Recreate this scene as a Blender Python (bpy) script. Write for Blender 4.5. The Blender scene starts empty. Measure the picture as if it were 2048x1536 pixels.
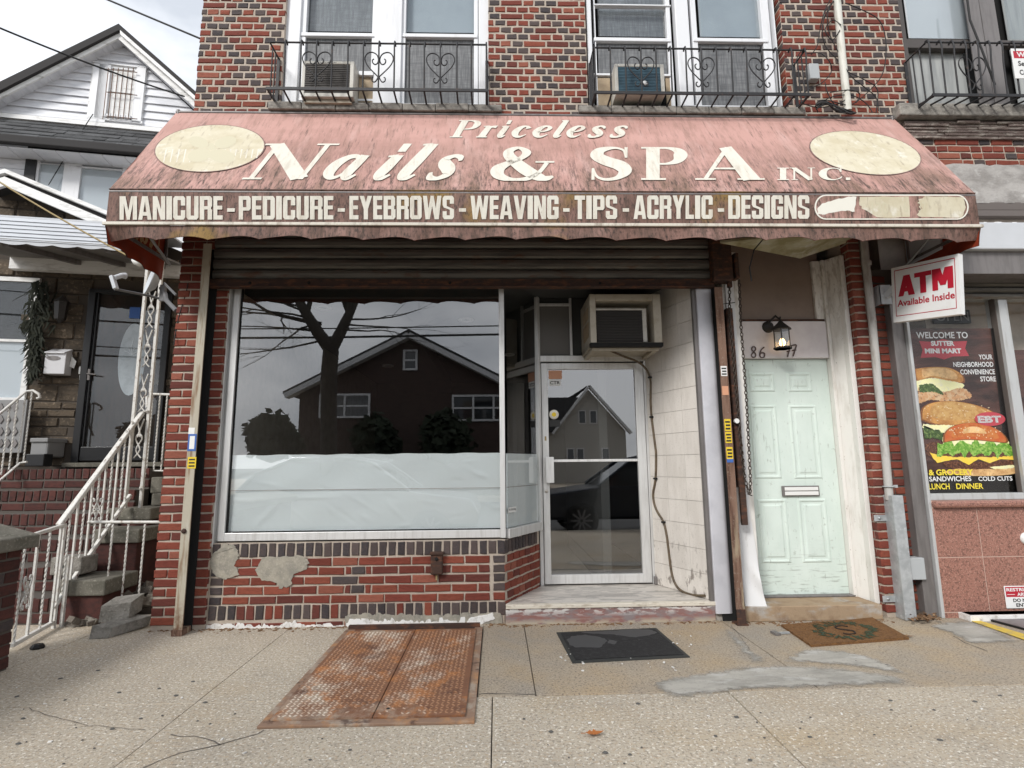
import bpy, math, random
from mathutils import Vector, Matrix
random.seed(11)
SC = bpy.context.scene
COL = SC.collection
R = math.radians
# ------------------------------------------------------------------ camera
CAM_F, CAM_P, CAM_Y, CAM_R = 1080.0 / 2048.0, R(8.54), R(1.69), R(-0.57)
CAM_D, CAM_H = 4.5, 1.245
def _cam_axes():
    c, s = math.cos(CAM_Y), math.sin(CAM_Y)
    f0 = Vector((s, c, 0)); rt = Vector((c, -s, 0)); up = Vector((0, 0, 1))
    fw = f0 * math.cos(CAM_P) + up * math.sin(CAM_P)
    u = -f0 * math.sin(CAM_P) + up * math.cos(CAM_P)
    x = rt * math.cos(CAM_R) + u * math.sin(CAM_R)
    y = -rt * math.sin(CAM_R) + u * math.cos(CAM_R)
    return x, y, fw
AX, AY, AF = _cam_axes()
CP = Vector((0, -CAM_D, CAM_H))
cd = bpy.data.cameras.new('camera'); cam = bpy.data.objects.new('camera', cd); COL.objects.link(cam)
cd.sensor_width = 36; cd.lens = 36 * CAM_F; cd.clip_start = .02; cd.clip_end = 2000
cam.matrix_world = Matrix(((AX.x, AY.x, -AF.x, CP.x), (AX.y, AY.y, -AF.y, CP.y), (AX.z, AY.z, -AF.z, CP.z), (0, 0, 0, 1)))
SC.camera = cam
# ------------------------------------------------------------------ sky, sun, exposure (overcast day)
world = bpy.data.worlds.new('World'); SC.world = world; world.use_nodes = True
wt = world.node_tree; wt.nodes.clear()
def wn(t, **k):
    n = wt.nodes.new(t)
    for a, b in k.items(): setattr(n, a, b)
    return n
SUN_EL, SUN_AZ = R(37), R(215)
w_out = wn('ShaderNodeOutputWorld'); w_bg = wn('ShaderNodeBackground'); w_bg.inputs[1].default_value = .11
w_sky = wn('ShaderNodeTexSky', sky_type='NISHITA', sun_disc=False); w_sky.sun_elevation = SUN_EL; w_sky.sun_rotation = SUN_AZ
w_bw = wn('ShaderNodeHueSaturation'); w_bw.inputs['Saturation'].default_value = .35
wt.links.new(w_sky.outputs[0], w_bw.inputs['Color'])
w_tc = wn('ShaderNodeTexCoord'); w_map = wn('ShaderNodeMapping'); w_map.inputs['Scale'].default_value = (1.6, 1.6, 3.2)
w_no = wn('ShaderNodeTexNoise'); w_no.inputs['Scale'].default_value = 1.7; w_no.inputs['Detail'].default_value = 6; w_no.inputs['Roughness'].default_value = .55
wt.links.new(w_tc.outputs['Generated'], w_map.inputs[0]); wt.links.new(w_map.outputs[0], w_no.inputs['Vector'])
w_cr = wn('ShaderNodeValToRGB'); w_cr.color_ramp.elements[0].position = .38; w_cr.color_ramp.elements[1].position = .62
w_cr.color_ramp.elements[0].color = (3.5, 3.75, 4.15, 1); w_cr.color_ramp.elements[1].color = (6.5, 6.65, 6.9, 1)
wt.links.new(w_no.outputs['Fac'], w_cr.inputs[0])
w_mx = wn('ShaderNodeMixRGB'); w_mx.inputs[0].default_value = .9
wt.links.new(w_bw.outputs[0], w_mx.inputs[1]); wt.links.new(w_cr.outputs[0], w_mx.inputs[2])
wt.links.new(w_mx.outputs[0], w_bg.inputs[0]); wt.links.new(w_bg.outputs[0], w_out.inputs[0])
sd = bpy.data.lights.new('sun', 'SUN'); sun = bpy.data.objects.new('sun', sd); COL.objects.link(sun)
sd.energy = 1.5; sd.angle = R(15); sd.color = (1, .97, .93)
sun.rotation_euler = (R(90) - SUN_EL, 0, R(-35))      # from the street side, high
SC.view_settings.view_transform = 'Standard'; SC.view_settings.look = 'None'; SC.view_settings.gamma = 1
SC.view_settings.exposure = 0.98; SC.view_settings.use_curve_mapping = False
SC.render.engine = 'CYCLES'
try:
    SC.cycles.use_denoising = True; SC.cycles.max_bounces = 8; SC.cycles.transparent_max_bounces = 16
    SC.cycles.caustics_reflective = False; SC.cycles.caustics_refractive = False
except Exception: pass

# ------------------------------------------------------------------ pixel -> place (pixels of the 2048 x 1536 photograph)
def ray(px, py): return AX * ((px - 1024) / 1080) + AY * ((768 - py) / 1080) + AF
def W(px, py, Y=0.0):
    d = ray(px, py); return CP + d * ((Y + CAM_D) / d.y)
def G(px, py, z=0.0):
    d = ray(px, py); return CP + d * ((z - CAM_H) / d.z)
def PLN(px, py, p0, n):
    d = ray(px, py); return CP + d * ((p0 - CP).dot(n) / d.dot(n))
def proj(p):
    q = Vector(p) - CP; c = max(q.dot(AF), .05); return 1024 + 1080 * q.dot(AX) / c, 768 - 1080 * q.dot(AY) / c

# ------------------------------------------------------------------ materials
MATS = {}
def mat(name, c, layers=(), rough=.75, metal=0., bump=0., bsc=60, bdet=5, bd=.004, spec=.4, vary=0., emit=0., trans=0., coords='w', bstretch=(1, 1, 1)):
    m = bpy.data.materials.new(name); m.use_nodes = True; t = m.node_tree; N = t.nodes; L = t.links
    p = N['Principled BSDF']; p.inputs['Roughness'].default_value = rough; p.inputs['Metallic'].default_value = metal
    p.inputs['Specular IOR Level'].default_value = spec
    geo = N.new('ShaderNodeNewGeometry'); pos = geo.outputs['Position']
    sep = None
    col = None
    def const(c_):
        n = N.new('ShaderNodeRGB'); n.outputs[0].default_value = (*c_, 1); return n.outputs[0]
    col = const(c)
    for l in layers:
        s = l.get('s', 5); s = (s, s, s) if isinstance(s, (int, float)) else s
        vm = N.new('ShaderNodeVectorMath'); vm.operation = 'MULTIPLY'; vm.inputs[1].default_value = s; L.new(pos, vm.inputs[0])
        if l.get('vor'):
            no = N.new('ShaderNodeTexVoronoi'); no.inputs['Scale'].default_value = 1; L.new(vm.outputs[0], no.inputs['Vector']); o = no.outputs['Distance']
        else:
            no = N.new('ShaderNodeTexNoise'); no.inputs['Scale'].default_value = 1; no.inputs['Detail'].default_value = l.get('d', 4)
            no.inputs['Roughness'].default_value = l.get('r', .6); no.inputs['Distortion'].default_value = l.get('w', 0.)
            L.new(vm.outputs[0], no.inputs['Vector']); o = no.outputs['Fac']
        mr = N.new('ShaderNodeMapRange'); mr.inputs['From Min'].default_value = l.get('lo', .45); mr.inputs['From Max'].default_value = l.get('hi', .6)
        mr.inputs['To Max'].default_value = l.get('f', 1.); L.new(o, mr.inputs['Value']); fac = mr.outputs[0]
        for ax in 'xyz':
            rg = l.get(ax + 'r')
            if rg:
                if sep is None:
                    sep = N.new('ShaderNodeSeparateXYZ'); L.new(pos, sep.inputs[0])
                m2 = N.new('ShaderNodeMapRange'); m2.inputs['From Min'].default_value = rg[0]; m2.inputs['From Max'].default_value = rg[1]
                L.new(sep.outputs['XYZ'.index(ax.upper())], m2.inputs['Value'])
                mu = N.new('ShaderNodeMath'); mu.operation = 'MULTIPLY'; L.new(fac, mu.inputs[0]); L.new(m2.outputs[0], mu.inputs[1]); fac = mu.outputs[0]
        mx = N.new('ShaderNodeMixRGB'); L.new(fac, mx.inputs[0]); L.new(col, mx.inputs[1]); L.new(const(l['c']), mx.inputs[2]); col = mx.outputs[0]
    if vary:
        oi = N.new('ShaderNodeObjectInfo'); mr = N.new('ShaderNodeMapRange'); mr.inputs['To Min'].default_value = 1 - vary; mr.inputs['To Max'].default_value = 1 + vary
        L.new(oi.outputs['Random'], mr.inputs['Value'])
        hs = N.new('ShaderNodeHueSaturation'); L.new(mr.outputs[0], hs.inputs['Value']); L.new(col, hs.inputs['Color']); col = hs.outputs[0]
    L.new(col, p.inputs['Base Color'])
    if emit:
        L.new(col, p.inputs['Emission Color']); p.inputs['Emission Strength'].default_value = emit
    if bump:
        vm = N.new('ShaderNodeVectorMath'); vm.operation = 'MULTIPLY'; vm.inputs[1].default_value = tuple(bsc * k for k in bstretch); L.new(pos, vm.inputs[0])
        no = N.new('ShaderNodeTexNoise'); no.inputs['Scale'].default_value = 1; no.inputs['Detail'].default_value = bdet; L.new(vm.outputs[0], no.inputs['Vector'])
        b = N.new('ShaderNodeBump'); b.inputs['Strength'].default_value = bump; b.inputs['Distance'].default_value = bd
        L.new(no.outputs['Fac'], b.inputs['Height']); L.new(b.outputs[0], p.inputs['Normal'])
    MATS[name] = m; return m
def glass(name, tint, base=.1, edge=.6):
    m = bpy.data.materials.new(name); m.use_nodes = True; t = m.node_tree; N = t.nodes; L = t.links
    N.remove(N['Principled BSDF']); out = N['Material Output']
    tr = N.new('ShaderNodeBsdfTransparent'); tr.inputs[0].default_value = (*tint, 1)
    gl = N.new('ShaderNodeBsdfGlossy'); gl.inputs['Roughness'].default_value = .0
    lw = N.new('ShaderNodeLayerWeight'); lw.inputs[0].default_value = .5
    pw = N.new('ShaderNodeMath'); pw.operation = 'POWER'; pw.inputs[1].default_value = 4; L.new(lw.outputs['Facing'], pw.inputs[0])
    mr = N.new('ShaderNodeMapRange'); mr.inputs['To Min'].default_value = base; mr.inputs['To Max'].default_value = edge; L.new(pw.outputs[0], mr.inputs['Value'])
    mx = N.new('ShaderNodeMixShader'); L.new(mr.outputs[0], mx.inputs[0]); L.new(tr.outputs[0], mx.inputs[1]); L.new(gl.outputs[0], mx.inputs[2]); L.new(mx.outputs[0], out.inputs[0])
    MATS[name] = m; return m
def srgb(r, g, b):
    f = lambda v: (v / 255 / 12.92) if v <= 10 else ((v / 255 + .055) / 1.055) ** 2.4
    return (f(r), f(g), f(b))

# ------------------------------------------------------------------ mesh building
class M:
    def __init__(s): s.v = []; s.f = []; s.m = []; s.sm = []
    def add(s, vs, fs, mi=0, smooth=False):
        b = len(s.v); s.v += [Vector(p) for p in vs]
        for f in fs: s.f.append([b + i for i in f]); s.m.append(mi); s.sm.append(smooth)
        return s
    def box(s, x0, x1, y0, y1, z0, z1, mi=0, skip=''):
        x0, x1 = sorted((x0, x1)); y0, y1 = sorted((y0, y1)); z0, z1 = sorted((z0, z1))
        v = [(x, y, z) for z in (z0, z1) for y in (y0, y1) for x in (x0, x1)]
        return s.add(v, [(0, 2, 3, 1), (4, 5, 7, 6), (0, 1, 5, 4), (2, 6, 7, 3), (0, 4, 6, 2), (1, 3, 7, 5)], mi)
    def rb(s, tl, br, Y0, Y1, mi=0):            # box whose front face at depth Y0 spans two photograph corners
        a = W(*tl, Y0); b = W(*br, Y0); return s.box(a.x, b.x, Y0, Y1, b.z, a.z, mi)
    def obox(s, c, u, v, n, hu, hv, hn, mi=0):
        c = Vector(c); u = Vector(u).normalized() * hu; v = Vector(v).normalized() * hv; n = Vector(n).normalized() * hn
        q = [c + u * a + v * b + n * d for d in (-1, 1) for b in (-1, 1) for a in (-1, 1)]
        return s.add(q, [(0, 2, 3, 1), (4, 5, 7, 6), (0, 1, 5, 4), (2, 6, 7, 3), (0, 4, 6, 2), (1, 3, 7, 5)], mi)
    def beam(s, a, b, w, h, up=(0, 0, 1), mi=0):   # bar from a to b, w across, h along up
        a = Vector(a); b = Vector(b); d = (b - a); l = d.length; d.normalize(); upv = Vector(up)
        sd = d.cross(upv)
        if sd.length < 1e-4: sd = d.cross(Vector((0, 1, 0)))
        sd.normalize(); uu = sd.cross(d)
        return s.obox((a + b) / 2, d, sd, uu, l / 2, w / 2, h / 2, mi)
    def poly(s, pts, mi=0): return s.add(pts, [tuple(range(len(pts)))], mi)
    def prism(s, pts, ext, mi=0):               # polygon extruded along ext
        n = len(pts); e = Vector(ext); p = [Vector(q) for q in pts]
        s.add(p + [q + e for q in p], [tuple(range(n)), tuple(range(2 * n - 1, n - 1, -1))] + [(i, i + n, (i + 1) % n + n, (i + 1) % n) for i in range(n)], mi); return s
    def tube(s, pts, r, n=8, mi=0, closed=False, smooth=True):
        P = [Vector(p) for p in pts]; k = len(P); rr = r if isinstance(r, (list, tuple)) else [r] * k
        rings = []; ref = None
        for i in range(k):
            a = P[(i - 1) % k] if (closed or i > 0) else P[i]; b = P[(i + 1) % k] if (closed or i < k - 1) else P[i]
            d = (b - a).normalized()
            if ref is None:
                ref = d.cross(Vector((.13, .31, .94)))
                if ref.length < .05: ref = d.cross(Vector((1, 0, 0)))
            ref = (ref - d * ref.dot(d)).normalized(); q = d.cross(ref)
            rings.append([P[i] + (ref * math.cos(2 * math.pi * j / n) + q * math.sin(2 * math.pi * j / n)) * rr[i] for j in range(n)])
        vs = [p for g in rings for p in g]; fs = []
        for i in range(k if closed else k - 1):
            i2 = (i + 1) % k
            for j in range(n): fs.append((i * n + j, i * n + (j + 1) % n, i2 * n + (j + 1) % n, i2 * n + j))
        s.add(vs, fs, mi, smooth)
        if not closed: s.add(rings[0], [tuple(range(n - 1, -1, -1))], mi); s.add(rings[-1], [tuple(range(n))], mi)
        return s
    def lathe(s, prof, c, axis=(0, 0, 1), n=16, mi=0, smooth=True):
        c = Vector(c); ax = Vector(axis).normalized(); u = ax.cross(Vector((.2, .9, .3))).normalized(); v = ax.cross(u)
        vs = []; k = len(prof)
        for (r, h) in prof:
            for j in range(n): vs.append(c + ax * h + (u * math.cos(2 * math.pi * j / n) + v * math.sin(2 * math.pi * j / n)) * r)
        fs = [(i * n + j, i * n + (j + 1) % n, (i + 1) * n + (j + 1) % n, (i + 1) * n + j) for i in range(k - 1) for j in range(n)]
        s.add(vs, fs, mi, smooth)
        if prof[0][0] > 1e-5: s.add(vs[:n], [tuple(range(n - 1, -1, -1))], mi)
        if prof[-1][0] > 1e-5: s.add(vs[-n:], [tuple(range(n))], mi)
        return s
    def grid(s, fn, nu, nv, mi=0, smooth=True):
        vs = [fn(i / nu, j / nv) for j in range(nv + 1) for i in range(nu + 1)]
        fs = [(j * (nu + 1) + i, j * (nu + 1) + i + 1, (j + 1) * (nu + 1) + i + 1, (j + 1) * (nu + 1) + i) for j in range(nv) for i in range(nu)]
        return s.add(vs, fs, mi, smooth)
    def build(s, name, mats, parent=None, bev=0., **props):
        if not isinstance(mats, (list, tuple)): mats = [mats]
        o0 = world_loc(parent) if parent else Vector((0, 0, 0))
        if parent is None and s.v:
            lo = [min(p[k] for p in s.v) for k in range(3)]; hi = [max(p[k] for p in s.v) for k in range(3)]
            o0 = Vector(((lo[0] + hi[0]) / 2, (lo[1] + hi[1]) / 2, lo[2]))
        me = bpy.data.meshes.new(name); me.from_pydata([tuple(p - o0) for p in s.v], [], s.f)
        for m in mats: me.materials.append(MATS[m] if isinstance(m, str) else m)
        me.polygons.foreach_set('material_index', s.m); me.polygons.foreach_set('use_smooth', s.sm); me.update()
        o = bpy.data.objects.new(name, me); COL.objects.link(o)
        if parent: o.parent = parent
        else: o.location = o0
        if bev:
            b = o.modifiers.new('edge', 'BEVEL'); b.width = bev; b.segments = 2; b.limit_method = 'ANGLE'; b.angle_limit = R(40)
        for k, v_ in props.items(): o[k] = v_
        return o
def world_loc(o):
    l = Vector((0, 0, 0))
    while o: l += Vector(o.location); o = o.parent
    return l
def thing(name, label, cat, loc=(0, 0, 0), group=None):
    e = bpy.data.objects.new(name, None); e.location = loc; e.empty_display_size = .1; COL.objects.link(e)
    e['label'] = label; e['category'] = cat
    if group: e['group'] = group
    return e
def T(label, cat, group=None):
    d = dict(label=label, category=cat)
    if group: d['group'] = group
    return d
ST = dict(kind='structure'); SF = dict(kind='stuff')

# ------------------------------------------------------------------ lettering
def txt(m, s, fn, bold=0., size=1., align='LEFT', sp=1., mi=0, res=3):
    """built-in letters as flat print: fn maps (x, y) of the set line to a place; returns the line's width"""
    c = bpy.data.curves.new('letters', 'FONT'); c.body = s; c.size = size; c.offset = bold; c.resolution_u = res; c.space_character = sp
    o = bpy.data.objects.new('letters', c); COL.objects.link(o)
    dg = bpy.context.evaluated_depsgraph_get(); me = o.evaluated_get(dg).to_mesh()
    vs = [tuple(v.co) for v in me.vertices]; fs = [tuple(p.vertices) for p in me.polygons]
    x0 = min(v[0] for v in vs); x1 = max(v[0] for v in vs); y0 = min(v[1] for v in vs); y1 = max(v[1] for v in vs)
    o.evaluated_get(dg).to_mesh_clear(); bpy.data.objects.remove(o); bpy.data.curves.remove(c)
    m.add([fn((v[0] - x0) / (x1 - x0), (v[1] - y0) / (y1 - y0)) for v in vs], fs, mi)
def txtbox(m, s, o, u, v, w, h, bold=.0, mi=0, sp=1.):
    o = Vector(o); u = Vector(u).normalized() * w; v = Vector(v).normalized() * h
    txt(m, s, lambda a, b: o + u * a + v * b, bold=bold, mi=mi, sp=sp)
_b, _s = .17, .36
def _r(x0, y0, x1, y1): return [(x0, y0), (x1, y0), (x1, y1), (x0, y1)]
_top = [(0, .83), (1, .83), (1, .9), (.86, 1), (.14, 1), (0, .9)]
_bot = [(0, .17), (0, .1), (.14, 0), (.86, 0), (1, .1), (1, .17)]
IMP = {
 'M': [_r(0, 0, .24, 1), _r(.76, 0, 1, 1), [(.24, 1), (.34, 1), (.6, 0), (.42, 0), (.24, .7)], [(.66, 1), (.76, 1), (.76, .7), (.58, 0), (.4, 0)]],
 'A': [[(0, 0), (.3, 0), (.56, 1), (.28, 1)], [(.7, 0), (1, 0), (.72, 1), (.44, 1)], _r(.22, .17, .78, .33)],
 'N': [_r(0, 0, .33, 1), _r(.67, 0, 1, 1), [(.1, 1), (.36, 1), (.9, 0), (.64, 0)]],
 'I': [_r(0, 0, 1, 1)],
 'C': [_r(0, .17, _s, .83), _top, _bot, _r(.64, .6, 1, .83), _r(.64, .17, 1, .4)],
 'U': [_r(0, .17, _s, 1), _r(.64, .17, 1, 1), _bot],
 'R': [_r(0, 0, _s, 1), [(.36, .84), (1, .84), (1, .9), (.86, 1), (.36, 1)], _r(.64, .55, 1, .84), _r(.36, .43, .92, .57), _r(.64, 0, 1, .43)],
 'E': [_r(0, 0, .42, 1), _r(.42, .82, 1, 1), _r(.42, .43, .95, .59), _r(.42, 0, 1, .18)],
 'P': [_r(0, 0, _s, 1), [(.36, .84), (1, .84), (1, .9), (.86, 1), (.36, 1)], _r(.64, .52, 1, .84), [(.36, .38), (.86, .38), (1, .46), (1, .52), (.36, .52)]],
 'D': [_r(0, 0, _s, 1), [(.36, .84), (1, .84), (1, .9), (.86, 1), (.36, 1)], _r(.64, .16, 1, .84), [(.36, 0), (.86, 0), (1, .1), (1, .16), (.36, .16)]],
 'Y': [[(0, 1), (.36, 1), (.66, .42), (.34, .42)], [(.64, 1), (1, 1), (.66, .42), (.36, .42)], _r(.33, 0, .67, .43)],
 'B': [_r(0, 0, _s, 1), [(.36, .84), (.97, .84), (.97, .9), (.84, 1), (.36, 1)], _r(.63, .58, .97, .84), _r(.36, .43, .9, .58), _r(.64, .16, 1, .43), [(.36, 0), (.86, 0), (1, .1), (1, .16), (.36, .16)]],
 'O': [_r(0, .17, _s, .83), _r(.64, .17, 1, .83), _top, _bot],
 'W': [[(0, 1), (.22, 1), (.37, 0), (.14, 0)], [(.2, 0), (.37, 0), (.6, 1), (.42, 1)], [(.63, 0), (.8, 0), (.58, 1), (.4, 1)], [(.78, 1), (1, 1), (.86, 0), (.63, 0)]],
 'S': [_top, _bot, [(0, .6), (_s, .56), (_s, .83), (0, .83)], [(.64, .17), (1, .17), (1, .42), (.64, .46)], _r(.64, .66, 1, .83), _r(0, .17, _s, .34), [(0, .6), (.36, .56), (1, .42), (.64, .4), (.1, .5)]],
 'G': [_r(0, .17, _s, .83), _top, _bot, _r(.64, .64, 1, .83), _r(.64, .05, 1, .52), _r(.5, .38, .66, .52)],
 'V': [[(0, 1), (.32, 1), (.6, 0), (.32, 0)], [(.68, 1), (1, 1), (.68, 0), (.4, 0)]],
 'L': [_r(0, 0, .42, 1), _r(.42, 0, 1, .18)],
 'T': [_r(0, .82, 1, 1), _r(.3, 0, .7, .83)],
 '-': [_r(0, .34, 1, .52)],
}
IMPW = dict(M=1.38, A=1.05, N=.98, I=.44, C=.95, U=.95, R=.98, E=.74, P=.93, D=.95, Y=1.0, B=.97, O=.95, W=1.5, S=.92, G=.95, V=1.05, L=.7, T=.85)
SER = {  # variable-width strokes (x, y, width)
 'N': (.95, [[(.12, 0, .07), (.12, 1, .07)], [(.1, 1, .2), (.8, .0, .24)], [(.82, 0, .07), (.82, 1, .07)], [(0, .02, .045), (.27, .02, .045)], [(-.06, .98, .045), (.16, .98, .045)], [(.67, .98, .045), (.98, .98, .045)]]),
 'a': (.6, [[(.47, .5, .05), (.4, .62, .08), (.25, .6, .12), (.12, .42, .18), (.1, .2, .18), (.2, .05, .1), (.33, .08, .06), (.46, .3, .05)], [(.53, .66, .14), (.49, .4, .17), (.46, .14, .17), (.53, .03, .1), (.64, .12, .04)]]),
 'i': (.32, [[(.19, .66, .15), (.15, .3, .18), (.13, .12, .16), (.19, .02, .1), (.31, .12, .04)], [(.03, .62, .04), (.19, .65, .05)], [(.12, .88, .19), (.18, .88, .2), (.26, .88, .19)]]),
 'l': (.32, [[(.2, 1, .15), (.16, .5, .18), (.13, .14, .17), (.19, .02, .1), (.31, .12, .04)], [(.05, .97, .04), (.2, .99, .05)]]),
 's': (.5, [[(.44, .5, .05), (.39, .6, .09), (.26, .64, .08), (.13, .54, .14), (.18, .42, .18), (.33, .28, .19), (.4, .14, .15), (.26, .02, .08), (.1, .05, .1), (.05, .18, .05)]]),
 '&': (1., [[(.9, .5, .07), (.78, .22, .07), (.6, .04, .1), (.35, .0, .1), (.14, .12, .19), (.13, .32, .2), (.3, .5, .12), (.5, .66, .1), (.58, .84, .14), (.46, .98, .08), (.32, .9, .13), (.3, .74, .18), (.42, .5, .22), (.62, .22, .24), (.84, .04, .17), (1., .1, .05)], [(.72, .53, .05), (1.02, .53, .05)]]),
 'S': (.72, [[(.62, .7, .05), (.58, .9, .05), (.42, .98, .07), (.2, .9, .17), (.15, .72, .22), (.3, .56, .25), (.52, .42, .26), (.6, .24, .21), (.48, .06, .1), (.28, .01, .07), (.14, .1, .05), (.08, .32, .04)], [(.08, .0, .05), (.08, .34, .04)], [(.62, .66, .04), (.62, 1, .05)]]),
 'P': (.75, [[(.2, 0, .22), (.2, 1, .22)], [(.2, .97, .06), (.46, .97, .07), (.63, .88, .17), (.67, .73, .23), (.61, .56, .15), (.44, .475, .06), (.25, .475, .05)], [(.0, .02, .05), (.42, .02, .05)], [(.0, .98, .05), (.3, .98, .05)]]),
 'A': (1., [[(.14, 0, .06), (.47, 1, .07)], [(.44, 1., .18), (.83, .0, .25)], [(.25, .33, .05), (.66, .33, .05)], [(.0, .02, .045), (.3, .02, .045)], [(.62, .02, .045), (1.02, .02, .045)]]),
 'I': (.42, [[(.21, 0, .22), (.21, 1, .22)], [(.0, .03, .06), (.42, .03, .06)], [(.0, .97, .06), (.42, .97, .06)]]),
 'C': (.74, [[(.68, .7, .05), (.64, .88, .06), (.45, .97, .07), (.22, .84, .17), (.13, .5, .24), (.22, .16, .17), (.46, .02, .07), (.66, .14, .05), (.72, .28, .03)], [(.69, .64, .04), (.69, 1, .05)]]),
 '.': (.2, [[(.02, .1, .19), (.1, .1, .2), (.18, .1, .19)]]),
 'r': (.44, [[(.2, .66, .14), (.14, 0, .17)], [(.18, .42, .05), (.28, .6, .08), (.42, .6, .13)], [(.0, .02, .05), (.3, .02, .05)], [(.04, .63, .04), (.2, .65, .05)]]),
 'c': (.46, [[(.43, .5, .13), (.35, .63, .07), (.2, .58, .13), (.1, .34, .18), (.16, .1, .13), (.3, .03, .08), (.45, .16, .03)]]),
 'e': (.46, [[(.13, .3, .05), (.34, .37, .07), (.42, .52, .11), (.33, .64, .07), (.18, .58, .13), (.09, .34, .18), (.16, .1, .13), (.3, .03, .08), (.45, .16, .03)]]),
}
def smooth_path(p, k=5):
    if len(p) < 3: return [Vector(q) for q in p]
    P = [Vector(q) for q in p]; out = []
    for i in range(len(P) - 1):
        a = P[max(i - 1, 0)]; b = P[i]; c = P[i + 1]; d = P[min(i + 2, len(P) - 1)]
        for j in range(k):
            t = j / k
            out.append(.5 * ((2 * b) + (c - a) * t + (2 * a - 5 * b + 4 * c - d) * t * t + (3 * b - a - 3 * c + d) * t ** 3))
    out.append(P[-1]); return out
def serif(m, ch, fn, off, mi=0, shear=0.):
    w, strokes = SER[ch]; k = 0
    for st in strokes:
        P = smooth_path(st); n = len(P); vs = []
        for i in range(n):
            a = P[max(i - 1, 0)]; b = P[min(i + 1, n - 1)]; d = Vector((b.x - a.x, b.y - a.y)); d.normalize()
            hw = max(P[i].z * (1.25 if ch in 'ailsrce' else 1.05), .03) / 2
            for sg in (1, -1):
                x = P[i].x - d.y * hw * sg; y = P[i].y + d.x * hw * sg
                vs.append(fn(x / w, min(max(y, -.03), 1.03), off + k * .00012))
        m.add(vs, [(2 * i, 2 * i + 1, 2 * i + 3, 2 * i + 2) for i in range(n - 1)], mi); k += 1
# ------------------------------------------------------------------ the materials of the place
RED = [(.2, .048, .03), (.17, .04, .027), (.225, .06, .036), (.13, .036, .027), (.26, .085, .055)]
DARK = [(.055, .045, .045), (.04, .035, .038), (.075, .058, .055)]
for i, c in enumerate(RED):
    mat('brick_red_%d' % i, c, [dict(c=tuple(k * .55 for k in c), s=(30, 30, 90), lo=.45, hi=.75, f=.7), dict(c=(.4, .27, .2), s=70, lo=.66, hi=.8, f=.45)], rough=.9, bump=.6, bsc=180, vary=.16)
for i, c in enumerate(DARK):
    mat('brick_dark_%d' % i, c, [dict(c=(.11, .07, .06), s=(40, 40, 90), lo=.45, hi=.8, f=.7), dict(c=(.3, .26, .22), s=80, lo=.66, hi=.8, f=.5)], rough=.85, bump=.6, bsc=180, vary=.2)
mat('mortar', (.5, .425, .355), [dict(c=(.36, .31, .25), s=9, lo=.4, hi=.7, f=.7), dict(c=(.55, .5, .42), s=60, lo=.55, hi=.75, f=.6)], rough=.95, bump=.8, bsc=220, bd=.006)
mat('mortar_dark', (.1, .086, .074), [dict(c=(.1, .09, .08), s=9, lo=.4, hi=.7, f=.8)], rough=.95, bump=.8, bsc=200)
mat('cement_smear', (.36, .33, .27), [dict(c=(.22, .21, .18), s=12, lo=.4, hi=.65, f=.8), dict(c=(.45, .4, .34), s=60, lo=.5, hi=.7, f=.6)], rough=.95, bump=.8, bsc=90)
mat('white_drip', (.75, .74, .72), [dict(c=(.4, .37, .33), s=22, lo=.5, hi=.7, f=.8)], rough=.85, bump=.5, bsc=90)
mat('sill_stone', (.3, .28, .25), [dict(c=(.12, .11, .1), s=(9, 9, 20), lo=.4, hi=.65, f=.9), dict(c=(.42, .4, .36), s=50, lo=.55, hi=.7, f=.6)], rough=.95, bump=.7, bsc=80)
mat('white_vinyl', (.74, .75, .77), [dict(c=(.5, .5, .5), s=(14, 14, 2), lo=.55, hi=.75, f=.5)], rough=.45)
mat('aluminium', (.72, .72, .71), [dict(c=(.5, .49, .47), s=(30, 30, 3), lo=.45, hi=.7, f=.6), dict(c=(.7, .7, .7), s=40, lo=.6, hi=.7, f=.4)], rough=.42, metal=.35, bump=.08, bsc=60)
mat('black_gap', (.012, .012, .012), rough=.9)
mat('screen', (.12, .125, .13), [dict(c=(.24, .245, .25), s=(70, 70, 6), lo=.4, hi=.65, f=.85, d=6), dict(c=(.07, .07, .075), s=(6, 6, 60), lo=.4, hi=.65, f=.5, d=5)], rough=.6)
mat('blind', (.36, .4, .43), [dict(c=(.3, .34, .37), s=3, lo=.4, hi=.6, f=.6)], rough=.5)
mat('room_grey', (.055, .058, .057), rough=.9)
mat('room_floor', (.2, .19, .17), rough=.4)
glass('shop_glass', (.98, .985, .985), .27, .6)
glass('window_glass', (.93, .95, .96), .06, .35)
glass('film_glass', (.985, .99, .99), .012, .1)
mat('film', (.88, .955, .96), [dict(c=(.88, .95, .96), s=(2.5, 4, 5), lo=.45, hi=.6, f=.8), dict(c=(.74, .82, .84), s=(1.2, 2, 9), lo=.58, hi=.7, f=.3)], rough=.35, bump=.25, bsc=5, bd=.02)
mat('awning_cloth', (.50, .29, .25), [
    dict(c=(.40, .225, .19), s=(1.1, 3, 3), lo=.42, hi=.62, f=.75),
    dict(c=(.60, .42, .38), s=(6, 1.6, 1.6), lo=.54, hi=.75, f=.55),
    dict(c=(.29, .17, .135), s=(18, 3, 3), lo=.48, hi=.66, f=.65, d=8, r=.72),
    dict(c=(.17, .105, .07), s=(4, 1.6, 1.6), lo=.43, hi=.61, f=.85, zr=(4.05, 3.3), d=8, r=.74),
    dict(c=(.026, .021, .016), s=(34, 6, 6), lo=.48, hi=.61, f=.92, zr=(3.95, 3.36), d=9, r=.78),
    dict(c=(.06, .042, .032), s=(44, 4, 4), lo=.55, hi=.67, f=.7, d=8, r=.75)], rough=.72, bump=.3, bsc=30, bd=.006)
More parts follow.
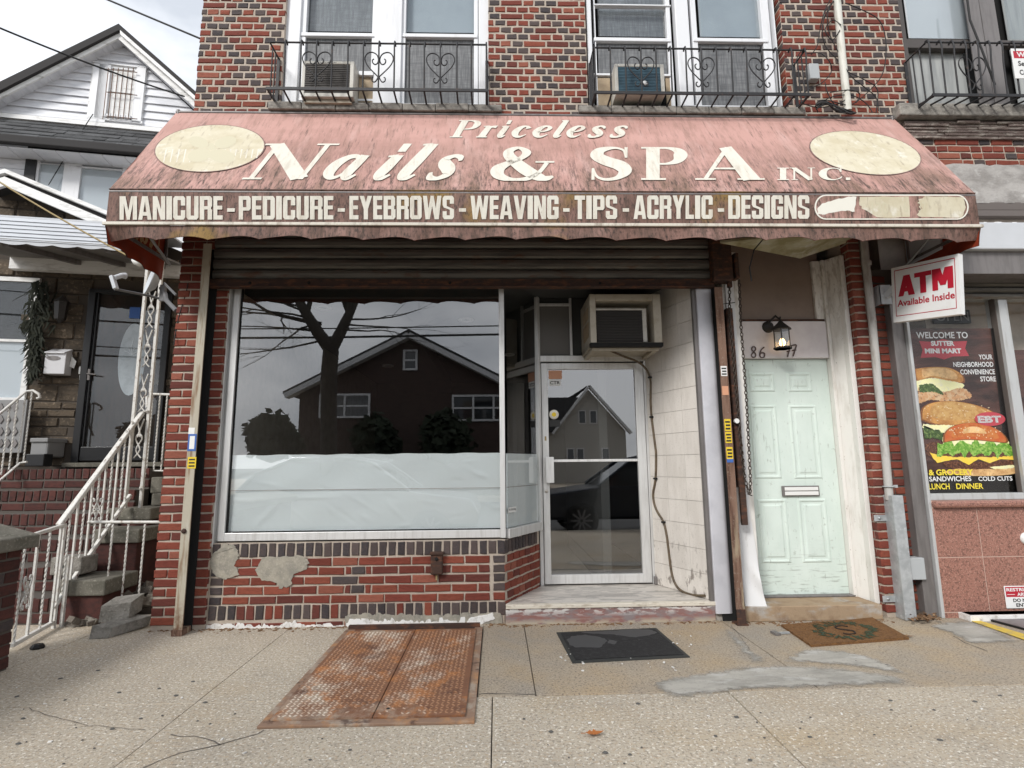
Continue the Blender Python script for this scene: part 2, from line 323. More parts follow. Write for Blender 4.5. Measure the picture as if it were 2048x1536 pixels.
mat('valance_cloth', (.225, .125, .10), [
    dict(c=(.34, .205, .175), s=(2.2, 4, 2), lo=.5, hi=.68, f=.7),
    dict(c=(.085, .052, .038), s=(18, 6, 3), lo=.4, hi=.62, f=.88, d=8, r=.76),
    dict(c=(.26, .16, .03), s=(1.3, 4, 1.2), lo=.57, hi=.66, f=.75),
    dict(c=(.022, .018, .015), s=(46, 10, 16), lo=.49, hi=.63, f=.88, d=8, r=.76)], rough=.75, bump=.3, bsc=30, bd=.006)
mat('awning_inside', (.30, .04, .012), [dict(c=(.19, .025, .01), s=(4, 4, 4), lo=.42, hi=.62, f=.8)], rough=.8)
mat('print_white', (.66, .63, .55), [dict(c=(.46, .40, .32), s=(22, 4, 4), lo=.5, hi=.68, f=.7, d=8, r=.7), dict(c=(.55, .52, .44), s=(12, 5, 5), lo=.52, hi=.7, f=.7, d=6), dict(c=(.2, .15, .11), s=(70, 30, 30), lo=.66, hi=.74, f=.75)], rough=.7)
mat('print_cream', (.60, .55, .42), [dict(c=(.51, .45, .31), s=(5, 5, 5), lo=.42, hi=.62, f=.85, d=8), dict(c=(.3, .24, .17), s=(30, 9, 9), lo=.56, hi=.7, f=.6, d=8), dict(c=(.74, .72, .66), s=9, lo=.58, hi=.7, f=.6)], rough=.7)
mat('print_cream_light', (.74, .72, .64), rough=.7)
mat('ellipse_rim', (.28, .17, .15), [dict(c=(.1, .08, .07), s=30, lo=.45, hi=.6, f=.8)], rough=.8)
mat('print_ghost', (.545, .505, .37), rough=.7)
mat('awning_trim', (.62, .58, .5), [dict(c=(.3, .25, .2), s=(20, 9, 9), lo=.5, hi=.68, f=.8)], rough=.5)
mat('inside_print', (.5, .32, .16), rough=.8)
mat('shutter_steel', (.19, .18, .16), [dict(c=(.08, .075, .07), s=(2, 9, 30), lo=.45, hi=.65, f=.8), dict(c=(.14, .07, .04), s=(4, 9, 12), lo=.58, hi=.7, f=.7)], rough=.55, metal=.35, bump=.15, bsc=30)
mat('rust_dark', (.055, .03, .022), [dict(c=(.15, .06, .03), s=(9, 14, 30), lo=.5, hi=.66, f=.9), dict(c=(.025, .02, .02), s=20, lo=.55, hi=.7, f=.8)], rough=.85, bump=.5, bsc=90)
mat('rail_beige', (.42, .38, .30), [dict(c=(.2, .115, .06), s=(30, 30, 3), lo=.5, hi=.66, f=.85, d=6), dict(c=(.52, .5, .44), s=(14, 14, 4), lo=.55, hi=.7, f=.6), dict(c=(.14, .06, .03), s=30, lo=.4, hi=.6, f=.9, zr=(.28, .02))], rough=.7, bump=.3, bsc=80)
mat('rail_rust', (.2, .12, .085), [dict(c=(.09, .045, .03), s=(30, 30, 4), lo=.45, hi=.62, f=.9, d=6), dict(c=(.36, .29, .2), s=(25, 25, 3), lo=.5, hi=.62, f=.9, zr=(1.0, .5)), dict(c=(.25, .2, .16), s=50, lo=.58, hi=.68, f=.7)], rough=.85, bump=.6, bsc=90)
mat('sticker_yellow', (.72, .52, .03), rough=.5)
mat('sticker_white', (.75, .75, .73), rough=.5)
mat('sticker_blue', (.05, .13, .4), rough=.5)
mat('sticker_orange', (.6, .3, .18), rough=.5)
mat('ink_black', (.02, .02, .02), rough=.6)
mat('tile_beige', (.7, .66, .61), [dict(c=(.62, .58, .53), s=(12, 12, 3), lo=.42, hi=.6, f=.8), dict(c=(.18, .15, .13), s=(18, 18, 10), lo=.56, hi=.66, f=.8, zr=(.75, .3)), dict(c=(.25, .21, .18), s=90, lo=.58, hi=.72, f=.4)], rough=.5, bump=.1, bsc=60, vary=.04)
mat('grout', (.36, .335, .3), rough=.95)
mat('marble', (.62, .58, .53), [dict(c=(.3, .28, .26), s=(3, 14, 8), lo=.47, hi=.56, f=.75, d=7, w=1.5), dict(c=(.22, .19, .16), s=22, lo=.6, hi=.7, f=.6)], rough=.35, bump=.1)
mat('step_paint', (.26, .13, .115), [dict(c=(.23, .2, .2), s=(8, 8, 25), lo=.42, hi=.6, f=.9, d=7), dict(c=(.72, .71, .68), s=(9, 9, 26), lo=.5, hi=.55, f=1, d=7, zr=(.05, .125)), dict(c=(.48, .42, .32), s=(7, 7, 20), lo=.4, hi=.5, f=1, d=6, zr=(.045, .0))], rough=.85, bump=.6, bsc=60)
mat('nosing', (.66, .61, .52), [dict(c=(.4, .34, .26), s=(14, 14, 40), lo=.52, hi=.7, f=.8)], rough=.6, bump=.2)
mat('ac_white', (.55, .53, .48), [dict(c=(.36, .33, .27), s=9, lo=.48, hi=.7, f=.7)], rough=.5)
mat('ac_cream', (.46, .42, .345), [dict(c=(.32, .26, .18), s=9, lo=.48, hi=.7, f=.7)], rough=.55)
mat('ac_grille', (.045, .04, .036), rough=.6, metal=.3)
mat('ac_grille_blue', (.05, .11, .15), [dict(c=(.03, .06, .085), s=9, lo=.45, hi=.6, f=.7)], rough=.5)
mat('accordion', (.42, .33, .22), [dict(c=(.25, .18, .12), s=9, lo=.45, hi=.7, f=.7)], rough=.7)
mat('grey_panel', (.62, .62, .66), [dict(c=(.52, .52, .56), s=4, lo=.45, hi=.6, f=.7), dict(c=(.5, .5, .53), s=60, lo=.6, hi=.75, f=.3)], rough=.5, metal=.15)
mat('transom_grey', (.17, .165, .16), rough=.8)
mat('transom_brown', (.26, .2, .16), [dict(c=(.2, .15, .12), s=3, lo=.4, hi=.65, f=.8)], rough=.6)
mat('soffit_panel', (.4, .37, .25), [dict(c=(.22, .19, .08), s=(4, 4, 4), lo=.45, hi=.6, f=.8), dict(c=(.5, .48, .42), s=7, lo=.55, hi=.7, f=.7)], rough=.8)
mat('door_mint', (.66, .745, .69), [dict(c=(.58, .67, .615), s=(4, 4, 2.5), lo=.40, hi=.65, f=.9, d=6), dict(c=(.19, .21, .18), s=(7, 7, 50), lo=.55, hi=.66, f=.75, zr=(.6, .12), d=7), dict(c=(.36, .4, .35), s=(16, 16, 16), lo=.62, hi=.7, f=.6, d=7), dict(c=(.3, .33, .29), s=(60, 60, 9), lo=.64, hi=.7, f=.5, d=4)], rough=.5, bump=.12, bsc=50)
mat('jamb_white', (.74, .72, .68), [dict(c=(.56, .53, .48), s=(14, 14, 3), lo=.5, hi=.68, f=.8, d=6), dict(c=(.16, .12, .09), s=(50, 50, 25), lo=.66, hi=.71, f=.6), dict(c=(.3, .25, .2), s=(30, 30, 9), lo=.5, hi=.62, f=.6, zr=(2.2, 2.9))], rough=.65, bump=.25, bsc=60)
mat('header_white', (.72, .68, .68), [dict(c=(.62, .57, .58), s=5, lo=.45, hi=.65, f=.8)], rough=.7)
mat('sheet_white', (.72, .72, .72), [dict(c=(.45, .43, .4), s=(15, 15, 6), lo=.57, hi=.7, f=.7), dict(c=(.2, .17, .14), s=40, lo=.68, hi=.74, f=.8)], rough=.5, bump=.2, bsc=25)
mat('steel_slot', (.55, .52, .48), rough=.3, metal=.7)
mat('digit_brown', (.1, .07, .065), rough=.6)
mat('lamp_black', (.025, .022, .02), rough=.5)
mat('lamp_bulb', (1., .6, .25), emit=3.5)
mat('lamp_frost', (.5, .47, .42), rough=.6)
mat('chain_steel', (.07, .055, .045), rough=.6, metal=.5)
mat('pipe_paint', (.45, .44, .42), [dict(c=(.26, .23, .2), s=(20, 20, 4), lo=.48, hi=.66, f=.8)], rough=.6)
mat('pipe_white', (.64, .63, .57), [dict(c=(.42, .41, .34), s=(25, 25, 5), lo=.48, hi=.66, f=.8)], rough=.55)
mat('galvanised', (.47, .49, .5), [dict(c=(.34, .36, .37), s=14, lo=.42, hi=.62, f=.8), dict(c=(.62, .64, .66), s=22, lo=.58, hi=.7, f=.6)], rough=.45, metal=.35)
mat('box_grey', (.4, .42, .43), rough=.55)
mat('iron_black', (.022, .022, .024), [dict(c=(.07, .045, .035), s=25, lo=.58, hi=.7, f=.8)], rough=.6, bump=.2)
mat('cable_black', (.02, .02, .02), rough=.7)
mat('cable_tan', (.33, .25, .12), rough=.7)
mat('hose_brown', (.13, .095, .06), [dict(c=(.06, .045, .03), s=30, lo=.45, hi=.65, f=.8)], rough=.6)
# right-hand shop
mat('frame_grey', (.20, .185, .18), [dict(c=(.13, .12, .115), s=(20, 20, 3), lo=.45, hi=.65, f=.7)], rough=.5, metal=.3)
mat('frame_silver', (.52, .53, .53), [dict(c=(.36, .35, .33), s=(25, 25, 4), lo=.5, hi=.7, f=.7)], rough=.45, metal=.3)
mat('fascia_white', (.56, .58, .61), [dict(c=(.48, .5, .52), s=2, lo=.4, hi=.65, f=.7)], rough=.5)
mat('fascia_brown', (.13, .11, .1), rough=.6)
mat('concrete_patch', (.40, .38, .36), [dict(c=(.24, .225, .21), s=(5, 5, 8), lo=.42, hi=.62, f=.85, d=7), dict(c=(.58, .57, .55), s=(7, 7, 9), lo=.56, hi=.7, f=.7)], rough=.95, bump=.6, bsc=40, bd=.01)
mat('flaky_paint', (.16, .12, .105), [dict(c=(.34, .3, .26), s=(7, 7, 40), lo=.5, hi=.6, f=.9, d=6)], rough=.9, bump=1, bsc=30, bd=.02)
mat('granite', (.31, .15, .115), [dict(c=(.14, .07, .055), s=70, lo=.5, hi=.62, f=.9, d=3), dict(c=(.48, .27, .21), s=95, lo=.55, hi=.65, f=.8, d=2), dict(c=(.05, .03, .03), s=130, lo=.63, hi=.7, f=.8, d=2)], rough=.3)
mat('granite_grout', (.52, .38, .32), rough=.9)
mat('sash_brown', (.075, .065, .06), rough=.5)
mat('shade_white', (.62, .64, .66), rough=.8)
mat('curtain_grey', (.38, .39, .38), [dict(c=(.25, .26, .26), s=(14, 14, 1.2), lo=.42, hi=.6, f=.8)], rough=.85)
mat('sign_white', (.74, .74, .73), [dict(c=(.6, .58, .55), s=8, lo=.55, hi=.75, f=.5)], rough=.45)
mat('sign_red', (.42, .012, .03), rough=.45)
mat('sign_edge', (.5, .5, .5), rough=.5)
mat('poster_wood', (.075, .032, .025), [dict(c=(.13, .06, .045), s=(3, 3, 26), lo=.45, hi=.62, f=.8, d=6), dict(c=(.02, .012, .01), s=(2, 2, 6), lo=.5, hi=.64, f=.85)], rough=.45)
mat('poster_black', (.012, .01, .01), rough=.45)
mat('print_red', (.5, .06, .08), rough=.5)
mat('print_yellow', (.85, .68, .06), rough=.5)
mat('print_pure', (.8, .8, .8), rough=.5)
mat('bun_gold', (0.650, 0.325, 0.091), [dict(c=(.36, .14, .035), s=9, lo=.42, hi=.62, f=.85), dict(c=(.26, .1, .03), s=75, lo=.55, hi=.7, f=.55, d=6)], rough=.5)
mat('bun_red', (0.546, 0.111, 0.026), [dict(c=(.58, .2, .06), s=10, lo=.45, hi=.65, f=.85), dict(c=(.26, .1, .03), s=75, lo=.55, hi=.7, f=.55, d=6)], rough=.5)
mat('bun_pale', (0.858, 0.559, 0.260), [dict(c=(.5, .25, .09), s=9, lo=.45, hi=.65, f=.85), dict(c=(.26, .1, .03), s=75, lo=.55, hi=.7, f=.55, d=6)], rough=.5)
mat('bun_brown', (.22, .075, .02), [dict(c=(.4, .17, .05), s=60, lo=.5, hi=.68, f=.7)], rough=.5)
mat('bun_light', (.6, .36, .13), [dict(c=(.46, .22, .06), s=30, lo=.45, hi=.62, f=.8)], rough=.5)
mat('bun_orange', (.58, .19, .045), [dict(c=(.42, .09, .02), s=30, lo=.45, hi=.62, f=.8)], rough=.5)
mat('sesame', (.76, .62, .4), rough=.5)
mat('lettuce', (.13, .33, .03), [dict(c=(.36, .55, .12), s=45, lo=.45, hi=.6, f=.9), dict(c=(.04, .12, .01), s=60, lo=.55, hi=.66, f=.8)], rough=.5)
mat('lettuce_dark', (.05, .09, .02), [dict(c=(.2, .28, .08), s=45, lo=.5, hi=.62, f=.8)], rough=.5)
mat('patty', (.10, .035, .018), [dict(c=(.26, .11, .055), s=60, lo=.5, hi=.62, f=.9), dict(c=(.03, .012, .008), s=50, lo=.55, hi=.65, f=.9)], rough=.5)
mat('cheese', (0.900, 0.624, 0.065), [dict(c=(.86, .62, .16), s=20, lo=.5, hi=.65, f=.7)], rough=.5)
mat('meat', (0.598, 0.312, 0.143), [dict(c=(.66, .46, .28), s=34, lo=.45, hi=.58, f=.9), dict(c=(.16, .06, .03), s=40, lo=.56, hi=.66, f=.9)], rough=.5)
mat('cream_cheese', (0.900, 0.858, 0.468), [dict(c=(.8, .76, .56), s=30, lo=.5, hi=.64, f=.8)], rough=.5)
mat('led_grey', (.3, .3, .3), rough=.5)
# ground
mat('concrete', (.475, .415, .33), [
    dict(c=(.37, .325, .265), s=.9, lo=.40, hi=.64, f=.85, d=8, r=.68),
    dict(c=(.40, .30, .175), s=(.8, 1.4, 2), lo=.52, hi=.70, f=.6, d=6),
    dict(c=(.19, .165, .135), s=70, lo=.52, hi=.62, f=.72, d=4),
    dict(c=(.40, .30, .2), s=52, lo=.55, hi=.64, f=.6, d=3),
    dict(c=(.72, .68, .6), s=60, lo=.60, hi=.645, f=.85, d=2),
    dict(c=(.2, .18, .15), s=(6, 6, 6), lo=.58, hi=.70, f=.55, d=8, r=.75)], rough=.92, bump=.8, bsc=90, bd=.004)
mat('aggregate', (.37, .31, .235), [
    dict(c=(.40, .295, .175), s=2.0, lo=.46, hi=.64, f=.6, d=6),
    dict(c=(.3, .27, .23), s=1.5, lo=.46, hi=.66, f=.85, d=7),
    dict(c=(.13, .10, .08), s=75, lo=.52, hi=.63, f=.75, d=3),
    dict(c=(.50, .42, .32), s=85, lo=.57, hi=.65, f=.75, d=3)], rough=.95, bump=.9, bsc=90, bd=.005)
mat('cement_patch', (.40, .38, .34), [dict(c=(.25, .24, .215), s=(2.4, 7, 5), lo=.44, hi=.6, f=.75, d=7, r=.7), dict(c=(.5, .49, .465), s=(4, 12, 5), lo=.55, hi=.66, f=.7, d=6), dict(c=(.2, .18, .16), s=70, lo=.58, hi=.68, f=.5, d=3)], rough=.9, bump=.4, bsc=60)
mat('joint_dark', (.13, .115, .1), rough=1)
mat('gum', (.1, .096, .09), rough=.8)
mat('crumb_white', (.7, .69, .66), rough=.8)
mat('road', (.06, .06, .06), [dict(c=(.09, .09, .09), s=60, lo=.5, hi=.65, f=.7)], rough=.9)
mat('diamond_plate', (.2, .092, .05), [
    dict(c=(.42, .34, .26), s=(2.6, 1.9, 4), lo=.48, hi=.62, f=.88, d=9, r=.74),
    dict(c=(.085, .042, .03), s=(3.0, 4.4, 4), lo=.53, hi=.66, f=.85, d=8, r=.72),
    dict(c=(.42, .17, .055), s=(8, 6, 9), lo=.52, hi=.65, f=.8, d=7, r=.7)], rough=.75, bump=.5, bsc=90)
mat('tread_bar', (.33, .18, .1), [dict(c=(.66, .59, .5), s=(2.6, 1.9, 4), lo=.46, hi=.6, f=.92, d=9, r=.74), dict(c=(.12, .055, .036), s=(3.0, 4.4, 4), lo=.53, hi=.66, f=.85, d=8, r=.72), dict(c=(.42, .19, .08), s=(8, 6, 9), lo=.52, hi=.65, f=.8, d=7, r=.7)], rough=.65, metal=.05)
mat('frame_rust', (.25, .16, .11), [dict(c=(.36, .3, .24), s=(9, 7, 7), lo=.5, hi=.62, f=.9, d=6), dict(c=(.42, .22, .1), s=(7, 5, 5), lo=.52, hi=.64, f=.8), dict(c=(.06, .03, .025), s=12, lo=.58, hi=.68, f=.8)], rough=.8, bump=.5, bsc=70)
mat('rubber', (.014, .014, .015), [dict(c=(.035, .035, .037), s=30, lo=.5, hi=.65, f=.6)], rough=.8, bump=.5, bsc=250)
mat('rubber_worn', (.055, .056, .058), rough=.55)
mat('rubber_rim', (.035, .036, .034), rough=.7)
mat('coir', (.2, .098, .036), [dict(c=(.12, .055, .022), s=40, lo=.45, hi=.65, f=.8, d=5), dict(c=(.36, .18, .06), s=120, lo=.55, hi=.68, f=.8)], rough=1, bump=1, bsc=200, bd=.01)
mat('coir_green', (.03, .055, .03), [dict(c=(.12, .07, .03), s=50, lo=.5, hi=.64, f=.7)], rough=1, bump=1, bsc=200)
mat('coir_black', (.03, .02, .015), rough=1)
mat('doorstep', (.33, .24, .155), [dict(c=(.38, .36, .33), s=(4, 4, 9), lo=.52, hi=.64, f=.85, d=6), dict(c=(.2, .13, .08), s=9, lo=.5, hi=.68, f=.7)], rough=.9, bump=.5, bsc=60)
mat('leaf_orange', (.38, .13, .035), rough=.8)
mat('leaf_dry', (.17, .095, .05), [dict(c=(.3, .2, .11), s=40, lo=.5, hi=.65, f=.8)], rough=.9)
mat('yellow_line', (.62, .45, .08), [dict(c=(.3, .26, .18), s=14, lo=.5, hi=.66, f=.8)], rough=.8)
mat('hatch_grey', (.24, .22, .225), [dict(c=(.15, .14, .14), s=8, lo=.45, hi=.65, f=.8)], rough=.5, metal=.3)
# left-hand house
mat('siding', (.72, .73, .76), [dict(c=(.48, .49, .52), s=(3, 3, 12), lo=.45, hi=.65, f=.6)], rough=.55)
mat('trim_white', (.78, .78, .77), [dict(c=(.4, .39, .36), s=(5, 5, 18), lo=.52, hi=.7, f=.7, d=6)], rough=.55)
mat('roof_black', (.03, .028, .028), rough=.8)
mat('shingle', (.07, .072, .074), [dict(c=(.12, .12, .125), s=90, lo=.5, hi=.66, f=.8), dict(c=(.04, .04, .042), s=4, lo=.45, hi=.62, f=.7)], rough=.95, bump=.5, bsc=120, vary=.25)
mat('stone', (.095, .072, .05), [dict(c=(.06, .048, .036), s=(6, 6, 22), lo=.42, hi=.62, f=.85, d=6), dict(c=(.27, .21, .15), s=20, lo=.56, hi=.7, f=.7)], rough=.9, bump=.8, bsc=40, bd=.012, vary=.3)
mat('stone_joint', (.07, .058, .048), rough=1)
mat('canopy_white', (.5, .52, .55), [dict(c=(.45, .46, .48), s=(3, 9, 9), lo=.5, hi=.68, f=.6)], rough=.45)
mat('canopy_under', (.2, .19, .18), rough=.8)
mat('black_metal', (.012, .012, .013), rough=.4)
mat('door_wood', (.15, .065, .04), [dict(c=(.05, .022, .014), s=(12, 12, 2), lo=.45, hi=.65, f=.7)], rough=.5)
mat('oval_frost', (.5, .52, .53), [dict(c=(.36, .38, .39), s=14, lo=.48, hi=.6, f=.6)], rough=.5)
mat('mailbox_white', (.6, .6, .62), rough=.45)
mat('dish_grey', (.52, .55, .58), rough=.45)
mat('arm_grey', (.14, .14, .145), rough=.5)
mat('rail_white', (.62, .61, .58), [dict(c=(.42, .37, .3), s=30, lo=.5, hi=.68, f=.6), dict(c=(.11, .05, .03), s=(26, 26, 14), lo=.62, hi=.68, f=.9)], rough=.55, bump=.2, bsc=80)
mat('stoop_brick', (.075, .025, .02), [dict(c=(.04, .018, .016), s=(16, 16, 30), lo=.45, hi=.65, f=.8)], rough=.9, bump=.6, bsc=120, vary=.25)
mat('tread_stone', (.15, .14, .115), [dict(c=(.1, .095, .075), s=9, lo=.45, hi=.62, f=.8), dict(c=(.32, .3, .25), s=60, lo=.56, hi=.68, f=.6)], rough=.95, bump=.6, bsc=60)
mat('block_grey', (.25, .235, .21), [dict(c=(.15, .14, .12), s=18, lo=.42, hi=.62, f=.85, d=7), dict(c=(.34, .32, .29), s=60, lo=.56, hi=.66, f=.6)], rough=.95, bump=1, bsc=60, bd=.012)
mat('rubble_dark', (.14, .12, .1), [dict(c=(.3, .28, .24), s=14, lo=.52, hi=.65, f=.8)], rough=1, bump=1, bsc=30, bd=.02)
mat('evergreen', (.012, .015, .009), [dict(c=(.03, .032, .018), s=30, lo=.5, hi=.65, f=.8)], rough=.9)
mat('plastic_grey', (.22, .22, .22), rough=.6)
mat('solid_wall', (.15, .14, .13), rough=.95)
# across the street (seen only as reflections)
mat('far_brick', (.075, .05, .042), [dict(c=(.05, .034, .03), s=(4, 4, 13), lo=.45, hi=.6, f=.8)], rough=.95)
mat('far_cream', (.42, .4, .36), rough=.9)
mat('far_white', (.6, .6, .6), rough=.7)
mat('bark', (.05, .043, .037), [dict(c=(.09, .08, .07), s=(20, 20, 5), lo=.5, hi=.65, f=.8)], rough=.95, bump=1, bsc=30, bd=.02)
mat('shrub', (.02, .028, .014), rough=.9)
mat('car_silver', (.3, .31, .33), rough=.25, metal=.6)
mat('car_dark', (.03, .035, .045), rough=.2, metal=.4)
mat('tyre', (.015, .015, .015), rough=.9)
mat('car_glass', (.015, .017, .02), rough=.05, spec=.8)

def feather(name, src):
    m = MATS[src].copy(); m.name = name; t = m.node_tree; N = t.nodes; L = t.links; p = N['Principled BSDF']
    at_ = N.new('ShaderNodeAttribute'); at_.attribute_name = 'feather'; geo = N.new('ShaderNodeNewGeometry')
    vm = N.new('ShaderNodeVectorMath'); vm.operation = 'MULTIPLY'; vm.inputs[1].default_value = (16, 16, 16); L.new(geo.outputs['Position'], vm.inputs[0])
    no = N.new('ShaderNodeTexNoise'); no.inputs['Scale'].default_value = 1; no.inputs['Detail'].default_value = 9; no.inputs['Roughness'].default_value = .75; L.new(vm.outputs[0], no.inputs['Vector'])
    ad = N.new('ShaderNodeMath'); ad.operation = 'ADD'; L.new(no.outputs['Fac'], ad.inputs[0]); L.new(at_.outputs['Fac'], ad.inputs[1])
    mr = N.new('ShaderNodeMapRange'); mr.inputs['From Min'].default_value = .58; mr.inputs['From Max'].default_value = .92; L.new(ad.outputs[0], mr.inputs['Value']); L.new(mr.outputs[0], p.inputs['Alpha'])
    MATS[name] = m
feather('cement_feather', 'cement_patch')

mat('rim_grey', (.16, .16, .17), rough=.4, metal=.5)
def clear(name, tint):
    m = bpy.data.materials.new(name); m.use_nodes = True; t = m.node_tree; N = t.nodes; N.remove(N['Principled BSDF'])
    tr = N.new('ShaderNodeBsdfTransparent'); tr.inputs[0].default_value = (*tint, 1); t.links.new(tr.outputs[0], N['Material Output'].inputs[0]); MATS[name] = m
clear('glass_back', (.985, .99, .99))
# ================================================================== THE SHOP BUILDING
XL, XR = -2.70, W(1796, 0).x                     # left corner and right end of the front
Z_UP0 = W(1000, 216).z                           # underside of the upper window sills
bld = thing('brick_building', 'two storey red and dark brick building behind the faded pink awning', 'building', (0, 0, 0))
BRK = []                                         # (centre, turn about z, width, height, material)
def reds(): return 'brick_red_%d' % random.choice((0, 0, 0, 1, 1, 1, 2, 2, 3, 3, 4))
def darks(): return 'brick_dark_%d' % random.choice((0, 0, 1, 2))
def brick(x, z, w, h, m, y=0., rot=0.): BRK.append((Vector((x, y, z)), rot, w, h, m))
COURSE, HT = .0716, .056
def english(x0, x1, z0, z1, y=0., off=0, dark=0., first=0):
    """rows of stretchers and rows of headers"""
    n = int((z1 - z0) / COURSE)
    for r in range(n):
        z = z0 + (r + .5) * COURSE; x = x0
        while x < x1 - .02:
            w = .203 if (r + first) % 2 == 0 else .0945
            e = min(x + w, x1)
            if x1 - e < .03: e = x1
            brick((x + e) / 2, z, e - x, HT, darks() if random.random() < dark else reds(), y); x = e + .0125
HP = .107                                        # a header and its joint
def diamond(x0, x1, z0, z1, xc, zc, y=0.):
    """the upper wall: dark headers in diamond lines through (xc, zc), red headers and stretchers between"""
    n = int((z1 - z0) / COURSE); rc = round((zc - z0) / COURSE - .5)
    for r in range(n):
        z = z0 + (r + .5) * COURSE; k = r - rc; i0 = math.floor((x0 - xc) / HP) - 1; i1 = math.ceil((x1 - xc) / HP) + 1
        cells = []; odd = k % 2
        for i in range(i0, i1 + 1):
            c2 = 2 * i + odd; cells.append((xc + c2 * HP / 2, (c2 + k) % 10 == 0 or (c2 - k) % 10 == 0))
        i = 0
        while i < len(cells):
            c, dk = cells[i]; L = c - HP / 2; w = HP
            if not dk and not odd and i + 1 < len(cells) and not cells[i + 1][1] and i > 0: w = 2 * HP; i += 1
            i += 1
            a_, b_ = max(L + .0085, x0), min(L + w - .0085, x1)
            if b_ - a_ > .022: brick((a_ + b_) / 2, z, b_ - a_, .0515, darks() if dk else reds(), y)
# --- upper wall, in three strips with two window openings
OL0, OL1 = W(566, 100).x, W(977, 100).x; OR0, OR1 = W(1173, 100).x, W(1568, 100).x
ZT = 6.4
SILL_T, SILL_B = W(760, 211).z, W(760, 226).z
for (a, b), (pcx, pcy) in zip(((XL, OL0), (OL1, OR0), (OR1, XR)), ((434, 70), (1035, 80), (1655, 92))):
    c = W(pcx, pcy); diamond(a, b, SILL_B - .03, 6.02, c.x, c.z)
PIL1 = -2.285; RP0q = W(1738, 894).x - .05
core = M()
for a, b in ((XL + .006, OL0), (OL1, OR0), (OR1, XR)): core.box(a, b, .006, .3, 3.35, ZT)
core.box(OL0, OL1, .009, .3, 3.35, SILL_B); core.box(OR0, OR1, .009, .3, 3.35, SILL_B)
core.box(PIL1, W(1470, 560).x, .06, .3, 2.96, 3.35, 1); core.box(XL + .006, XL + .25, .3, 9, 0, ZT); core.box(XL + .25, XR, 8.8, 9, 0, ZT); core.box(XR - .25, XR, .3, 8.8, 0, ZT)  # black strip over the shop front: shade under the awning put into its colour
core.box(XL + .006, XR, .3, 9, ZT, ZT + .1)
core.build('upper_wall', ['mortar', 'black_gap'], bld)
# reveal bricks of the right edge of the second opening
for r in range(int((6.0 - SILL_T) / COURSE)):
    brick(OR1 - .004, SILL_T + (r + .5) * COURSE, .09, HT, reds() if r % 3 else darks(), .052, R(-90))
# --- left pier
PIL1 = -2.285
english(XL, PIL1, .03, 3.32)
M().box(XL + .006, PIL1, .009, .3, 0, 3.35).build('pier', 'mortar', bld)
# --- wall below the shop window
KY = .03
KX0, KX1 = PIL1 + .012, .062
KT = W(720, 1083, KY).z
core = M().box(PIL1, KX1, KY + .009, .28, 0, KT); core.build('window_base_wall', 'mortar', bld)
SH = .103
def soldiers(zc, redp):
    x = KX0
    while x < KX1 - .05:
        brick(x + .0285, zc, .057, SH, darks() if random.random() > redp else reds(), KY); x += .0735
soldiers(KT - .008 - SH / 2, 0.)
z = KT - .016 - SH
CX = W(711, 1150, KY).x
for r in range(5):
    zc = z - COURSE * (r + .5)
    brick(KX0 + .045, zc, .09, HT, 'brick_dark_%d' % (r % 3), KY); brick(KX1 - .047, zc, .094, HT, darks() if r < 4 else reds(), KY)
    x = KX0 + .103 + (0 if r % 2 else -.0); end = KX1 - .125; first = True
    while x < end - .02:
        w = .2 if not (first and r % 2) else .0945
        e = min(x + w, end); first = False
        mid = (x + e) / 2
        if r in (1, 3) and abs(mid - CX) < .12 and e - x > .15:
            brick(x + .02, zc, .04, HT, reds(), KY); brick(mid, zc, .1, HT, 'brick_dark_0', KY); brick(e - .02, zc, .04, HT, reds(), KY)
        else: brick(mid, zc, e - x, HT, 'brick_dark_0' if (r == 2 and abs(mid - CX) < .1) else reds(), KY)
        x = e + .0125
z -= COURSE * 5
soldiers(z - .006 - SH / 2, .2); z -= SH + .014
x = KX0
while x < KX1 - .5:
    brick(x + .1, z - .045, .2, .05, reds(), KY); x += .2125
# --- the splayed return beside the entrance
RA = Vector((KX1, KY, 0)); RBq = Vector((.395, .64, 0)); RU = (RBq - RA).normalized(); RL = (RBq - RA).length
rot = math.atan2(RU.y, RU.x)
RN = Vector((RU.y, -RU.x, 0))
core = M(); core.prism([RA + RN * -.009 + Vector((0, 0, .0)), RBq + RN * -.009, RBq + RN * -.15, RA + RN * -.15 + RU * .2], (0, 0, W(1012, 1080, KY).z)); core.build('splayed_wall', 'mortar', bld)
zt = KT
u = .035
while u < RL - .02:
    c = RA + RU * u; BRK.append((Vector((c.x, c.y, zt - .06)), rot, .05, SH, darks())); u += .064
for r in range(6):
    zc = zt - .016 - SH - COURSE * (r + .5); u = .004 if r % 2 else .055
    while u < RL - .03:
        e = min(u + .098, RL - .004); c = RA + RU * ((u + e) / 2); BRK.append((Vector((c.x, c.y, zc)), rot, e - u, HT, reds())); u = e + .012
# --- right pier: a narrow front and the side towards the green door
RP0, RP1 = W(1738, 894).x, W(1764, 894).x
n = int(3.3 / COURSE)
for r in range(n):
    zc = .03 + (r + .5) * COURSE
    brick((RP0 + RP1) / 2, zc, RP1 - RP0 - .012, HT, reds(), 0.)
    if r % 2: brick(RP0 + .001, zc, .1, HT, reds(), .055, R(90) - R(180))
    else:
        brick(RP0 + .001, zc, .045, HT, reds(), .027, R(-90)); brick(RP0 + .001, zc, .045, HT, reds(), .082, R(-90))
M().box(RP0 + .009, RP1, .009, .3, 0, 3.35).build('pier', 'mortar', bld)
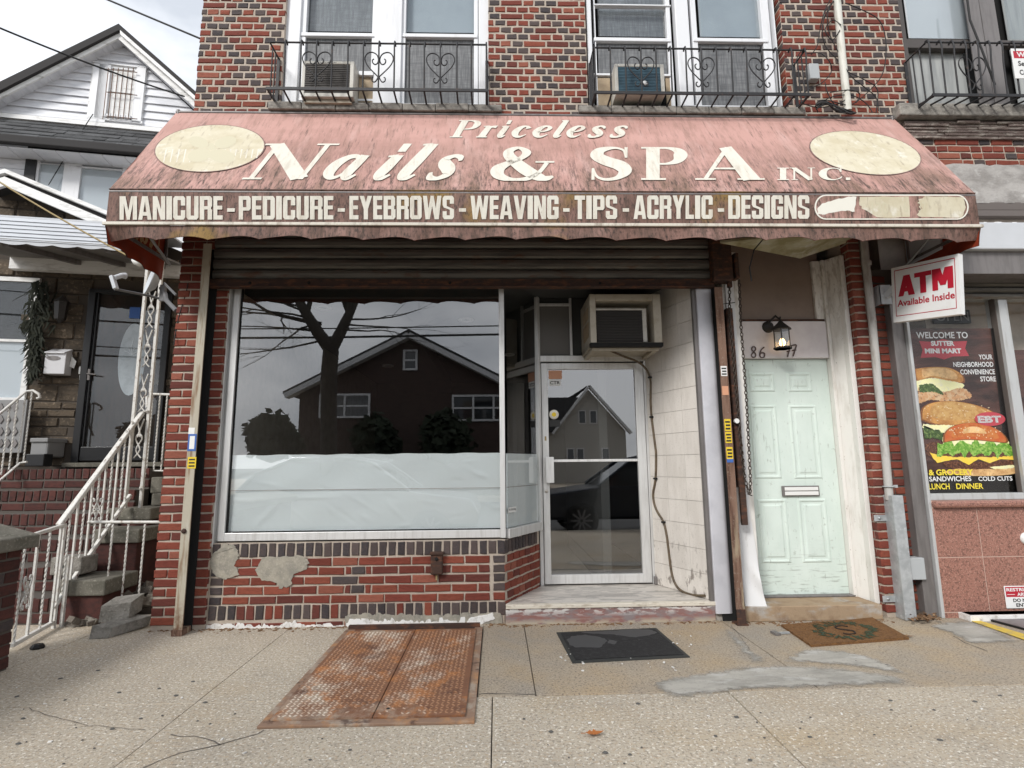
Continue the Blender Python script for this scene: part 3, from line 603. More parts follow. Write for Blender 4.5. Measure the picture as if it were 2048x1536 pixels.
# --- the strip behind the pipe
SY = .05
SX0, SX1 = RP1 + .01, W(1816, 894, SY).x
english(SX0, SX1 - .03, .03, 2.95, SY)
M().box(RP1, SX1 + .3, SY + .009, .3, 0, 2.95).build('pier', 'mortar_dark', bld)  # darker mortar here carries the strip's shade in its colour

# --- place the bricks: the 300 that show largest singly, the rest as one part
def area(b):
    c, rot, w, h, m = b; u = Vector((math.cos(rot), math.sin(rot), 0)) * (w / 2); v = Vector((0, 0, h / 2))
    P = [proj(c + u * a + v * d) for a, d in ((-1, -1), (1, -1), (1, 1), (-1, 1))]
    if not all(-20 < p[0] < 2068 and -20 < p[1] < 1556 for p in P): return 0
    if c.y < .06 and 2.62 < c.z < 4.15: return 0
    if c.z > 2.5 and c.z < 2.8 and c.x > 1: return .5
    return abs(sum(P[i][0] * P[(i + 1) % 4][1] - P[(i + 1) % 4][0] * P[i][1] for i in range(4))) / 2
def brick_geo(w, h, d=.03, j=.0034, rnd=random):
    bv = .004
    J = lambda: rnd.uniform(-j, j)
    o = [(-w / 2 + J(), 0, -h / 2 + J()), (w / 2 + J(), 0, -h / 2 + J()), (w / 2 + J(), 0, h / 2 + J()), (-w / 2 + J(), 0, h / 2 + J())]
    mid = []
    for k in range(4):
        a, b = o[k], o[(k + 1) % 4]; mid.append(((a[0] + b[0]) / 2 + J() * .7, 0, (a[2] + b[2]) / 2 + J() * .7))
    ring = [p for k in range(4) for p in (o[k], mid[k])]
    fr = [(p[0] - bv * (1 if p[0] > 0 else -1) * (abs(p[0]) > w * .3), -.0 + J() * .5, p[2] - bv * (1 if p[2] > 0 else -1) * (abs(p[2]) > h * .3)) for p in ring]
    mdl = [(p[0], .004, p[2]) for p in ring]; bk = [(p[0], d, p[2]) for p in ring]
    vs = fr + mdl + bk; n = 8
    fs = [tuple(range(n))] + [(i, i + n, (i + 1) % n + n, (i + 1) % n) for i in range(n)] + [(i + n, i + 2 * n, (i + 1) % n + 2 * n, (i + 1) % n + n) for i in range(n)]
    return vs, fs
CACHE = {}
def brick_mesh(w, h, m):
    key = (round(w, 2), round(h, 3), m, random.randrange(5))
    if key not in CACHE:
        vs, fs = brick_geo(w, h); me = bpy.data.meshes.new('brick'); me.from_pydata(vs, [], fs); me.materials.append(MATS[m]); CACHE[key] = (me, w)
    return CACHE[key]
def place_bricks(lst, parent, limit, rest_name='brick', seen_only=True):
    o0 = world_loc(parent)
    s = sorted(lst, key=lambda b: -area(b))
    if limit:
        for (c, rot, w, h, m) in s[:limit]:
            me, w0 = brick_mesh(w, h, m)
            o = bpy.data.objects.new('brick', me); COL.objects.link(o); o.parent = parent; o.location = c - o0; o.rotation_euler = (0, R(random.uniform(-.5, .5)), rot); o.scale = (w / w0, 1, 1)
    names = []; mm = M()
    for (c, rot, w, h, m) in s[limit:]:
        if m not in names: names.append(m)
        vs, fs = brick_geo(w, h); cs, sn = math.cos(rot), math.sin(rot)
        mm.add([(c.x + x * cs - y * sn, c.y + x * sn + y * cs, c.z + zz) for x, y, zz in vs], fs, names.index(m))
    if mm.v: mm.build(rest_name, names, parent, **SF)
place_bricks(BRK, bld, 300)

# --- smears of cement and the white drips along the foot of the wall
def blob(m, pts, Y, th, mi=0, jit=.006):
    P = [W(x, y, Y - th) for x, y in pts]
    c = sum(P, Vector()) / len(P); Q = []
    for i in range(len(P)):
        a, b = P[i], P[(i + 1) % len(P)]
        for k in range(5):
            q = a.lerp(b, k / 5); q = q + Vector((random.uniform(-jit, jit), 0, random.uniform(-jit, jit))); Q.append(q)
    n = len(Q); inner = [c + (q - c) * .93 + Vector((0, -th * .2, 0)) for q in Q]
    base = [q + Vector((0, th * 1.3, 0)) for q in Q]
    m.add(Q + inner + base, [(i, (i + 1) % n, (i + 1) % n + n, i + n) for i in range(n)] + [tuple(range(n, 2 * n))] + [(i, i + 2 * n, (i + 1) % n + 2 * n, (i + 1) % n) for i in range(n)], mi)
m = M()
blob(m, [(446, 1088), (470, 1092), (478, 1110), (470, 1130), (476, 1150), (452, 1158), (428, 1150), (416, 1128), (424, 1108), (436, 1104)], KY, .003, jit=.012)
m.build('cement_patch', 'cement_smear', bld)
m = M()
blob(m, [(522, 1114), (560, 1112), (606, 1110), (618, 1122), (612, 1140), (590, 1146), (580, 1170), (560, 1178), (552, 1166), (524, 1162), (512, 1140)], KY, .004, jit=.01)
m.build('cement_patch', 'cement_smear', bld)
m = M()
P = []; x = 412
while x <= 690: P.append((x, 1251 + random.uniform(-4, 4) - (5 if 560 < x < 610 else 0) - (3 if random.random() < .12 else 0))); x += 3.5
blob(m, P + [(690, 1262), (412, 1266)], KY, .002, jit=.002)
P = []; x = 692
while x <= 930: P.append((x, 1242 + random.uniform(-5, 5) - (4 if random.random() < .15 else 0))); x += 3.5
blob(m, P + [(930, 1254), (692, 1258)], KY, .006, jit=.002)
blob(m, [(940, 1236), (958, 1232), (985, 1226), (990, 1238), (968, 1246), (958, 1250), (930, 1250)], KY, .008, jit=.004)
m.build('white_drips', 'white_drip', bld)
m = M()
P = []; x = 690
while x <= 1004: P.append((x, 1229 + random.uniform(-4, 4))); x += 8
blob(m, P + [(1006, 1252), (690, 1258)], KY, .003, jit=.004)
m.build('cement_patch', 'cement_smear', bld)
# --- stone sills
for (a, b) in ((536, 1004), (1158, 1612)):
    m = M(); x0 = W(a, 215, -.04).x; x1 = W(b, 215, -.04).x; k = 7
    xs = [x0 + (x1 - x0) * i / k for i in range(k + 1)]
    for i in range(k): m.box(xs[i], xs[i + 1] - .003, -.045 + random.uniform(-.006, .006), .1, SILL_B, SILL_T + random.uniform(-.006, .002))
    m.build('window_sill', 'sill_stone', bld, bev=.01)

# --- the two upper windows
def sash_window(X0, X1, casings, sashes, name):
    """white casing boards, and for each sash its frame, glass, blind and screen"""
    w = M().rb((casings[0][0], -60), (casings[0][1], 212), .04, .13).build('window', 'white_vinyl', bld, bev=.006)
    for a, b in casings[1:]: M().rb((a, -60), (b, 212), .04, .13).build('casing', 'white_vinyl', w, bev=.006)
    for s in sashes:
        x0, x1, ytop, ymr, ybot, look = s
        f = M()
        f.rb((x0 - 7, ymr), (x1 + 7, ymr + 9), .055, .1)
        for a, b in ((x0 - 8, x0), (x1, x1 + 8)): f.rb((a, -60), (b, 212), .065, .12)
        if ytop > -20: f.rb((x0 - 7, ytop), (x1 + 7, ytop + 5), .055, .1)
        f.rb((x0 - 7, ybot), (x1 + 7, ybot + 6), .055, .1)
        f.build('sash_frame', 'white_vinyl', w, bev=.004)
        M().rb((x0, -60), (x1, ymr), .115, .119).build('pane', 'window_glass', w)
        M().rb((x0 - 3, -60), (x1 + 3, ymr), .15, .155).build('blind', 'blind' if look == 'blind' else 'screen', w)
        M().rb((x0, ymr + 9), (x1, ybot + 2), .09, .093).build('insect_screen', 'screen', w)
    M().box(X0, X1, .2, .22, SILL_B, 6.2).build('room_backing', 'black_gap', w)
    # outer side boards
    return w
sash_window(OL0, OL1, ((564, 592), (753, 800), (957, 979)), ((604, 748, -80, 64, 196, 'screen'), (808, 948, -80, 66, 206, 'blind')), 0)
sash_window(OR0, OR1, ((1170, 1189), (1345, 1389), (1539, 1566)), ((1195, 1335, 7, 74, 146, 'screen'), (1394, 1530, -80, 75, 210, 'blind')), 1)

def one_side(m, n):
    """the street face of a pane takes material 1"""
    for i, f in enumerate(m.f):
        c = (m.v[f[1]] - m.v[f[0]]).cross(m.v[f[2]] - m.v[f[1]])
        mid = sum((m.v[k] for k in f), Vector()) / len(f); ctr = sum(m.v, Vector()) / len(m.v)
        if (mid - ctr).normalized().dot(n) > .0 and abs(c.normalized().dot(n)) > .9: m.m[i] = 1
    return m
# ------------------------------------------------------------------ the shop front
shopw = None
FY = .05
BX0 = W(452, 900, FY).x
def W2(m, a, b, y0, y1, mi=0): return m.rb(a, b, y0, y1, mi)
fr = M()
zb0, zb1 = W(720, 1079, FY).z, W(720, 1063, FY).z; zt = 2.88
xa = W(447, 850, FY).x
fr.box(xa - .075, xa - .01, FY - .02, FY + .06, zb0 - .045, zt)         # outer jamb
fr.box(xa + .015, xa + .065, FY, FY + .06, zb0, zt)
xm = W(1004.5, 850, FY).x
fr.box(xm - .022, xm + .022, FY - .012, FY + .06, zb0 - .002, zt)        # corner post
fr.box(xa + .065, xm - .022, FY + .002, FY + .06, zb0, zb1)             # bottom rail
fr.box(xa - .01, xa + .015, FY + .03, FY + .05, zb0, zt)
fr.box(xa + .065, xm - .022, FY + .002, FY + .06, 2.79, zt)
shopw = fr.build('shop_window_frame', 'aluminium', bld, bev=.003)
gl0 = xa + .065
one_side(M().box(gl0, xm - .02, FY + .03, FY + .036, zb1 - .005, 2.8), Vector((0, -1, 0))).build('pane', ['glass_back', 'shop_glass'], shopw)
M().box(gl0, gl0 + .008, FY + .02, FY + .05, zb1, 2.79).box(gl0, xm - .022, FY + .02, FY + .05, zb1, zb1 + .008).build('gasket', 'black_gap', shopw)
zf = W(740, 908, FY + .05).z
FOLDS = []
for k in range(34):
    an = random.gauss(.3, .55); FOLDS.append((random.random(), random.random(), math.sin(an), math.cos(an), random.uniform(.02, .05), random.uniform(.05, .28), random.uniform(.0015, .006) * random.choice((1, 1, -1))))
def filmf(u, v):
    x = gl0 + (xm - .02 - gl0) * u; z = zb1 + (zf - zb1) * v
    fold = sum(h * max(0, 1 - abs((u - a) * c * 2.2 + (v - b) * d) / w) * max(0, 1 - abs((u - a) * d * 2.2 - (v - b) * c) / l) for a, b, c, d, w, l, h in FOLDS)
    if v > .97: z += .004 * math.sin(u * 41) * math.sin(u * 13)
    return Vector((x, FY + .05 + .003 * math.sin(u * 7 + v * 5) * math.sin(v * 3.1) + .0012 * math.sin(u * 23 - v * 11) - fold, z))
m = M().grid(filmf, 150, 60); m.box(gl0, xm - .02, FY + .0385, FY + .0395, W(740, 978, FY + .05).z - .002, W(740, 978, FY + .05).z + .001, 1)
m.build('window_film', ['film', 'ellipse_rim'], shopw)
# splayed pane
SB = Vector((.40, .63, 0)); SA = Vector((xm + .03, FY + .03, 0)); SU = (SB - SA).normalized(); SN = Vector((SU.y, -SU.x, 0))
zs0, zs1 = zb0 + .0, zb0 + .075
m = M(); m.obox((SA + SB) / 2 + Vector((0, 0, (zs0 + zs1) / 2 - .01)), SU, (0, 0, 1), SN, (SB - SA).length / 2, (zs1 - zs0) / 2, .03)
m.obox(SB + Vector((0, 0, 1.78)), SU, (0, 0, 1), SN, .018, 1.1, .02)
sp = m.build('splayed_window_frame', 'aluminium', bld, bev=.003)
m = M(); m.obox((SA + SB) / 2 + SN * .0 + Vector((0, 0, (zs1 + 2.88) / 2)), SU, (0, 0, 1), SN, (SB - SA).length / 2 - .02, (2.88 - zs1) / 2, .003); one_side(m, SN).build('pane', ['glass_back', 'shop_glass'], sp)
m = M(); m.obox((SA + SB) / 2 - SN * .012 + Vector((0, 0, (zs1 + zf) / 2 - .005)), SU, (0, 0, 1), SN, (SB - SA).length / 2 - .02, (zf - zs1) / 2, .002)
m.obox((SA + SB) / 2 - SN * .0065 + Vector((0, 0, W(740, 978, FY).z)), SU, (0, 0, 1), SN, (SB - SA).length / 2 - .02, .0015, .001, 1); m.build('window_film', ['film', 'ellipse_rim'], sp)
# small notice
sg = M(); c = SA + SU * .09 + Vector((0, 0, W(1021, 1020, .12).z)) + SN * .0055
sg.obox(c, SU, (0, 0, 1), SN, .07, .022, .0015); txtbox(sg, 'No Soliciting', c - SU * .062 - Vector((0, 0, .012)) + SN * .0022, SU, (0, 0, 1), .124, .026, .01, 1)
sg.build('notice_card', ['sticker_white', 'ink_black'], None, **T('small white No Soliciting card low on the splayed side window', 'notice'))

# ------------------------------------------------------------------ recess of the entrance
DY = .65
ZS = .15                                             # top of the step
D0, D1 = W(1082, 723, DY).x, W(1287, 729, DY).x      # door leaf
DT = W(1180, 726, DY).z
TW0 = Vector((W(1311, 1163, DY).x, DY, 0)); TW1 = Vector((W(1427, 1196, .0).x, .0, 0))
# step
m = M(); sx1 = W(1432, 1230, -.02).x
m.prism([(KX1 + .003, -.015, 0), (sx1, -.015, 0), (sx1, .4, 0), (KX1 + .003, .4, 0)], (0, 0, ZS - .03), 1)
m.prism([(KX1 + .004, -.025, ZS - .03), (sx1 + .004, -.025, ZS - .03), (sx1 + .004, .03, ZS - .03), (KX1 + .004, .03, ZS - .03)], (0, 0, .03), 2)
m.prism([(KX1 + .005, .03, ZS - .03), (sx1, .03, ZS - .03), (TW0.x + .1, .75, ZS - .03), (.38, .75, ZS - .03)], (0, 0, .028), 0)
m.build('entrance_step', ['marble', 'step_paint', 'nosing'], bld, bev=.004)
# door
dm = M()
b0, b1 = W(1096, 800, DY).x, W(1271, 800, DY).x; zbt = W(1180, 1149, DY).z; ztp = W(1180, 738, DY).z; zm = W(1180, 921, DY).z
dm.box(D0, b0, DY, DY + .045, ZS + .012, DT); dm.box(b1, D1 - .01, DY, DY + .045, ZS + .012, DT)
dm.box(b0, b1, DY + .001, DY + .044, ZS + .012, zbt); dm.box(b0, b1, DY + .001, DY + .044, ztp, DT); dm.box(b0, b1, DY + .004, DY + .04, zm - .012, zm + .012)
door = dm.build('glass_door', 'aluminium', bld, bev=.003)
one_side(M().box(b0, b1, DY + .02, DY + .026, zbt, ztp), Vector((0, -1, 0))).build('pane', ['glass_back', 'shop_glass'], door)
hz0, hz1 = W(1098, 966, DY - .05).z, W(1098, 914, DY - .05).z; hx = W(1092, 940, DY - .05).x
M().box(hx, hx + .075, DY - .055, DY - .045, hz0, hz1).box(hx + .008, hx + .022, DY - .045, DY, hz0 + .03, hz0 + .05).box(hx + .008, hx + .022, DY - .045, DY, hz1 - .05, hz1 - .03).box(hx, hx + .012, DY - .045, DY - .02, hz0, hz1).build('handle', 'aluminium', door, bev=.004)
lc = W(1093, 982, DY); M().lathe([(.017, 0), (.017, .008), (.011, .012), (0, .012)], (lc.x, DY, lc.z), (0, -1, 0)).build('lock', 'steel_slot', door)
q = W(1091, 877, DY); M().box(q.x - .008, q.x + .008, DY - .003, DY + .0, q.z - .02, q.z + .02).build('latch_plate', 'cable_tan', door)
q = W(1305, 1160, DY); M().box(D1 + .0, D1 + .035, DY - .03, DY, ZS, ZS + .07).build('hinge', 'frame_grey', door, bev=.006)
# jambs and the head over the door
m = M(); m.box(D0 - .04, D0 - .006, DY + .0, DY + .05, ZS, 2.88); m.box(D1 - .004, D1 + .035, DY + .004, DY + .05, ZS, 2.88)
hb0, hb1 = W(1180, 725, DY).z + .01, W(1180, 711, DY).z; m.box(D0 - .006, D1 - .004, DY - .004, DY + .05, hb0, hb1)
px = W(1142, 660, DY).x; m.box(px - .012, px + .012, DY + .004, DY + .05, hb1, 2.88)
pz = W(1100, 611, DY).z; m.box(D0 - .006, px - .012, DY + .004, DY + .05, pz, pz + .025)
m.build('door_frame', 'aluminium', bld, bev=.003)
M().box(D0 - .006, px - .012, DY + .03, DY + .04, hb1, pz).build('transom_panel', 'transom_grey', bld)
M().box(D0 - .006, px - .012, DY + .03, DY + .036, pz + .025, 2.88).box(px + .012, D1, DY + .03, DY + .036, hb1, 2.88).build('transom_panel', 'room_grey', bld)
# tiled wall, tile by tile
TU = (TW1 - TW0).normalized(); TL = (TW1 - TW0).length; TN = Vector((TU.y, -TU.x, 0)) * -1
if TN.x > 0: TN = -TN
wall = M(); back = Vector((.16, .0, 0))
wall.prism([TW0 - TN * .006, TW1 - TN * .006, TW1 + Vector((.12, 0, 0)), TW0 + Vector((.12, .1, 0))], (0, 0, 2.88)); tw = wall.build('tiled_wall', 'grout', bld)
rows = 14; th_ = (2.88 - ZS) / rows
tm = {}
for r in range(rows):
    cols = 3
    for c in range(cols):
        w_ = TL / cols; cc = TW0 + TU * (w_ * (c + .5)) + Vector((0, 0, ZS + th_ * (r + .5)))
        key = 'tile'
        if key not in tm:
            g = M(); g.obox((0, 0, 0), TU, (0, 0, 1), TN, w_ / 2 - .0015, th_ / 2 - .0015, .006); o = g.build('tile', 'tile_beige', tw, bev=.0015)
            me = o.data; me.transform(Matrix.Translation(world_loc(tw))); bpy.data.objects.remove(o); tm[key] = me
        o = bpy.data.objects.new('tile', tm[key]); COL.objects.link(o); o.parent = tw; o.location = cc - world_loc(tw) - TN * .005 + TN * random.uniform(-.0006, .0006)
# ceiling of the recess and the shop room behind
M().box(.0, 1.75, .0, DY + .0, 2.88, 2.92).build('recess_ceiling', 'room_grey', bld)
rm = M(); rx0, rx1, ry0, ry1 = -2.5, 1.66, .12, 6.5
rm.box(rx0, rx1, ry1, ry1 + .1, 0, 2.95); rm.box(rx0 - .1, rx0, ry0 + .2, ry1, 0, 2.95); rm.box(rx1, rx1 + .1, .7, ry1, 0, 2.95)
rm.box(rx0, rx1, ry0, ry1, 2.92, 3.0); rm.box(-1.9, -.9, 2.0, 6.5, 2.72, 2.92); rm.box(rx0, rx1, ry0 + .2, ry1, .0, .1, 1)
rm.box(1.0, 1.08, .75, 3.4, .1, 2.92)
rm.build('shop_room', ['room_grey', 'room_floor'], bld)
for x_, y_ in ((W(648, 578, 1.1).x, 1.1), (W(932, 595, 1.6).x, 1.6), (-1.6, 3.4), (.2, 3.6)):
    M().lathe([(.09, 0), (.085, -.012), (.06, -.014), (.055, .01), (0, .01)], (x_, y_, 2.92 if x_ > -.9 or y_ < 2 else 2.72)).build('ceiling_light', 'white_vinyl', bld)
# ================================================================== ROLLER SHUTTER, rolled up under the awning
sh = thing('roller_shutter', 'dirty grey steel roller shutter rolled up above the shop window, with guide rails', 'shutter', (W(920, 570, -.05).x, -.05, 2.7))
sx0, sx1 = W(427, 540, -.05).x, W(1420, 540, -.05).x
zb = W(920, 576, -.06).z; zbar = W(920, 558, -.06).z
pit = (W(920, 492, -.06).z - W(920, 555, -.06).z) / 3
for k in range(8):
    z0 = zbar + pit * k
    prof = [(-.045, z0), (-.062, z0 + pit * .18), (-.066, z0 + pit * .5), (-.060, z0 + pit * .8), (-.045, z0 + pit * .9), (-.04, z0 + pit * .93), (-.052, z0 + pit * .96), (-.045, z0 + pit)]
    vs = [(x, y, z) for x in (sx0, sx1) for y, z in prof] + [(x, -.03, z) for x in (sx0, sx1) for z in (z0, z0 + pit)]
    n = len(prof); m = M().add(vs, [(i, i + 1, n + i + 1, n + i) for i in range(n - 1)])
    m.build('slat', 'shutter_steel', sh)
m = M().box(sx0 - .02, sx1 + .02, -.075, -.03, zb, zbar - .004); m.box(sx0 - .02, sx1 + .02, -.095, -.075, zb, zb + .012)
bb = m.build('bottom_bar', 'rust_dark', sh, bev=.003)
for px in (500, 618, 900, 1200):
    c = W(px, 566, -.075); M().lathe([(.012, 0), (.012, .006), (0, .008)], c, (0, -1, 0), 8).build('bolt', 'black_gap', bb)
# left guide: an open channel, its slot facing the door side
gx0, gx1 = W(384, 790, -.14).x, W(401, 790, -.14).x
m = M().box(gx0, gx1, -.145, -.139, .0, 3.1); m.box(gx0, gx0 + .006, -.139, -.012, .0, 3.1, 1); m.box(gx0 + .006, gx1 + .002, -.02, -.012, .0, 3.1, 2); m.box(gx0 + .006, gx1 - .004, -.139, -.134, .0, 3.1, 2)  # inner faces painted black for the shade inside the slot
m.box(gx0 - .01, gx1 + .002, -.152, -.03, .0, .045, 3)
gl = m.build('guide_rail', ['rail_beige', 'rail_rust', 'black_gap', 'rail_rust'], sh)
c = W(368, 1062, -.146); M().lathe([(.02, 0), (.018, .01), (.006, .014), (0, .014)], c, (0, -1, 0), 8).build('bolt', 'rust_dark', gl)
for (a, b, mt) in (((377, 868), (391, 902), 'sticker_blue'), ((376, 914), (391, 937), 'sticker_yellow')):
    m = M().rb(a, b, -.1475, -.1455)
    p = W(a[0], a[1], -.148); q = W(b[0], b[1], -.148); w = q.x - p.x; h = p.z - q.z
    if mt == 'sticker_blue':
        m.box(p.x + w * .2, p.x + w * .8, -.1482, -.1476, q.z + h * .12, q.z + h * .88, 1); m.box(p.x - .002, p.x + w * .7, -.1475, -.1455, p.z, p.z + .05, 1)
    else:
        for k in range(3): m.box(p.x + w * .15, p.x + w * .85, -.1482, -.1476, q.z + h * (.15 + .28 * k), q.z + h * (.28 + .28 * k), 1)
    m.build('sticker', [mt, 'sticker_white' if mt == 'sticker_blue' else 'ink_black'], gl)
# right guide, rusty, its slot facing left
hx0, hx1 = W(1449, 880, -.14).x, W(1465, 880, -.14).x
m = M().box(hx0, hx1, -.145, -.139, .0, 2.72); m.box(hx1 - .006, hx1, -.139, -.012, .0, 2.72, 1); m.box(hx0 - .06, hx1 - .006, -.02, -.012, .0, 2.9, 2); m.box(hx0 + .004, hx1 - .006, -.139, -.134, .0, 2.72, 2)  # black backing plate stands for the shadowed gap left of the rail
m.box(hx0 - .002, hx1 + .02, -.155, -.05, 0, .012, 1); m.box(hx0, hx1 + .004, -.15, -.139, .0, .12, 1)
gr = m.build('guide_rail', ['rail_rust', 'rust_dark', 'black_gap'], sh)
for (y0, y1, mt, pad) in ((732, 752, 'sticker_white', 0), (772, 790, 'sticker_orange', 1), (838, 862, 'sticker_yellow', 0), (864, 886, 'sticker_yellow', 0), (894, 918, 'sticker_yellow', 0), (918, 925, 'sticker_blue', 0)):
    p = W(0, y0, -.148); q = W(0, y1, -.148); z1 = W(1450, y0, -.148).z; z0 = W(1450, y1, -.148).z
    m = M().box(hx0 + .006, hx1 - .008, -.1475, -.1455, z0, z1)
    for k in range(3):
        if mt in ('sticker_yellow', 'sticker_white'): m.box(hx0 + .012 + .004 * (k % 2), hx1 - .014, -.1482, -.1476, z0 + (z1 - z0) * (.12 + .28 * k), z0 + (z1 - z0) * (.27 + .28 * k), 1)
    m.build('sticker', [mt, 'ink_black'], gr)
# chain hoist: dark housing, flat bar, endless chain
m = M().rb((1422, 470), (1468, 560), -.14, -.02); m.rb((1468, 505), (1481, 556), -.12, -.03); m.rb((1456, 560), (1466, 574), -.1, -.06)
hoist = m.build('hoist_housing', 'rust_dark', sh, bev=.01)
a0, a1 = W(1460, 617, -.07), W(1487, 1050, -.07)
m = M().box((a0.x + a1.x) / 2 - .024, (a0.x + a1.x) / 2 + .024, -.085, -.055, a1.z, a0.z); m.box((a0.x + a1.x) / 2 - .03, (a0.x + a1.x) / 2 - .024, -.085, -.03, a1.z + .3, a0.z); m.build('lock_bar', 'rust_dark', sh, bev=.003)
def chain(path, pitch=.031, r=.0042, name='chain', parent=sh):
    m = M(); P = [Vector(p) for p in path]; L = [0]
    for a, b in zip(P, P[1:]): L.append(L[-1] + (b - a).length)
    n = int(L[-1] / pitch)
    def at(s):
        for i in range(len(P) - 1):
            if s <= L[i + 1]: return P[i].lerp(P[i + 1], (s - L[i]) / max(L[i + 1] - L[i], 1e-6))
        return P[-1]
    for k in range(n):
        c = at(pitch * (k + .5)); d = (at(pitch * (k + .9)) - at(pitch * (k + .1))).normalized()
        s = d.cross(Vector((0, -1, 0))); s.normalize(); t = d.cross(s)
        ax = s if k % 2 else t
        pts = [c + d * (math.sin(a) * pitch * .62) + ax * (math.cos(a) * pitch * .36) for a in [2 * math.pi * j / 8 for j in range(8)]]
        m.tube(pts, r, 5, closed=True)
    return m.build(name, 'chain_steel', parent)
cy = -.105
chain([W(1459, 574, cy), W(1459, 640, cy), W(1467, 720, cy), W(1473, 790, cy), W(1481, 880, cy), W(1490, 960, cy), W(1499, 988, cy), W(1500, 990, cy), W(1501, 960, cy), W(1498, 900, cy), W(1493, 800, cy), W(1487, 720, cy), W(1482, 650, cy), W(1478, 556, cy)])
c = W(1473, 842, -.11); M().lathe([(.02, -.012), (.022, 0), (.02, .012)], c, (0, -1, 0), 10).build('padlock', 'sticker_white', hoist)
M().beam(W(1446, 608, -.11), W(1470, 605, -.11), .006, .006).build('wire_tie', 'cable_black', hoist)

# ================================================================== AWNING
AWY = -.70
azT = W(1000, 228).z; ax0, ax1 = W(355, 222).x, W(1785, 233).x
azF = (W(220, 383, AWY).z + W(1950, 382, AWY).z) / 2
azB = (W(213, 452, AWY).z + W(1960, 450, AWY).z) / 2
azS = (W(1000, 474, AWY).z)
awn = thing('awning', 'faded pink cloth shop awning with white Nails and SPA lettering over the shop front', 'awning', ((ax0 + ax1) / 2, -.35, azB))
SLO = Vector((0, AWY, azF - azT)); SLN = Vector((0, SLO.z, -SLO.y)).normalized()
if SLN.z < 0: SLN = -SLN
AP0 = Vector((0, 0, azT))
def sag(u, v): return .012 * math.sin(u * 40) * math.sin(math.pi * v) * .35 + .006 * math.sin(u * 17 + v * 6) * math.sin(math.pi * v)
def slope(u, v, d=0.):
    return Vector((ax0 + (ax1 - ax0) * u, AWY * v, azT + (azF - azT) * v)) + SLN * (sag(u, v) * .4 + d)
m = M().grid(lambda u, v: slope(u, v), 80, 12); m.grid(lambda u, v: slope(1 - u, v, -.006), 40, 6, 1)
m.build('awning_cover', ['awning_cloth', 'awning_inside'], awn)
m = M().grid(lambda u, v: Vector((ax0 + (ax1 - ax0) * u, AWY + .004 * math.sin(u * 60) * (v * (1 - v)) * 3, azF + (azB - azF) * v)), 80, 4)
m.grid(lambda u, v: Vector((ax1 + (ax0 - ax1) * u, AWY + .008, azF + (azB - azF) * v)), 10, 2, 1)
m.tube([(ax0, AWY - .001, azF + .001), (ax1, AWY - .001, azF + .001)], .005, 6)
m.build('front_panel', ['valance_cloth', 'awning_inside'], awn)
m = M().box(ax0 - .012, ax1 + .012, AWY - .022, AWY - .004, azB - .012, azB + .012); m.build('front_rail', 'awning_trim', awn, bev=.004)
NS = 17.5
def scal(u, v):
    zl = azB - .012 - ((azB - azS) - .025 * abs(math.sin(math.pi * u * NS)) ** .7 + .02)
    y = AWY - .006 + .012 * math.sin(u * math.pi * NS * 2) * v + .02 * v * math.sin(u * 23) * .5 - .012 * v
    if u > .93: y += .05 * v * (u - .93) / .07
    if u < .05: y += .06 * v * (.05 - u) / .05
    return Vector((ax0 + (ax1 - ax0) * u, y, azB - .012 + (zl - azB + .012) * v))
m = M().grid(scal, 420, 4); m.grid(lambda u, v: scal(1 - u, v) + Vector((0, .005, 0)), 210, 2, 1)
m.build('scalloped_flap', ['valance_cloth', 'awning_inside'], awn)
for sd_, X in ((0, ax0), (1, ax1)):
    o = Vector((.006 if sd_ == 0 else -.006, 0, 0))
    tri = [(X, 0, azT), (X, AWY, azF), (X, AWY, azB), (X, 0, azB)]
    m = M().poly(tri if sd_ else tri[::-1]); m.poly([Vector(p) + o for p in (tri[::-1] if sd_ else tri)], 1)
    m.build('side_panel', ['awning_cloth', 'awning_inside'], awn)
    def sflap(u, v, X=X, s=(-1 if sd_ == 0 else 1)):
        h = .15 + .035 * u - .022 * abs(math.sin(math.pi * u * 3.2)); k = 1
        return Vector((X + s * (-.03 * v * (1 - u) + .012 * math.sin(u * 20) * v), AWY * (1 - u) - .002, azB - .005 - h * v * k))
    m = M().grid(sflap, 50, 4); m.grid(lambda u, v, o=o: sflap(1 - u, v) + o, 40, 3, 1)
    m.build('side_flap', ['valance_cloth', 'awning_inside'], awn)
    M().box(X + o.x * 2 - .012, X + o.x * 2 + .012, AWY, -.002, azB - .012, azB + .012).build('side_rail', 'frame_grey', awn)
    M().tube([(X + o.x * 5, AWY * .55, azF - .12), (X + o.x * 5 + (.03 if sd_ == 0 else -.03), -.01, azB - .05)], .011, 7).build('brace', 'box_grey', awn)
    M().tube([(X + o.x * 3, -.015, azB), (X + o.x * 3, -.015, azT)], .014, 7).build('wall_post', 'frame_grey', awn)
M().tube([(ax0, AWY + .012, azF - .015), (ax1, AWY + .012, azF - .015)], .014, 8).tube([(ax0, -.012, azT - .02), (ax1, -.012, azT - .02)], .014, 8).build('frame_tube', 'frame_grey', awn)
# mirrored lettering of the side panel, seen from inside
def inside_fn(ch, y0, y1):
    def fn(a, b, off): return Vector((ax0 + .0075 + off, y0 + (y1 - y0) * a, azB + .03 + .24 * b + (0.0)))
    return fn
m = M(); yy = -.08
for ch, w in (('N', .15), ('a', .09), ('i', .05), ('l', .05), ('s', .08)):
    serif(m, ch, inside_fn(ch, yy, yy - w), .0003); yy -= w + .012
m.build('lettering', 'inside_print', awn)
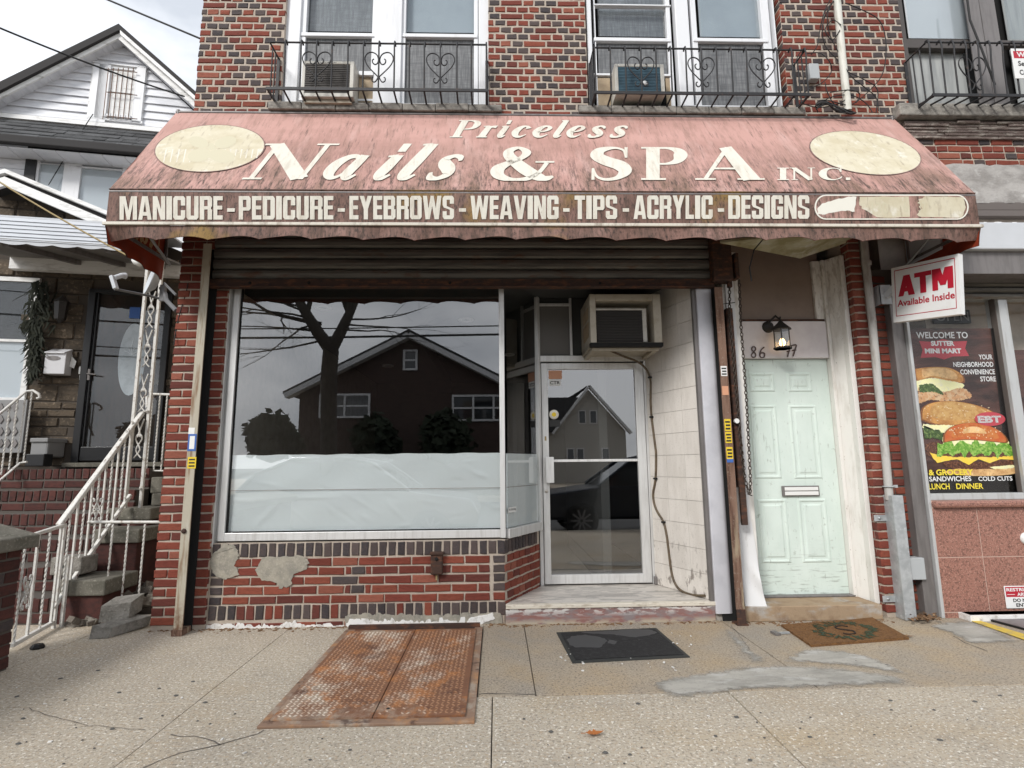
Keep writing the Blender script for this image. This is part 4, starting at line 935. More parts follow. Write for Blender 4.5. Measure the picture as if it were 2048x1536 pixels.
# lettering on the slope
def letter_fn(x0, x1, yb, yt, sh):
    bl, br = PLN(x0, yb, AP0, SLN), PLN(x1, yb, AP0, SLN); tl, tr = PLN(x0 + sh, yt, AP0, SLN), PLN(x1 + sh, yt, AP0, SLN)
    def fn(a, b, off):
        return (bl.lerp(br, a)).lerp(tl.lerp(tr, a), b) + SLN * (.0065 + off)
    return fn
m = M()
for ch, x0, x1 in (('N', 484, 619), ('a', 637, 700), ('i', 737, 774), ('l', 785, 824), ('s', 846, 897)): serif(m, ch, letter_fn(x0, x1, 360, 289, 57), 0)
for ch, x0, x1 in (('&', 980, 1106), ('S', 1176, 1264), ('P', 1282, 1370), ('A', 1390, 1526)): serif(m, ch, letter_fn(x0, x1, 361, 296, 0), 0)
for ch, x0, x1 in (('I', 1554, 1577), ('N', 1582, 1628), ('C', 1636, 1684), ('.', 1690, 1701)): serif(m, ch, letter_fn(x0, x1, 361.5, 337, 0), 0)
for ch, x0, x1 in (('P', 899, 944), ('r', 952, 983), ('i', 990, 1008), ('c', 1018, 1049), ('e', 1060, 1092), ('l', 1102, 1120), ('e', 1128, 1158), ('s', 1172, 1202), ('s', 1216, 1246)): serif(m, ch, letter_fn(x0, x1, 276, 242, 20), 0)
m.build('lettering', 'print_white', awn)
def ell(m, cx_, cy_, a, b, tilt, k, d, mi, n=48):
    ct, st = math.cos(R(tilt)), math.sin(R(tilt)); P = []
    for i in range(n):
        t = 2 * math.pi * i / n; x = a * k * math.cos(t); y = b * k * math.sin(t)
        P.append(PLN(cx_ + x * ct - y * st, cy_ + x * st + y * ct, AP0, SLN) + SLN * d)
    m.poly(P[::-1], mi); return P
for (cx_, cy_, a, b, tilt) in ((420, 298, 109, 46, -4), (1730, 307, 111, 41, 8)):
    m = M(); ell(m, cx_, cy_, a, b, tilt, 1.022, .0060, 0); ell(m, cx_, cy_, a, b, tilt, 1., .0064, 1)
    if cx_ < 1000:
        for (dx, dy, a2, b2, t2) in ((-22, -12, 20, 11, 15), (32, -12, 22, 11, -15), (-20, 14, 24, 13, -10), (24, 16, 26, 13, 8), (2, -2, 14, 8, 0)):
            ell(m, cx_ + dx, cy_ + dy, a2, b2, t2, 1.1, .0067 + .00002 * abs(dx), 1, 24); ell(m, cx_ + dx, cy_ + dy, a2, b2, t2, 1., .0069 + .00002 * abs(dx), 3, 24)
        for k in range(7): 
            x = cx_ - 88 + k * 13; P = [PLN(x + q, cy_ + 2 + y, AP0, SLN) + SLN * .0067 for q, y in ((0, 0), (3, 0), (-3, 26), (-5, 26))]; m.poly(P, 2)
            x = cx_ + 30 + k * 11; P = [PLN(x + q, cy_ + 2 + y, AP0, SLN) + SLN * .0067 for q, y in ((0, 0), (3, 0), (-1, 18), (-3, 18))]; m.poly(P, 2)
    m.build('emblem', ['ellipse_rim', 'print_cream', 'print_white', 'print_ghost'], awn)
# lettering on the front panel
m = M()
def impact(word, x0, x1, yt0, yb0, yt1, yb1, X0, X1):
    tot = sum(IMPW[c] for c in word) + .1 * (len(word) - 1); u = 0
    for c in word:
        w = IMPW[c]; a0 = x0 + (x1 - x0) * u / tot; a1 = x0 + (x1 - x0) * (u + w) / tot; u += w + .1
        k = 0
        for pc in IMP[c]:
            P = []
            for (x, y) in pc:
                xx = a0 + (a1 - a0) * x; f = (xx - X0) / (X1 - X0)
                yb = yb0 + (yb1 - yb0) * f; yt = yt0 + (yt1 - yt0) * f
                p = W(xx, yb + (yt - yb) * y, AWY); p.y = AWY - .0042 - k * .00012; P.append(p)
            m.poly(P, 0); k += 1
for word, x0, x1 in (('MANICURE', 240, 446), ('PEDICURE', 478, 667), ('EYEBROWS', 699, 908), ('WEAVING', 941, 1117), ('TIPS', 1149, 1234), ('ACRYLIC', 1267, 1425), ('DESIGNS', 1456, 1618)): impact(word, x0, x1, 393, 440, 391, 438, 240, 1618)
for x0, x1 in ((455, 470), (676, 690), (918, 932), (1126, 1139), (1245, 1258), (1435, 1448)):
    p = W(x0, 417, AWY); q = W(x1, 424, AWY); m.poly([(p.x, AWY - .0045, q.z), (q.x, AWY - .0045, q.z), (q.x, AWY - .0045, p.z), (p.x, AWY - .0045, p.z)], 0)
m.build('lettering', 'print_white', awn)
# the pill with the peeled telephone number
def pill(x0, x1, y0, y1, d):
    P = []; r = (y1 - y0) / 2
    for k in range(13): t = math.pi / 2 + math.pi * k / 12; P.append((x0 + r * .9 + r * .9 * math.cos(t), (y0 + y1) / 2 - r * math.sin(t)))
    for k in range(13): t = -math.pi / 2 + math.pi * k / 12; P.append((x1 - r * .9 + r * .9 * math.cos(t), (y0 + y1) / 2 - r * math.sin(t)))
    o = []
    for x, y in P: p = W(x, y, AWY); p.y = AWY - d; o.append(p)
    return o
m = M(); m.poly(pill(1628, 1936, 390, 440, .0062), 0); m.poly(pill(1631, 1933, 392.5, 437.5, .0066), 1)
def patch(pts, d, mi):
    o = []
    for i in range(len(pts)):
        a, b = pts[i], pts[(i + 1) % len(pts)]
        for k in range(4):
            x = a[0] + (b[0] - a[0]) * k / 4 + random.uniform(-1.6, 1.6); y = a[1] + (b[1] - a[1]) * k / 4 + random.uniform(-1.3, 1.3)
            p = W(x, min(max(y, 393), 437), AWY); p.y = AWY - d; o.append(p)
    m.poly(o, mi)
patch([(1634, 418), (1644, 408), (1665, 402), (1690, 396), (1712, 394), (1708, 424), (1690, 422), (1660, 426), (1644, 430), (1634, 428)], .0070, 3)
patch([(1718, 394), (1815, 394), (1820, 436), (1752, 436), (1726, 420), (1716, 408)], .0070, 2)
patch([(1836, 400), (1850, 394), (1925, 396), (1931, 416), (1922, 436), (1840, 436), (1832, 430), (1842, 418)], .0070, 2)
def dig(s, x0, x1, y0, y1, d=.0074):
    a = W(x0, y1, AWY); b = W(x1, y1, AWY); t = W(x0, y0, AWY)
    txt(m, s, lambda u, v: Vector((a.x + (b.x - a.x) * u, AWY - d, a.z + (t.z - a.z) * v)), bold=.0, mi=4)
dig('130', 1744, 1776, 405, 428); dig('6', 1806, 1815, 405, 425); dig('37', 1836, 1852, 405, 425)
m.build('telephone_panel', ['print_cream_light', 'awning_cloth', 'print_cream', 'print_cream_light', 'print_ghost'], awn)

# ================================================================== AIR CONDITIONERS
def window_ac(tl, br, Y0, depth, name, label, body, grille, grp):
    a = W(*tl, Y0); b = W(*br, Y0); w = b.x - a.x; h = a.z - b.z
    t = thing(name, label, 'air conditioner', ((a.x + b.x) / 2, Y0 + depth / 2, b.z), grp)
    f = .03
    m = M(); m.box(a.x, b.x, Y0 + .012, Y0 + depth, b.z, a.z)
    m.box(a.x, a.x + f, Y0, Y0 + .012, b.z, a.z); m.box(b.x - f * 1.2, b.x, Y0, Y0 + .012, b.z, a.z); m.box(a.x + f, b.x - f * 1.2, Y0, Y0 + .012, a.z - f, a.z); m.box(a.x + f, b.x - f * 1.2, Y0, Y0 + .012, b.z, b.z + f * 1.3)
    m.build('body', body, t, bev=.006)
    m = M(); n = 16; g0, g1 = b.z + f * 1.3, a.z - f
    m.box(a.x + f, b.x - f * 1.2, Y0 + .008, Y0 + .0115, g0, g1)
    for k in range(n): z = g0 + (g1 - g0) * (k + .5) / n; m.box(a.x + f, b.x - f * 1.2, Y0 + .003, Y0 + .009, z - (g1 - g0) / n * .3, z + (g1 - g0) / n * .3)
    m.build('grille', grille, t)
    return t, a, b
AG = 'air conditioners in the upper windows'
t, a, b = window_ac((605, 121), (706, 194), -.10, .45, 'air_conditioner', 'white air conditioner with dark grille behind the left window guard', 'ac_white', 'ac_grille', AG)
M().box(a.x + .02, b.x - .02, -.07, -.02, b.z - .035, b.z - .002).build('support', 'ac_cream', t)
M().rb((719, 143), (746, 204), .06, .07).build('side_panel', 'accordion', t); M().rb((718, 142), (746, 150), .03, .07).build('side_rail', 'white_vinyl', t)
m = M(); txtbox(m, 'FRIEDRICH', (a.x + .14, -.1008, a.z - .023), (1, 0, 0), (0, 0, 1), .16, .014, .01); m.build('lettering', 'ink_black', t)
t, a, b = window_ac((1229, 127), (1331, 190), -.10, .45, 'air_conditioner', 'white air conditioner with blue-grey grille behind the right window guard', 'ac_white', 'ac_grille_blue', AG)
M().rb((1193, 156), (1222, 216), .07, .08).build('side_panel', 'accordion', t); M().rb((1331, 156), (1345, 216), .07, .08).build('side_panel', 'accordion', t)
M().lathe([(.022, 0), (.022, .003), (0, .003)], W(1290, 166, -.10), (0, -1, 0), 12).build('badge', 'sticker_white', t)
# over the glass door
ay = .16
a, b = W(1180, 588, ay), W(1326, 698, ay); a.x = W(1180, 640, ay).x; b.x = W(1323, 640, ay).x
t = thing('air_conditioner', 'dirty cream air conditioner jutting out above the glass door', 'air conditioner', ((a.x + b.x) / 2, .4, b.z))
m = M(); f = .055
m.box(a.x, a.x + f, ay, DY + .02, b.z + .05, a.z); m.box(b.x - f * 1.3, b.x, ay, DY + .02, b.z + .05, a.z); m.box(a.x + f, b.x - f * 1.3, ay, DY + .02, a.z - .06, a.z); m.box(a.x, b.x, ay + .03, DY + .02, b.z + .03, b.z + .07)
m.box(a.x + f, b.x - f, ay + .2, DY, b.z + .07, a.z - .06)
m.build('body', 'ac_cream', t, bev=.005)
m = M(); z0, z1 = b.z + .075, a.z - .14; x0, x1 = a.x + f + .012, b.x - f * 1.3 - .09
m.box(x0, x1, ay + .05, ay + .055, z0, z1)
for k in range(20): z = z0 + (z1 - z0) * (k + .5) / 20; m.box(x0, x1, ay + .04, ay + .05, z - .004, z + .004)
m.box(x0 - .012, x1 + .035, ay + .032, ay + .06, z1, z1 + .014, 1); m.box(x1, x1 + .035, ay + .036, ay + .06, z0, z1, 1)
m.build('grille', ['ac_grille', 'ac_white'], t)
M().box(a.x - .002, b.x + .004, ay - .004, ay + .06, b.z + .025, b.z + .06).build('drip_edge', 'black_gap', t)
m = M()
for z0, z1 in ((b.z + .13, (a.z + b.z) / 2 + .02), ((a.z + b.z) / 2 + .045, a.z - .1)):
    for k in range(14): 
        z = z0 + (z1 - z0) * (k + .5) / 14; m.box(a.x - .004, a.x, ay + .08, ay + .36, z - (z1 - z0) / 40, z + (z1 - z0) / 40)
    m.box(a.x - .002, a.x, ay + .08, ay + .36, z0, z1)
m.build('side_vent', 'accordion', t)
M().box(a.x + .02, b.x - .02, ay + .06, ay + .10, b.z, b.z + .028).box(a.x + .02, a.x + .06, ay + .1, DY, b.z, b.z + .028).box(b.x - .06, b.x - .02, ay + .1, DY, b.z, b.z + .028).build('support', 'ac_cream', t)
# drain hose down the tiled wall
def onwall(px, py, off=.012):
    p = PLN(px, py, TW0, TN); return p + TN * off
pts = [W(1215, 699, ay + .2), W(1245, 712, .45), W(1281, 727, .55)] + [onwall(*q) for q in ((1302, 755), (1303, 800), (1305, 834), (1312, 890), (1314, 910), (1313, 957), (1308, 990), (1314, 1018), (1329, 1044), (1336, 1075), (1338, 1091), (1345, 1144), (1353, 1168), (1366, 1182), (1388, 1190), (1412, 1191))]
hs = M().tube([tuple(p) for p in smooth_path([tuple(p) for p in pts], 4)], .0105, 7).build('drain_hose', 'hose_brown', None, **T('thin brown drain hose running down the tiled side of the entrance', 'hose'))
for q in ((1302, 755), (1305, 834), (1313, 957), (1329, 1044)):
    c = onwall(*q); M().lathe([(.02, -.008), (.022, 0), (.02, .008)], c, (0, 0, 1), 8).build('clip', 'black_gap', hs)

# stickers on the glass door
def card(a, b, Y, mt, label, cat, group=None, text=None):
    p = W(*a, Y); q = W(*b, Y); m = M().box(p.x, q.x, Y, Y + .002, q.z, p.z)
    if text: txtbox(m, text, (p.x + (q.x - p.x) * .08, Y - .0006, q.z + (p.z - q.z) * .25), (1, 0, 0), (0, 0, 1), (q.x - p.x) * .84, (p.z - q.z) * .5, .02, 1)
    return m.build('sticker', [mt, 'ink_black'], None, **T(label, cat, group))
sy_ = DY + .0165
card((1097, 741), (1124, 758), sy_, 'sticker_orange', 'faded orange sticker at the top of the glass door', 'sticker')
card((1098, 759), (1122, 772), sy_, 'sticker_white', 'white CTR sticker under the orange one on the glass door', 'sticker', None, 'CTR')
p = W(1108, 829, sy_); m = M().lathe([(.046, 0), (.046, .002), (0, .002)], p, (0, -1, 0), 20).lathe([(.022, .0022), (.018, .003), (0, .003)], p, (0, -1, 0), 14, 1); m.build('sticker', ['print_cream_light', 'sticker_yellow'], None, **T('round pale sticker on the glass door above the pull handle', 'sticker'))
card((1098, 840), (1121, 853), sy_, 'ink_black', 'small black sticker just below the round one on the glass door', 'sticker')

# ================================================================== WINDOW GUARDS
def spiral(c, r0, a0, turns, ux, uz, n=12):
    return [c + ux * (r0 * (1 - .62 * k / n) * math.cos(a0 + turns * 2 * math.pi * k / n)) + uz * (r0 * (1 - .62 * k / n) * math.sin(a0 + turns * 2 * math.pi * k / n)) for k in range(n + 1)]
def heart(c, w, h, name, parent, flip=1):
    """two mirrored scrolls that make a heart around a bar"""
    m = M()
    for s in (-1, 1):
        H = [(.03, -.6), (.3, -.44), (.74, -.16), (.97, .1), (.95, .3), (.74, .44), (.44, .45), (.17, .35), (.05, .16), (.1, .0), (.26, -.07), (.43, .0), (.46, .12), (.36, .17)]
        K = [(.03, -.58), (.1, -.7), (.26, -.82), (.44, -.78), (.46, -.66), (.36, -.62)]
        for L in (H, K):
            pts = [tuple(c + Vector((s * x * w, 0, z * h))) for x, z in L]
            m.tube([tuple(p) for p in smooth_path(pts, 4)], .0055, 6)
    return m.build(name, 'iron_black', parent)
def guard(label, x0, x1, ztop, zlow, zfl, d, bars, hearts, ends=(True, True), grp='iron window guards', mats='iron_black'):
    t = thing('window_guard', label, 'window guard', ((x0 + x1) / 2, -d / 2, zfl), grp)
    m = M(); m.tube([(x0, -d, ztop), (x1, -d, ztop)], .009, 6); m.build('top_rail', mats, t)
    m = M(); m.box(x0 - .01, x1 + .01, -d - .006, -d + .006, zlow - .013, zlow + .013); m.build('front_rail', mats, t)
    m = M(); m.box(x0, x1, -.02, -.008, zfl - .01, zfl + .02); m.build('wall_rail', mats, t)
    for x in bars:
        m = M()
        P = [(x, -d + .03, ztop - .005), (x, -d + .012, ztop + .02), (x, -d - .012, ztop + .012), (x, -d - .022, ztop - .05), (x, -d - .008, ztop - .2), (x, -d, zlow), (x, -d + .005, zlow - .012), (x, -.012, zfl)]
        m.tube(P[:6], .0075, 5); m.tube(P[5:], .0085, 5); m.build('bar', mats, t)
    for i, x in enumerate((x0, x1)):
        if not ends[i]: continue
        m = M(); m.tube([(x, -d, ztop), (x, -.006, ztop)], .008, 5); m.box(x - .006, x + .006, -d, -.006, zlow - .01, zlow + .01); m.box(x - .014, x + .014, -.012, -.0045, zfl, ztop); m.build('side_rail', mats, t)
        for k in range(2): 
            y = -d + (d - .01) * (k + 1) / 3; M().tube([(x, y, ztop), (x, y, zlow)], .0065, 5).build('bar', mats, t)
    for xh, zc, w, h in hearts: heart(Vector((xh, -d, zc)), w, h, 'scroll_heart', t)
    return t
gd = .2
gx = lambda px, py: W(px, py, -gd).x
zt_, zl_, zf_ = W(760, 87, -gd).z, W(760, 179, -gd).z, W(760, 212, -.01).z
lb = [gx(p, 130) for p in (570, 602, 633, 664, 696, 727, 758, 789, 819, 849, 881, 914, 943, 973)]
guard('black iron window guard with three scroll hearts, left one above the awning', gx(537, 130), lb[-1], zt_, zl_, zf_, gd, lb, [(lb[2], W(633, 125, -gd).z, .125, .225), (lb[6], W(758, 126, -gd).z, .125, .225), (lb[10], W(881, 128, -gd).z, .125, .225)])
zt_, zl_, zf_ = W(1400, 98, -gd).z, W(1400, 187, -gd).z, W(1400, 218, -.01).z
rbx = [gx(p, 140) for p in (1190, 1221, 1251, 1282, 1312, 1342, 1372, 1403, 1433, 1463, 1493, 1525, 1554, 1584, 1612)]
guard('black iron window guard with scroll hearts, right one directly above the awning', gx(1189, 140), gx(1614, 140), zt_, zl_, zf_, gd, rbx, [(rbx[3], W(1282, 135, -gd).z, .12, .225), (rbx[7], W(1403, 136, -gd).z, .12, .225), (rbx[11], W(1525, 137, -gd).z, .12, .225)])

# ================================================================== GREEN DOOR AND ITS SURROUND
GY = .25
g0, g1 = W(1487, 719, GY).x, W(1677, 950, GY).x; gz1 = W(1572, 718.5, GY).z; gz0 = .10
g0 = min(g0, W(1512, 1000, GY).x)
m = M(); m.box(g0, g1, GY + .012, GY + .05, gz0, gz1)
gd_ = m.build('entrance_door', 'door_mint', bld)
def panel(x0, x1, y0, y1):
    a = W(x0, y0, GY); b = W(x1, y1, GY); X0 = W(x0, (y0 + y1) / 2, GY).x; X1 = W(x1, (y0 + y1) / 2, GY).x
    m = M(); z0, z1 = b.z, a.z; e = .022; yb = GY + .012
    def ring(i, y): return [(X0 + i, y, z0 + i), (X1 - i, y, z0 + i), (X1 - i, y, z1 - i), (X0 + i, y, z1 - i)]
    R_ = [ring(0, yb + .0004), ring(.008, yb - .007), ring(.018, yb - .007), ring(e + .006, yb - .0005), ring(e + .022, yb - .0005), ring(e + .036, yb - .006)]
    vs = [p for r in R_ for p in r]; fs = [(i * 4 + j, i * 4 + (j + 1) % 4, (i + 1) * 4 + (j + 1) % 4, (i + 1) * 4 + j) for i in range(len(R_) - 1) for j in range(4)]
    fs.append(tuple(range(len(vs) - 4, len(vs)))); m.add(vs, fs); m.build('door_panel', 'door_mint', gd_)
for q in ((1499, 1550, 745, 783), (1576, 1625, 745, 783), (1505, 1559, 810, 957), (1584, 1640, 810, 957), (1520, 1579, 999, 1126), (1601, 1659, 998, 1125)): panel(*q)
a, b = W(1564, 972, GY - .005), W(1640, 992, GY - .005)
m = M().box(a.x, b.x, GY - .006, GY + .012, b.z, a.z); ms = m.build('mail_slot', 'frame_grey', gd_, bev=.004)
h = a.z - b.z; M().box(a.x + .02, b.x - .012, GY - .012, GY - .005, b.z + h * .54, a.z - h * .12).box(a.x + .02, b.x - .012, GY - .012, GY - .005, b.z + h * .1, b.z + h * .46).build('flap', 'sticker_white', ms, bev=.003)
c = W(1537, 1084, GY + .012); M().lathe([(.012, 0), (.01, .004), (0, .004)], c, (0, -1, 0), 10).build('keyhole', 'black_gap', gd_)
# header board, transom, jambs
hz1 = W(1570, 643, GY - .02).z
m = M().box(g0 - .06, g1 + .0, GY - .03, GY + .05, gz1 + .006, hz1)
hb = m.build('door_header', 'header_white', bld, bev=.004)
M().box(g0 - .1, g1 - .0, GY + .01, GY + .03, hz1 + .02, 3.4).build('transom_board', 'transom_brown', bld)
m = M().box(g0 - .1, g1, GY - .025, GY + .03, hz1, hz1 + .022); m.build('transom_sill', 'rust_dark', bld, bev=.006)
m = M(); jx = g1 + .004; jo = RP0 - .015
m.box(jx - .075, jx, GY - .02, GY + .03, hz1 + .022, 3.1)                        # stop beside the transom
m.box(jx, jx + .03, GY - .045, GY + .05, .1, 3.1)
m.prism([(jx + .03, GY - .03, .1), (jx + .03, GY + .03, .1), (jo, .12, .1), (jo - .01, .085, .1)], (0, 0, 3.0))
m.prism([(jo - .03, .06, .09), (jo + .012, .06, .09), (jo + .012, .13, .09), (jo - .03, .13, .09)], (0, 0, 3.0))
m.build('door_jamb', 'jamb_white', bld, bev=.004)
lj0, lj1 = W(1464, 575, .0).x, W(1483, 575, .0).x
lj0 = W(1476, 1040, .0).x; lj1 = W(1487, 719, .02).x
M().box(W(1466, 800, 0).x - .02, lj1, .02, GY + .03, .1, 3.1).build('door_jamb', 'jamb_white', bld, bev=.004)
def sheetf(u, v):
    a = W(1478 + (1489 - 1478) * (1 - v), 1216 - (1216 - 1046) * v, -.02); b = W(1531 + (1507 - 1531) * v, 1214 - (1214 - 1046) * v, -.02)
    k = math.exp(-((v - .3) / .2) ** 2)
    p = a.lerp(b, u); p.y = .012 - .05 * (1 - v) ** 2 * 1.0 - k * .022 * math.sin(u * 5 + v * 9) * u - .02 * u * (1 - v); p.x -= k * .018 * u * u; return p
m = M().grid(sheetf, 14, 26); m.grid(lambda u, v: sheetf(1 - u, v) + Vector((0, .003, 0)), 6, 8)
m.build('bent_cover', 'sheet_white', bld)
m = M().rb((1466, 557), (1484, 1046), .008, .02); m.build('trim_board', 'sheet_white', bld)
# painted soffit panel hanging under the awning
sa = [W(1440, 486, -.3), W(1600, 517, .02), W(1728, 474, .02), W(1640, 462, -.5)]
M().prism([tuple(p) for p in sa], (0, 0, .02)).build('soffit_panel', 'soffit_panel', bld)
M().tube([tuple(W(1530, 474, -.5)), tuple(W(1508, 500, -.45)), tuple(W(1499, 535, -.45)), tuple(W(1503, 562, -.45))], .005, 6).build('loose_wire', 'cable_black', None, **T('short loose black wire dangling under the awning near the hoist', 'wire'))
# cement doorstep
a, b = W(1488, 1205, -.04), W(1770, 1205, -.04)
m = M(); x0, x1 = hx1 + .03, W(1766, 1225, -.06).x
m.prism([(x0, -.06, 0), (x1, -.06, 0), (x1 - .02, .4, 0), (x0, .4, 0)], (0, 0, .115)); m.box(g0 - .02, g1 + .02, GY - .05, GY + .3, .115, .13, 1)
m.build('doorstep', ['doorstep', 'frame_grey'], bld, bev=.012)
# grey rounded cover between tiles and guide rail
c0, c1 = W(1412, 900, -.03).x, W(1447, 900, -.03).x
P = [(c0, .03), (c0, -.03), (c0 + .004, -.034)] + [(c1 - .045 + .045 * math.sin(math.pi / 2 * k / 8), .01 - .045 * math.cos(math.pi / 2 * k / 8)) for k in range(9)] + [(c1, .03)]
m = M().prism([(x, y, .06) for x, y in P], (0, 0, 2.82)); m.build('corner_cover', 'grey_panel', bld)
M().prism([TW1 + Vector((-.028, -.012, .09)), TW1 + Vector((.02, -.012, .09)), TW1 + Vector((.02, .03, .09)), TW1 + Vector((-.028, .03, .09))], (0, 0, 2.7)).build('corner_strip', 'frame_grey', bld)
# digits of the house number
hn = M()
NUM = {'8': [[(.5, .52), (.2, .7), (.3, .95), (.6, .97), (.75, .75), (.45, .5), (.15, .25), (.3, .03), (.65, .05), (.75, .3), (.5, .52)]], '6': [[(.7, .98), (.35, .75), (.15, .3), (.35, .03), (.7, .1), (.75, .4), (.45, .5), (.2, .35)]], '7': [[(.1, .85), (.4, .95), (.8, .95), (.6, .5), (.4, .02)], [(.3, .5), (.75, .55)]]}
for ch, x0, x1, y0, y1 in (('8', 1501, 1515, 693, 715), ('6', 1517, 1533, 694, 716), ('7', 1570, 1583, 692, 714), ('7', 1580, 1596, 689, 713)):
    for st in NUM[ch]:
        pts = []
        for x, y in st:
            p = W(x0 + (x1 - x0) * x, y1 + (y0 - y1) * y, GY - .036); pts.append(tuple(p))
        hn.tube([tuple(p) for p in smooth_path(pts, 3)], .006, 5)
hn.build('house_number', 'digit_brown', bld)
# lantern over the green door
LY = GY - .16
lc = W(1561, 672, LY)
lt = thing('wall_lantern', 'black wall lantern with a lit bulb above the green door', 'lantern', lc)
def LW(px, py): return W(px, py, LY)
x0, x1 = W(1550, 690, LY).x, W(1580, 690, LY).x; z0, z1 = W(1564, 695, LY).z, W(1564, 660, LY).z; cx_ = (x0 + x1) / 2; hw = (x1 - x0) / 2
m = M(); m.lathe([(.0, .095), (.008, .09), (.03, .062), (hw + .012, .018), (hw + .02, .004), (hw + .015, 0)], (cx_, LY, z1), n=6, smooth=False)
m.lathe([(0, .125), (.008, .118), (.004, .1), (.01, .092)], (cx_, LY, z1), n=8); m.build('roof', 'lamp_black', lt)
m = M()
for k in range(6):
    a = math.pi / 3 * k + .0; x = cx_ + (hw + .002) * math.cos(a); y = LY + (hw + .002) * math.sin(a); m.box(x - .003, x + .003, y - .003, y + .003, z0, z1)
m.lathe([(hw + .01, -.014), (hw + .012, 0), (hw * .5, 0), (hw * .4, -.012), (hw + .01, -.014)], (cx_, LY, z0), n=6, smooth=False); m.build('cage', 'lamp_black', lt)
m = M()
for k in range(6):
    a0, a1 = math.pi / 3 * k, math.pi / 3 * (k + 1); P = [(cx_ + hw * math.cos(a), LY + hw * math.sin(a)) for a in (a0, a1)]
    m.prism([(P[0][0], P[0][1], z0), (P[1][0], P[1][1], z0), (P[1][0], P[1][1], z1), (P[0][0], P[0][1], z1)], (0, .0012, 0))
m.build('pane', 'window_glass', lt)
M().lathe([(.0, -.03), (.02, -.02), (.028, 0), (.02, .026), (.01, .04), (0, .042)], (cx_, LY, z0 + .04), n=12).build('bulb', 'lamp_bulb', lt)
m = M(); m.tube([(cx_ - .0, LY, z1 + .09), (cx_ - .02, LY + .04, z1 + .14), (cx_ - .05, GY - .06, z1 + .1), (cx_ - .05, GY - .034, z1 + .06)], .01, 7); m.lathe([(.055, 0), (.05, .012), (.02, .022), (0, .024)], (cx_ - .05, GY - .031, z1 + .06), (0, -1, 0), 14); m.build('bracket', 'lamp_black', lt)

# ================================================================== PIPES AND BOXES BY THE RIGHT PIER
py_ = -.035
m = M().tube([W(1677, 480, -.05), W(1677, 480, -.05)] and [tuple(W(1727, 470, py_)), tuple(W(1731, 520, py_)), tuple(W(1744, 640, py_)), tuple(W(1755, 760, py_)), tuple(W(1770, 900, py_)), tuple(W(1779, 1000, py_))], .032, 12)
m.lathe([(.038, -.02), (.04, 0), (.038, .02)], W(1733, 527, py_), n=12)
pp = m.build('conduit_pipe', 'pipe_paint', None, **T('painted conduit pipe running down the brick pier right of the green door', 'pipe'))
m = M(); c = W(1777, 973, py_); m.tube([(c.x + .042 * math.cos(a), py_ + .042 * math.sin(a), c.z) for a in [2 * math.pi * k / 14 for k in range(14)]], .006, 5, closed=True); m.box(c.x + .04, c.x + .075, py_ - .006, py_ + .006, c.z - .01, c.z + .012); m.build('pipe_clamp', 'box_grey', pp)
u0, u1 = W(1796, 1100, -.10).x, W(1819, 1100, -.10).x; uz1 = W(1790, 991, -.10).z
uu = thing('steel_channel', 'galvanised steel channel box standing on the pavement under the conduit pipe', 'channel box', ((u0 + u1) / 2, -.05, 0))
m = M(); m.prism([(u0, -.10, .0), (u1, -.10, .0), (u1, .045, .0), (u0, .045, .0)], (0, 0, uz1)); m.build('channel', 'galvanised', uu, bev=.006)
for pyx in (1036, 1198):
    z = W(1760, pyx, -.003).z; M().box(u0 - .10, u0 + .0, -.006, -.001, z - .025, z + .025).lathe([(.011, 0), (.011, .008), (0, .009)], (u0 - .06, -.006, z), (0, -1, 0), 8).build('bracket', 'galvanised', uu)
a, b = W(1817, 1114, -.0), W(1844, 1157, -.0)
M().box(u1 + .002, b.x + .0, -.05, .04, b.z, a.z).build('junction_box', 'box_grey', None, bev=.005, **T('small grey junction box beside the galvanised channel', 'junction box'))
# white riser pipe, cables, small grey box on the upper wall
pw = -.07
m = M().tube([tuple(W(1668, -60, pw)), tuple(W(1675, 10, pw)), tuple(W(1684, 110, pw)), tuple(W(1696, 222, pw))], .033, 12)
m.build('riser_pipe', 'pipe_white', None, **T('cream painted riser pipe on the brick above the awning, tangled in black cables', 'pipe'))
M().rb((1618, 126), (1641, 157), -.07, -.001).build('junction_box', 'box_grey', None, bev=.008, **T('small light grey box on the brick beside the right window guard', 'junction box'))
m = M()
def cable(m, pts, r=.0045, Y=-.09):
    P = [tuple(W(x, y, Y + random.uniform(-.03, .05))) for x, y in pts]; m.tube([tuple(p) for p in smooth_path(P, 5)], r, 5)
for pts in ([(1672, -20), (1650, 20), (1640, 60), (1635, 90), (1622, 110)], [(1668, 0), (1655, 30), (1660, 70), (1680, 110), (1700, 150), (1730, 175), (1752, 195), (1757, 222)], [(1690, 6), (1720, 18), (1756, 38), (1770, 70), (1772, 110), (1764, 150), (1740, 180), (1712, 205)],
            [(1660, 10), (1645, 50), (1650, 90), (1675, 120), (1690, 140), (1730, 160), (1755, 180), (1752, 226)], [(1610, 108), (1640, 106), (1660, 125), (1662, 145), (1645, 165), (1625, 175), (1604, 188)], [(1650, 165), (1655, 185), (1670, 210), (1700, 226)], [(1640, 210), (1660, 195), (1700, 190), (1730, 205), (1745, 225)],
            [(1690, 150), (1695, 160), (1690, 200), (1640, 215), (1600, 205)], [(1636, 225), (1632, 208), (1650, 200), (1700, 210), (1720, 190), (1700, 180), (1660, 185)], [(1604, 100), (1596, 112), (1590, 130)], [(1680, 60), (1665, 80), (1650, 60), (1665, 40), (1682, 50)], [(1645, 60), (1650, 30), (1672, 8), (1686, -20)], [(1640, 55), (1652, 20), (1676, -5)]):
    cable(m, pts)
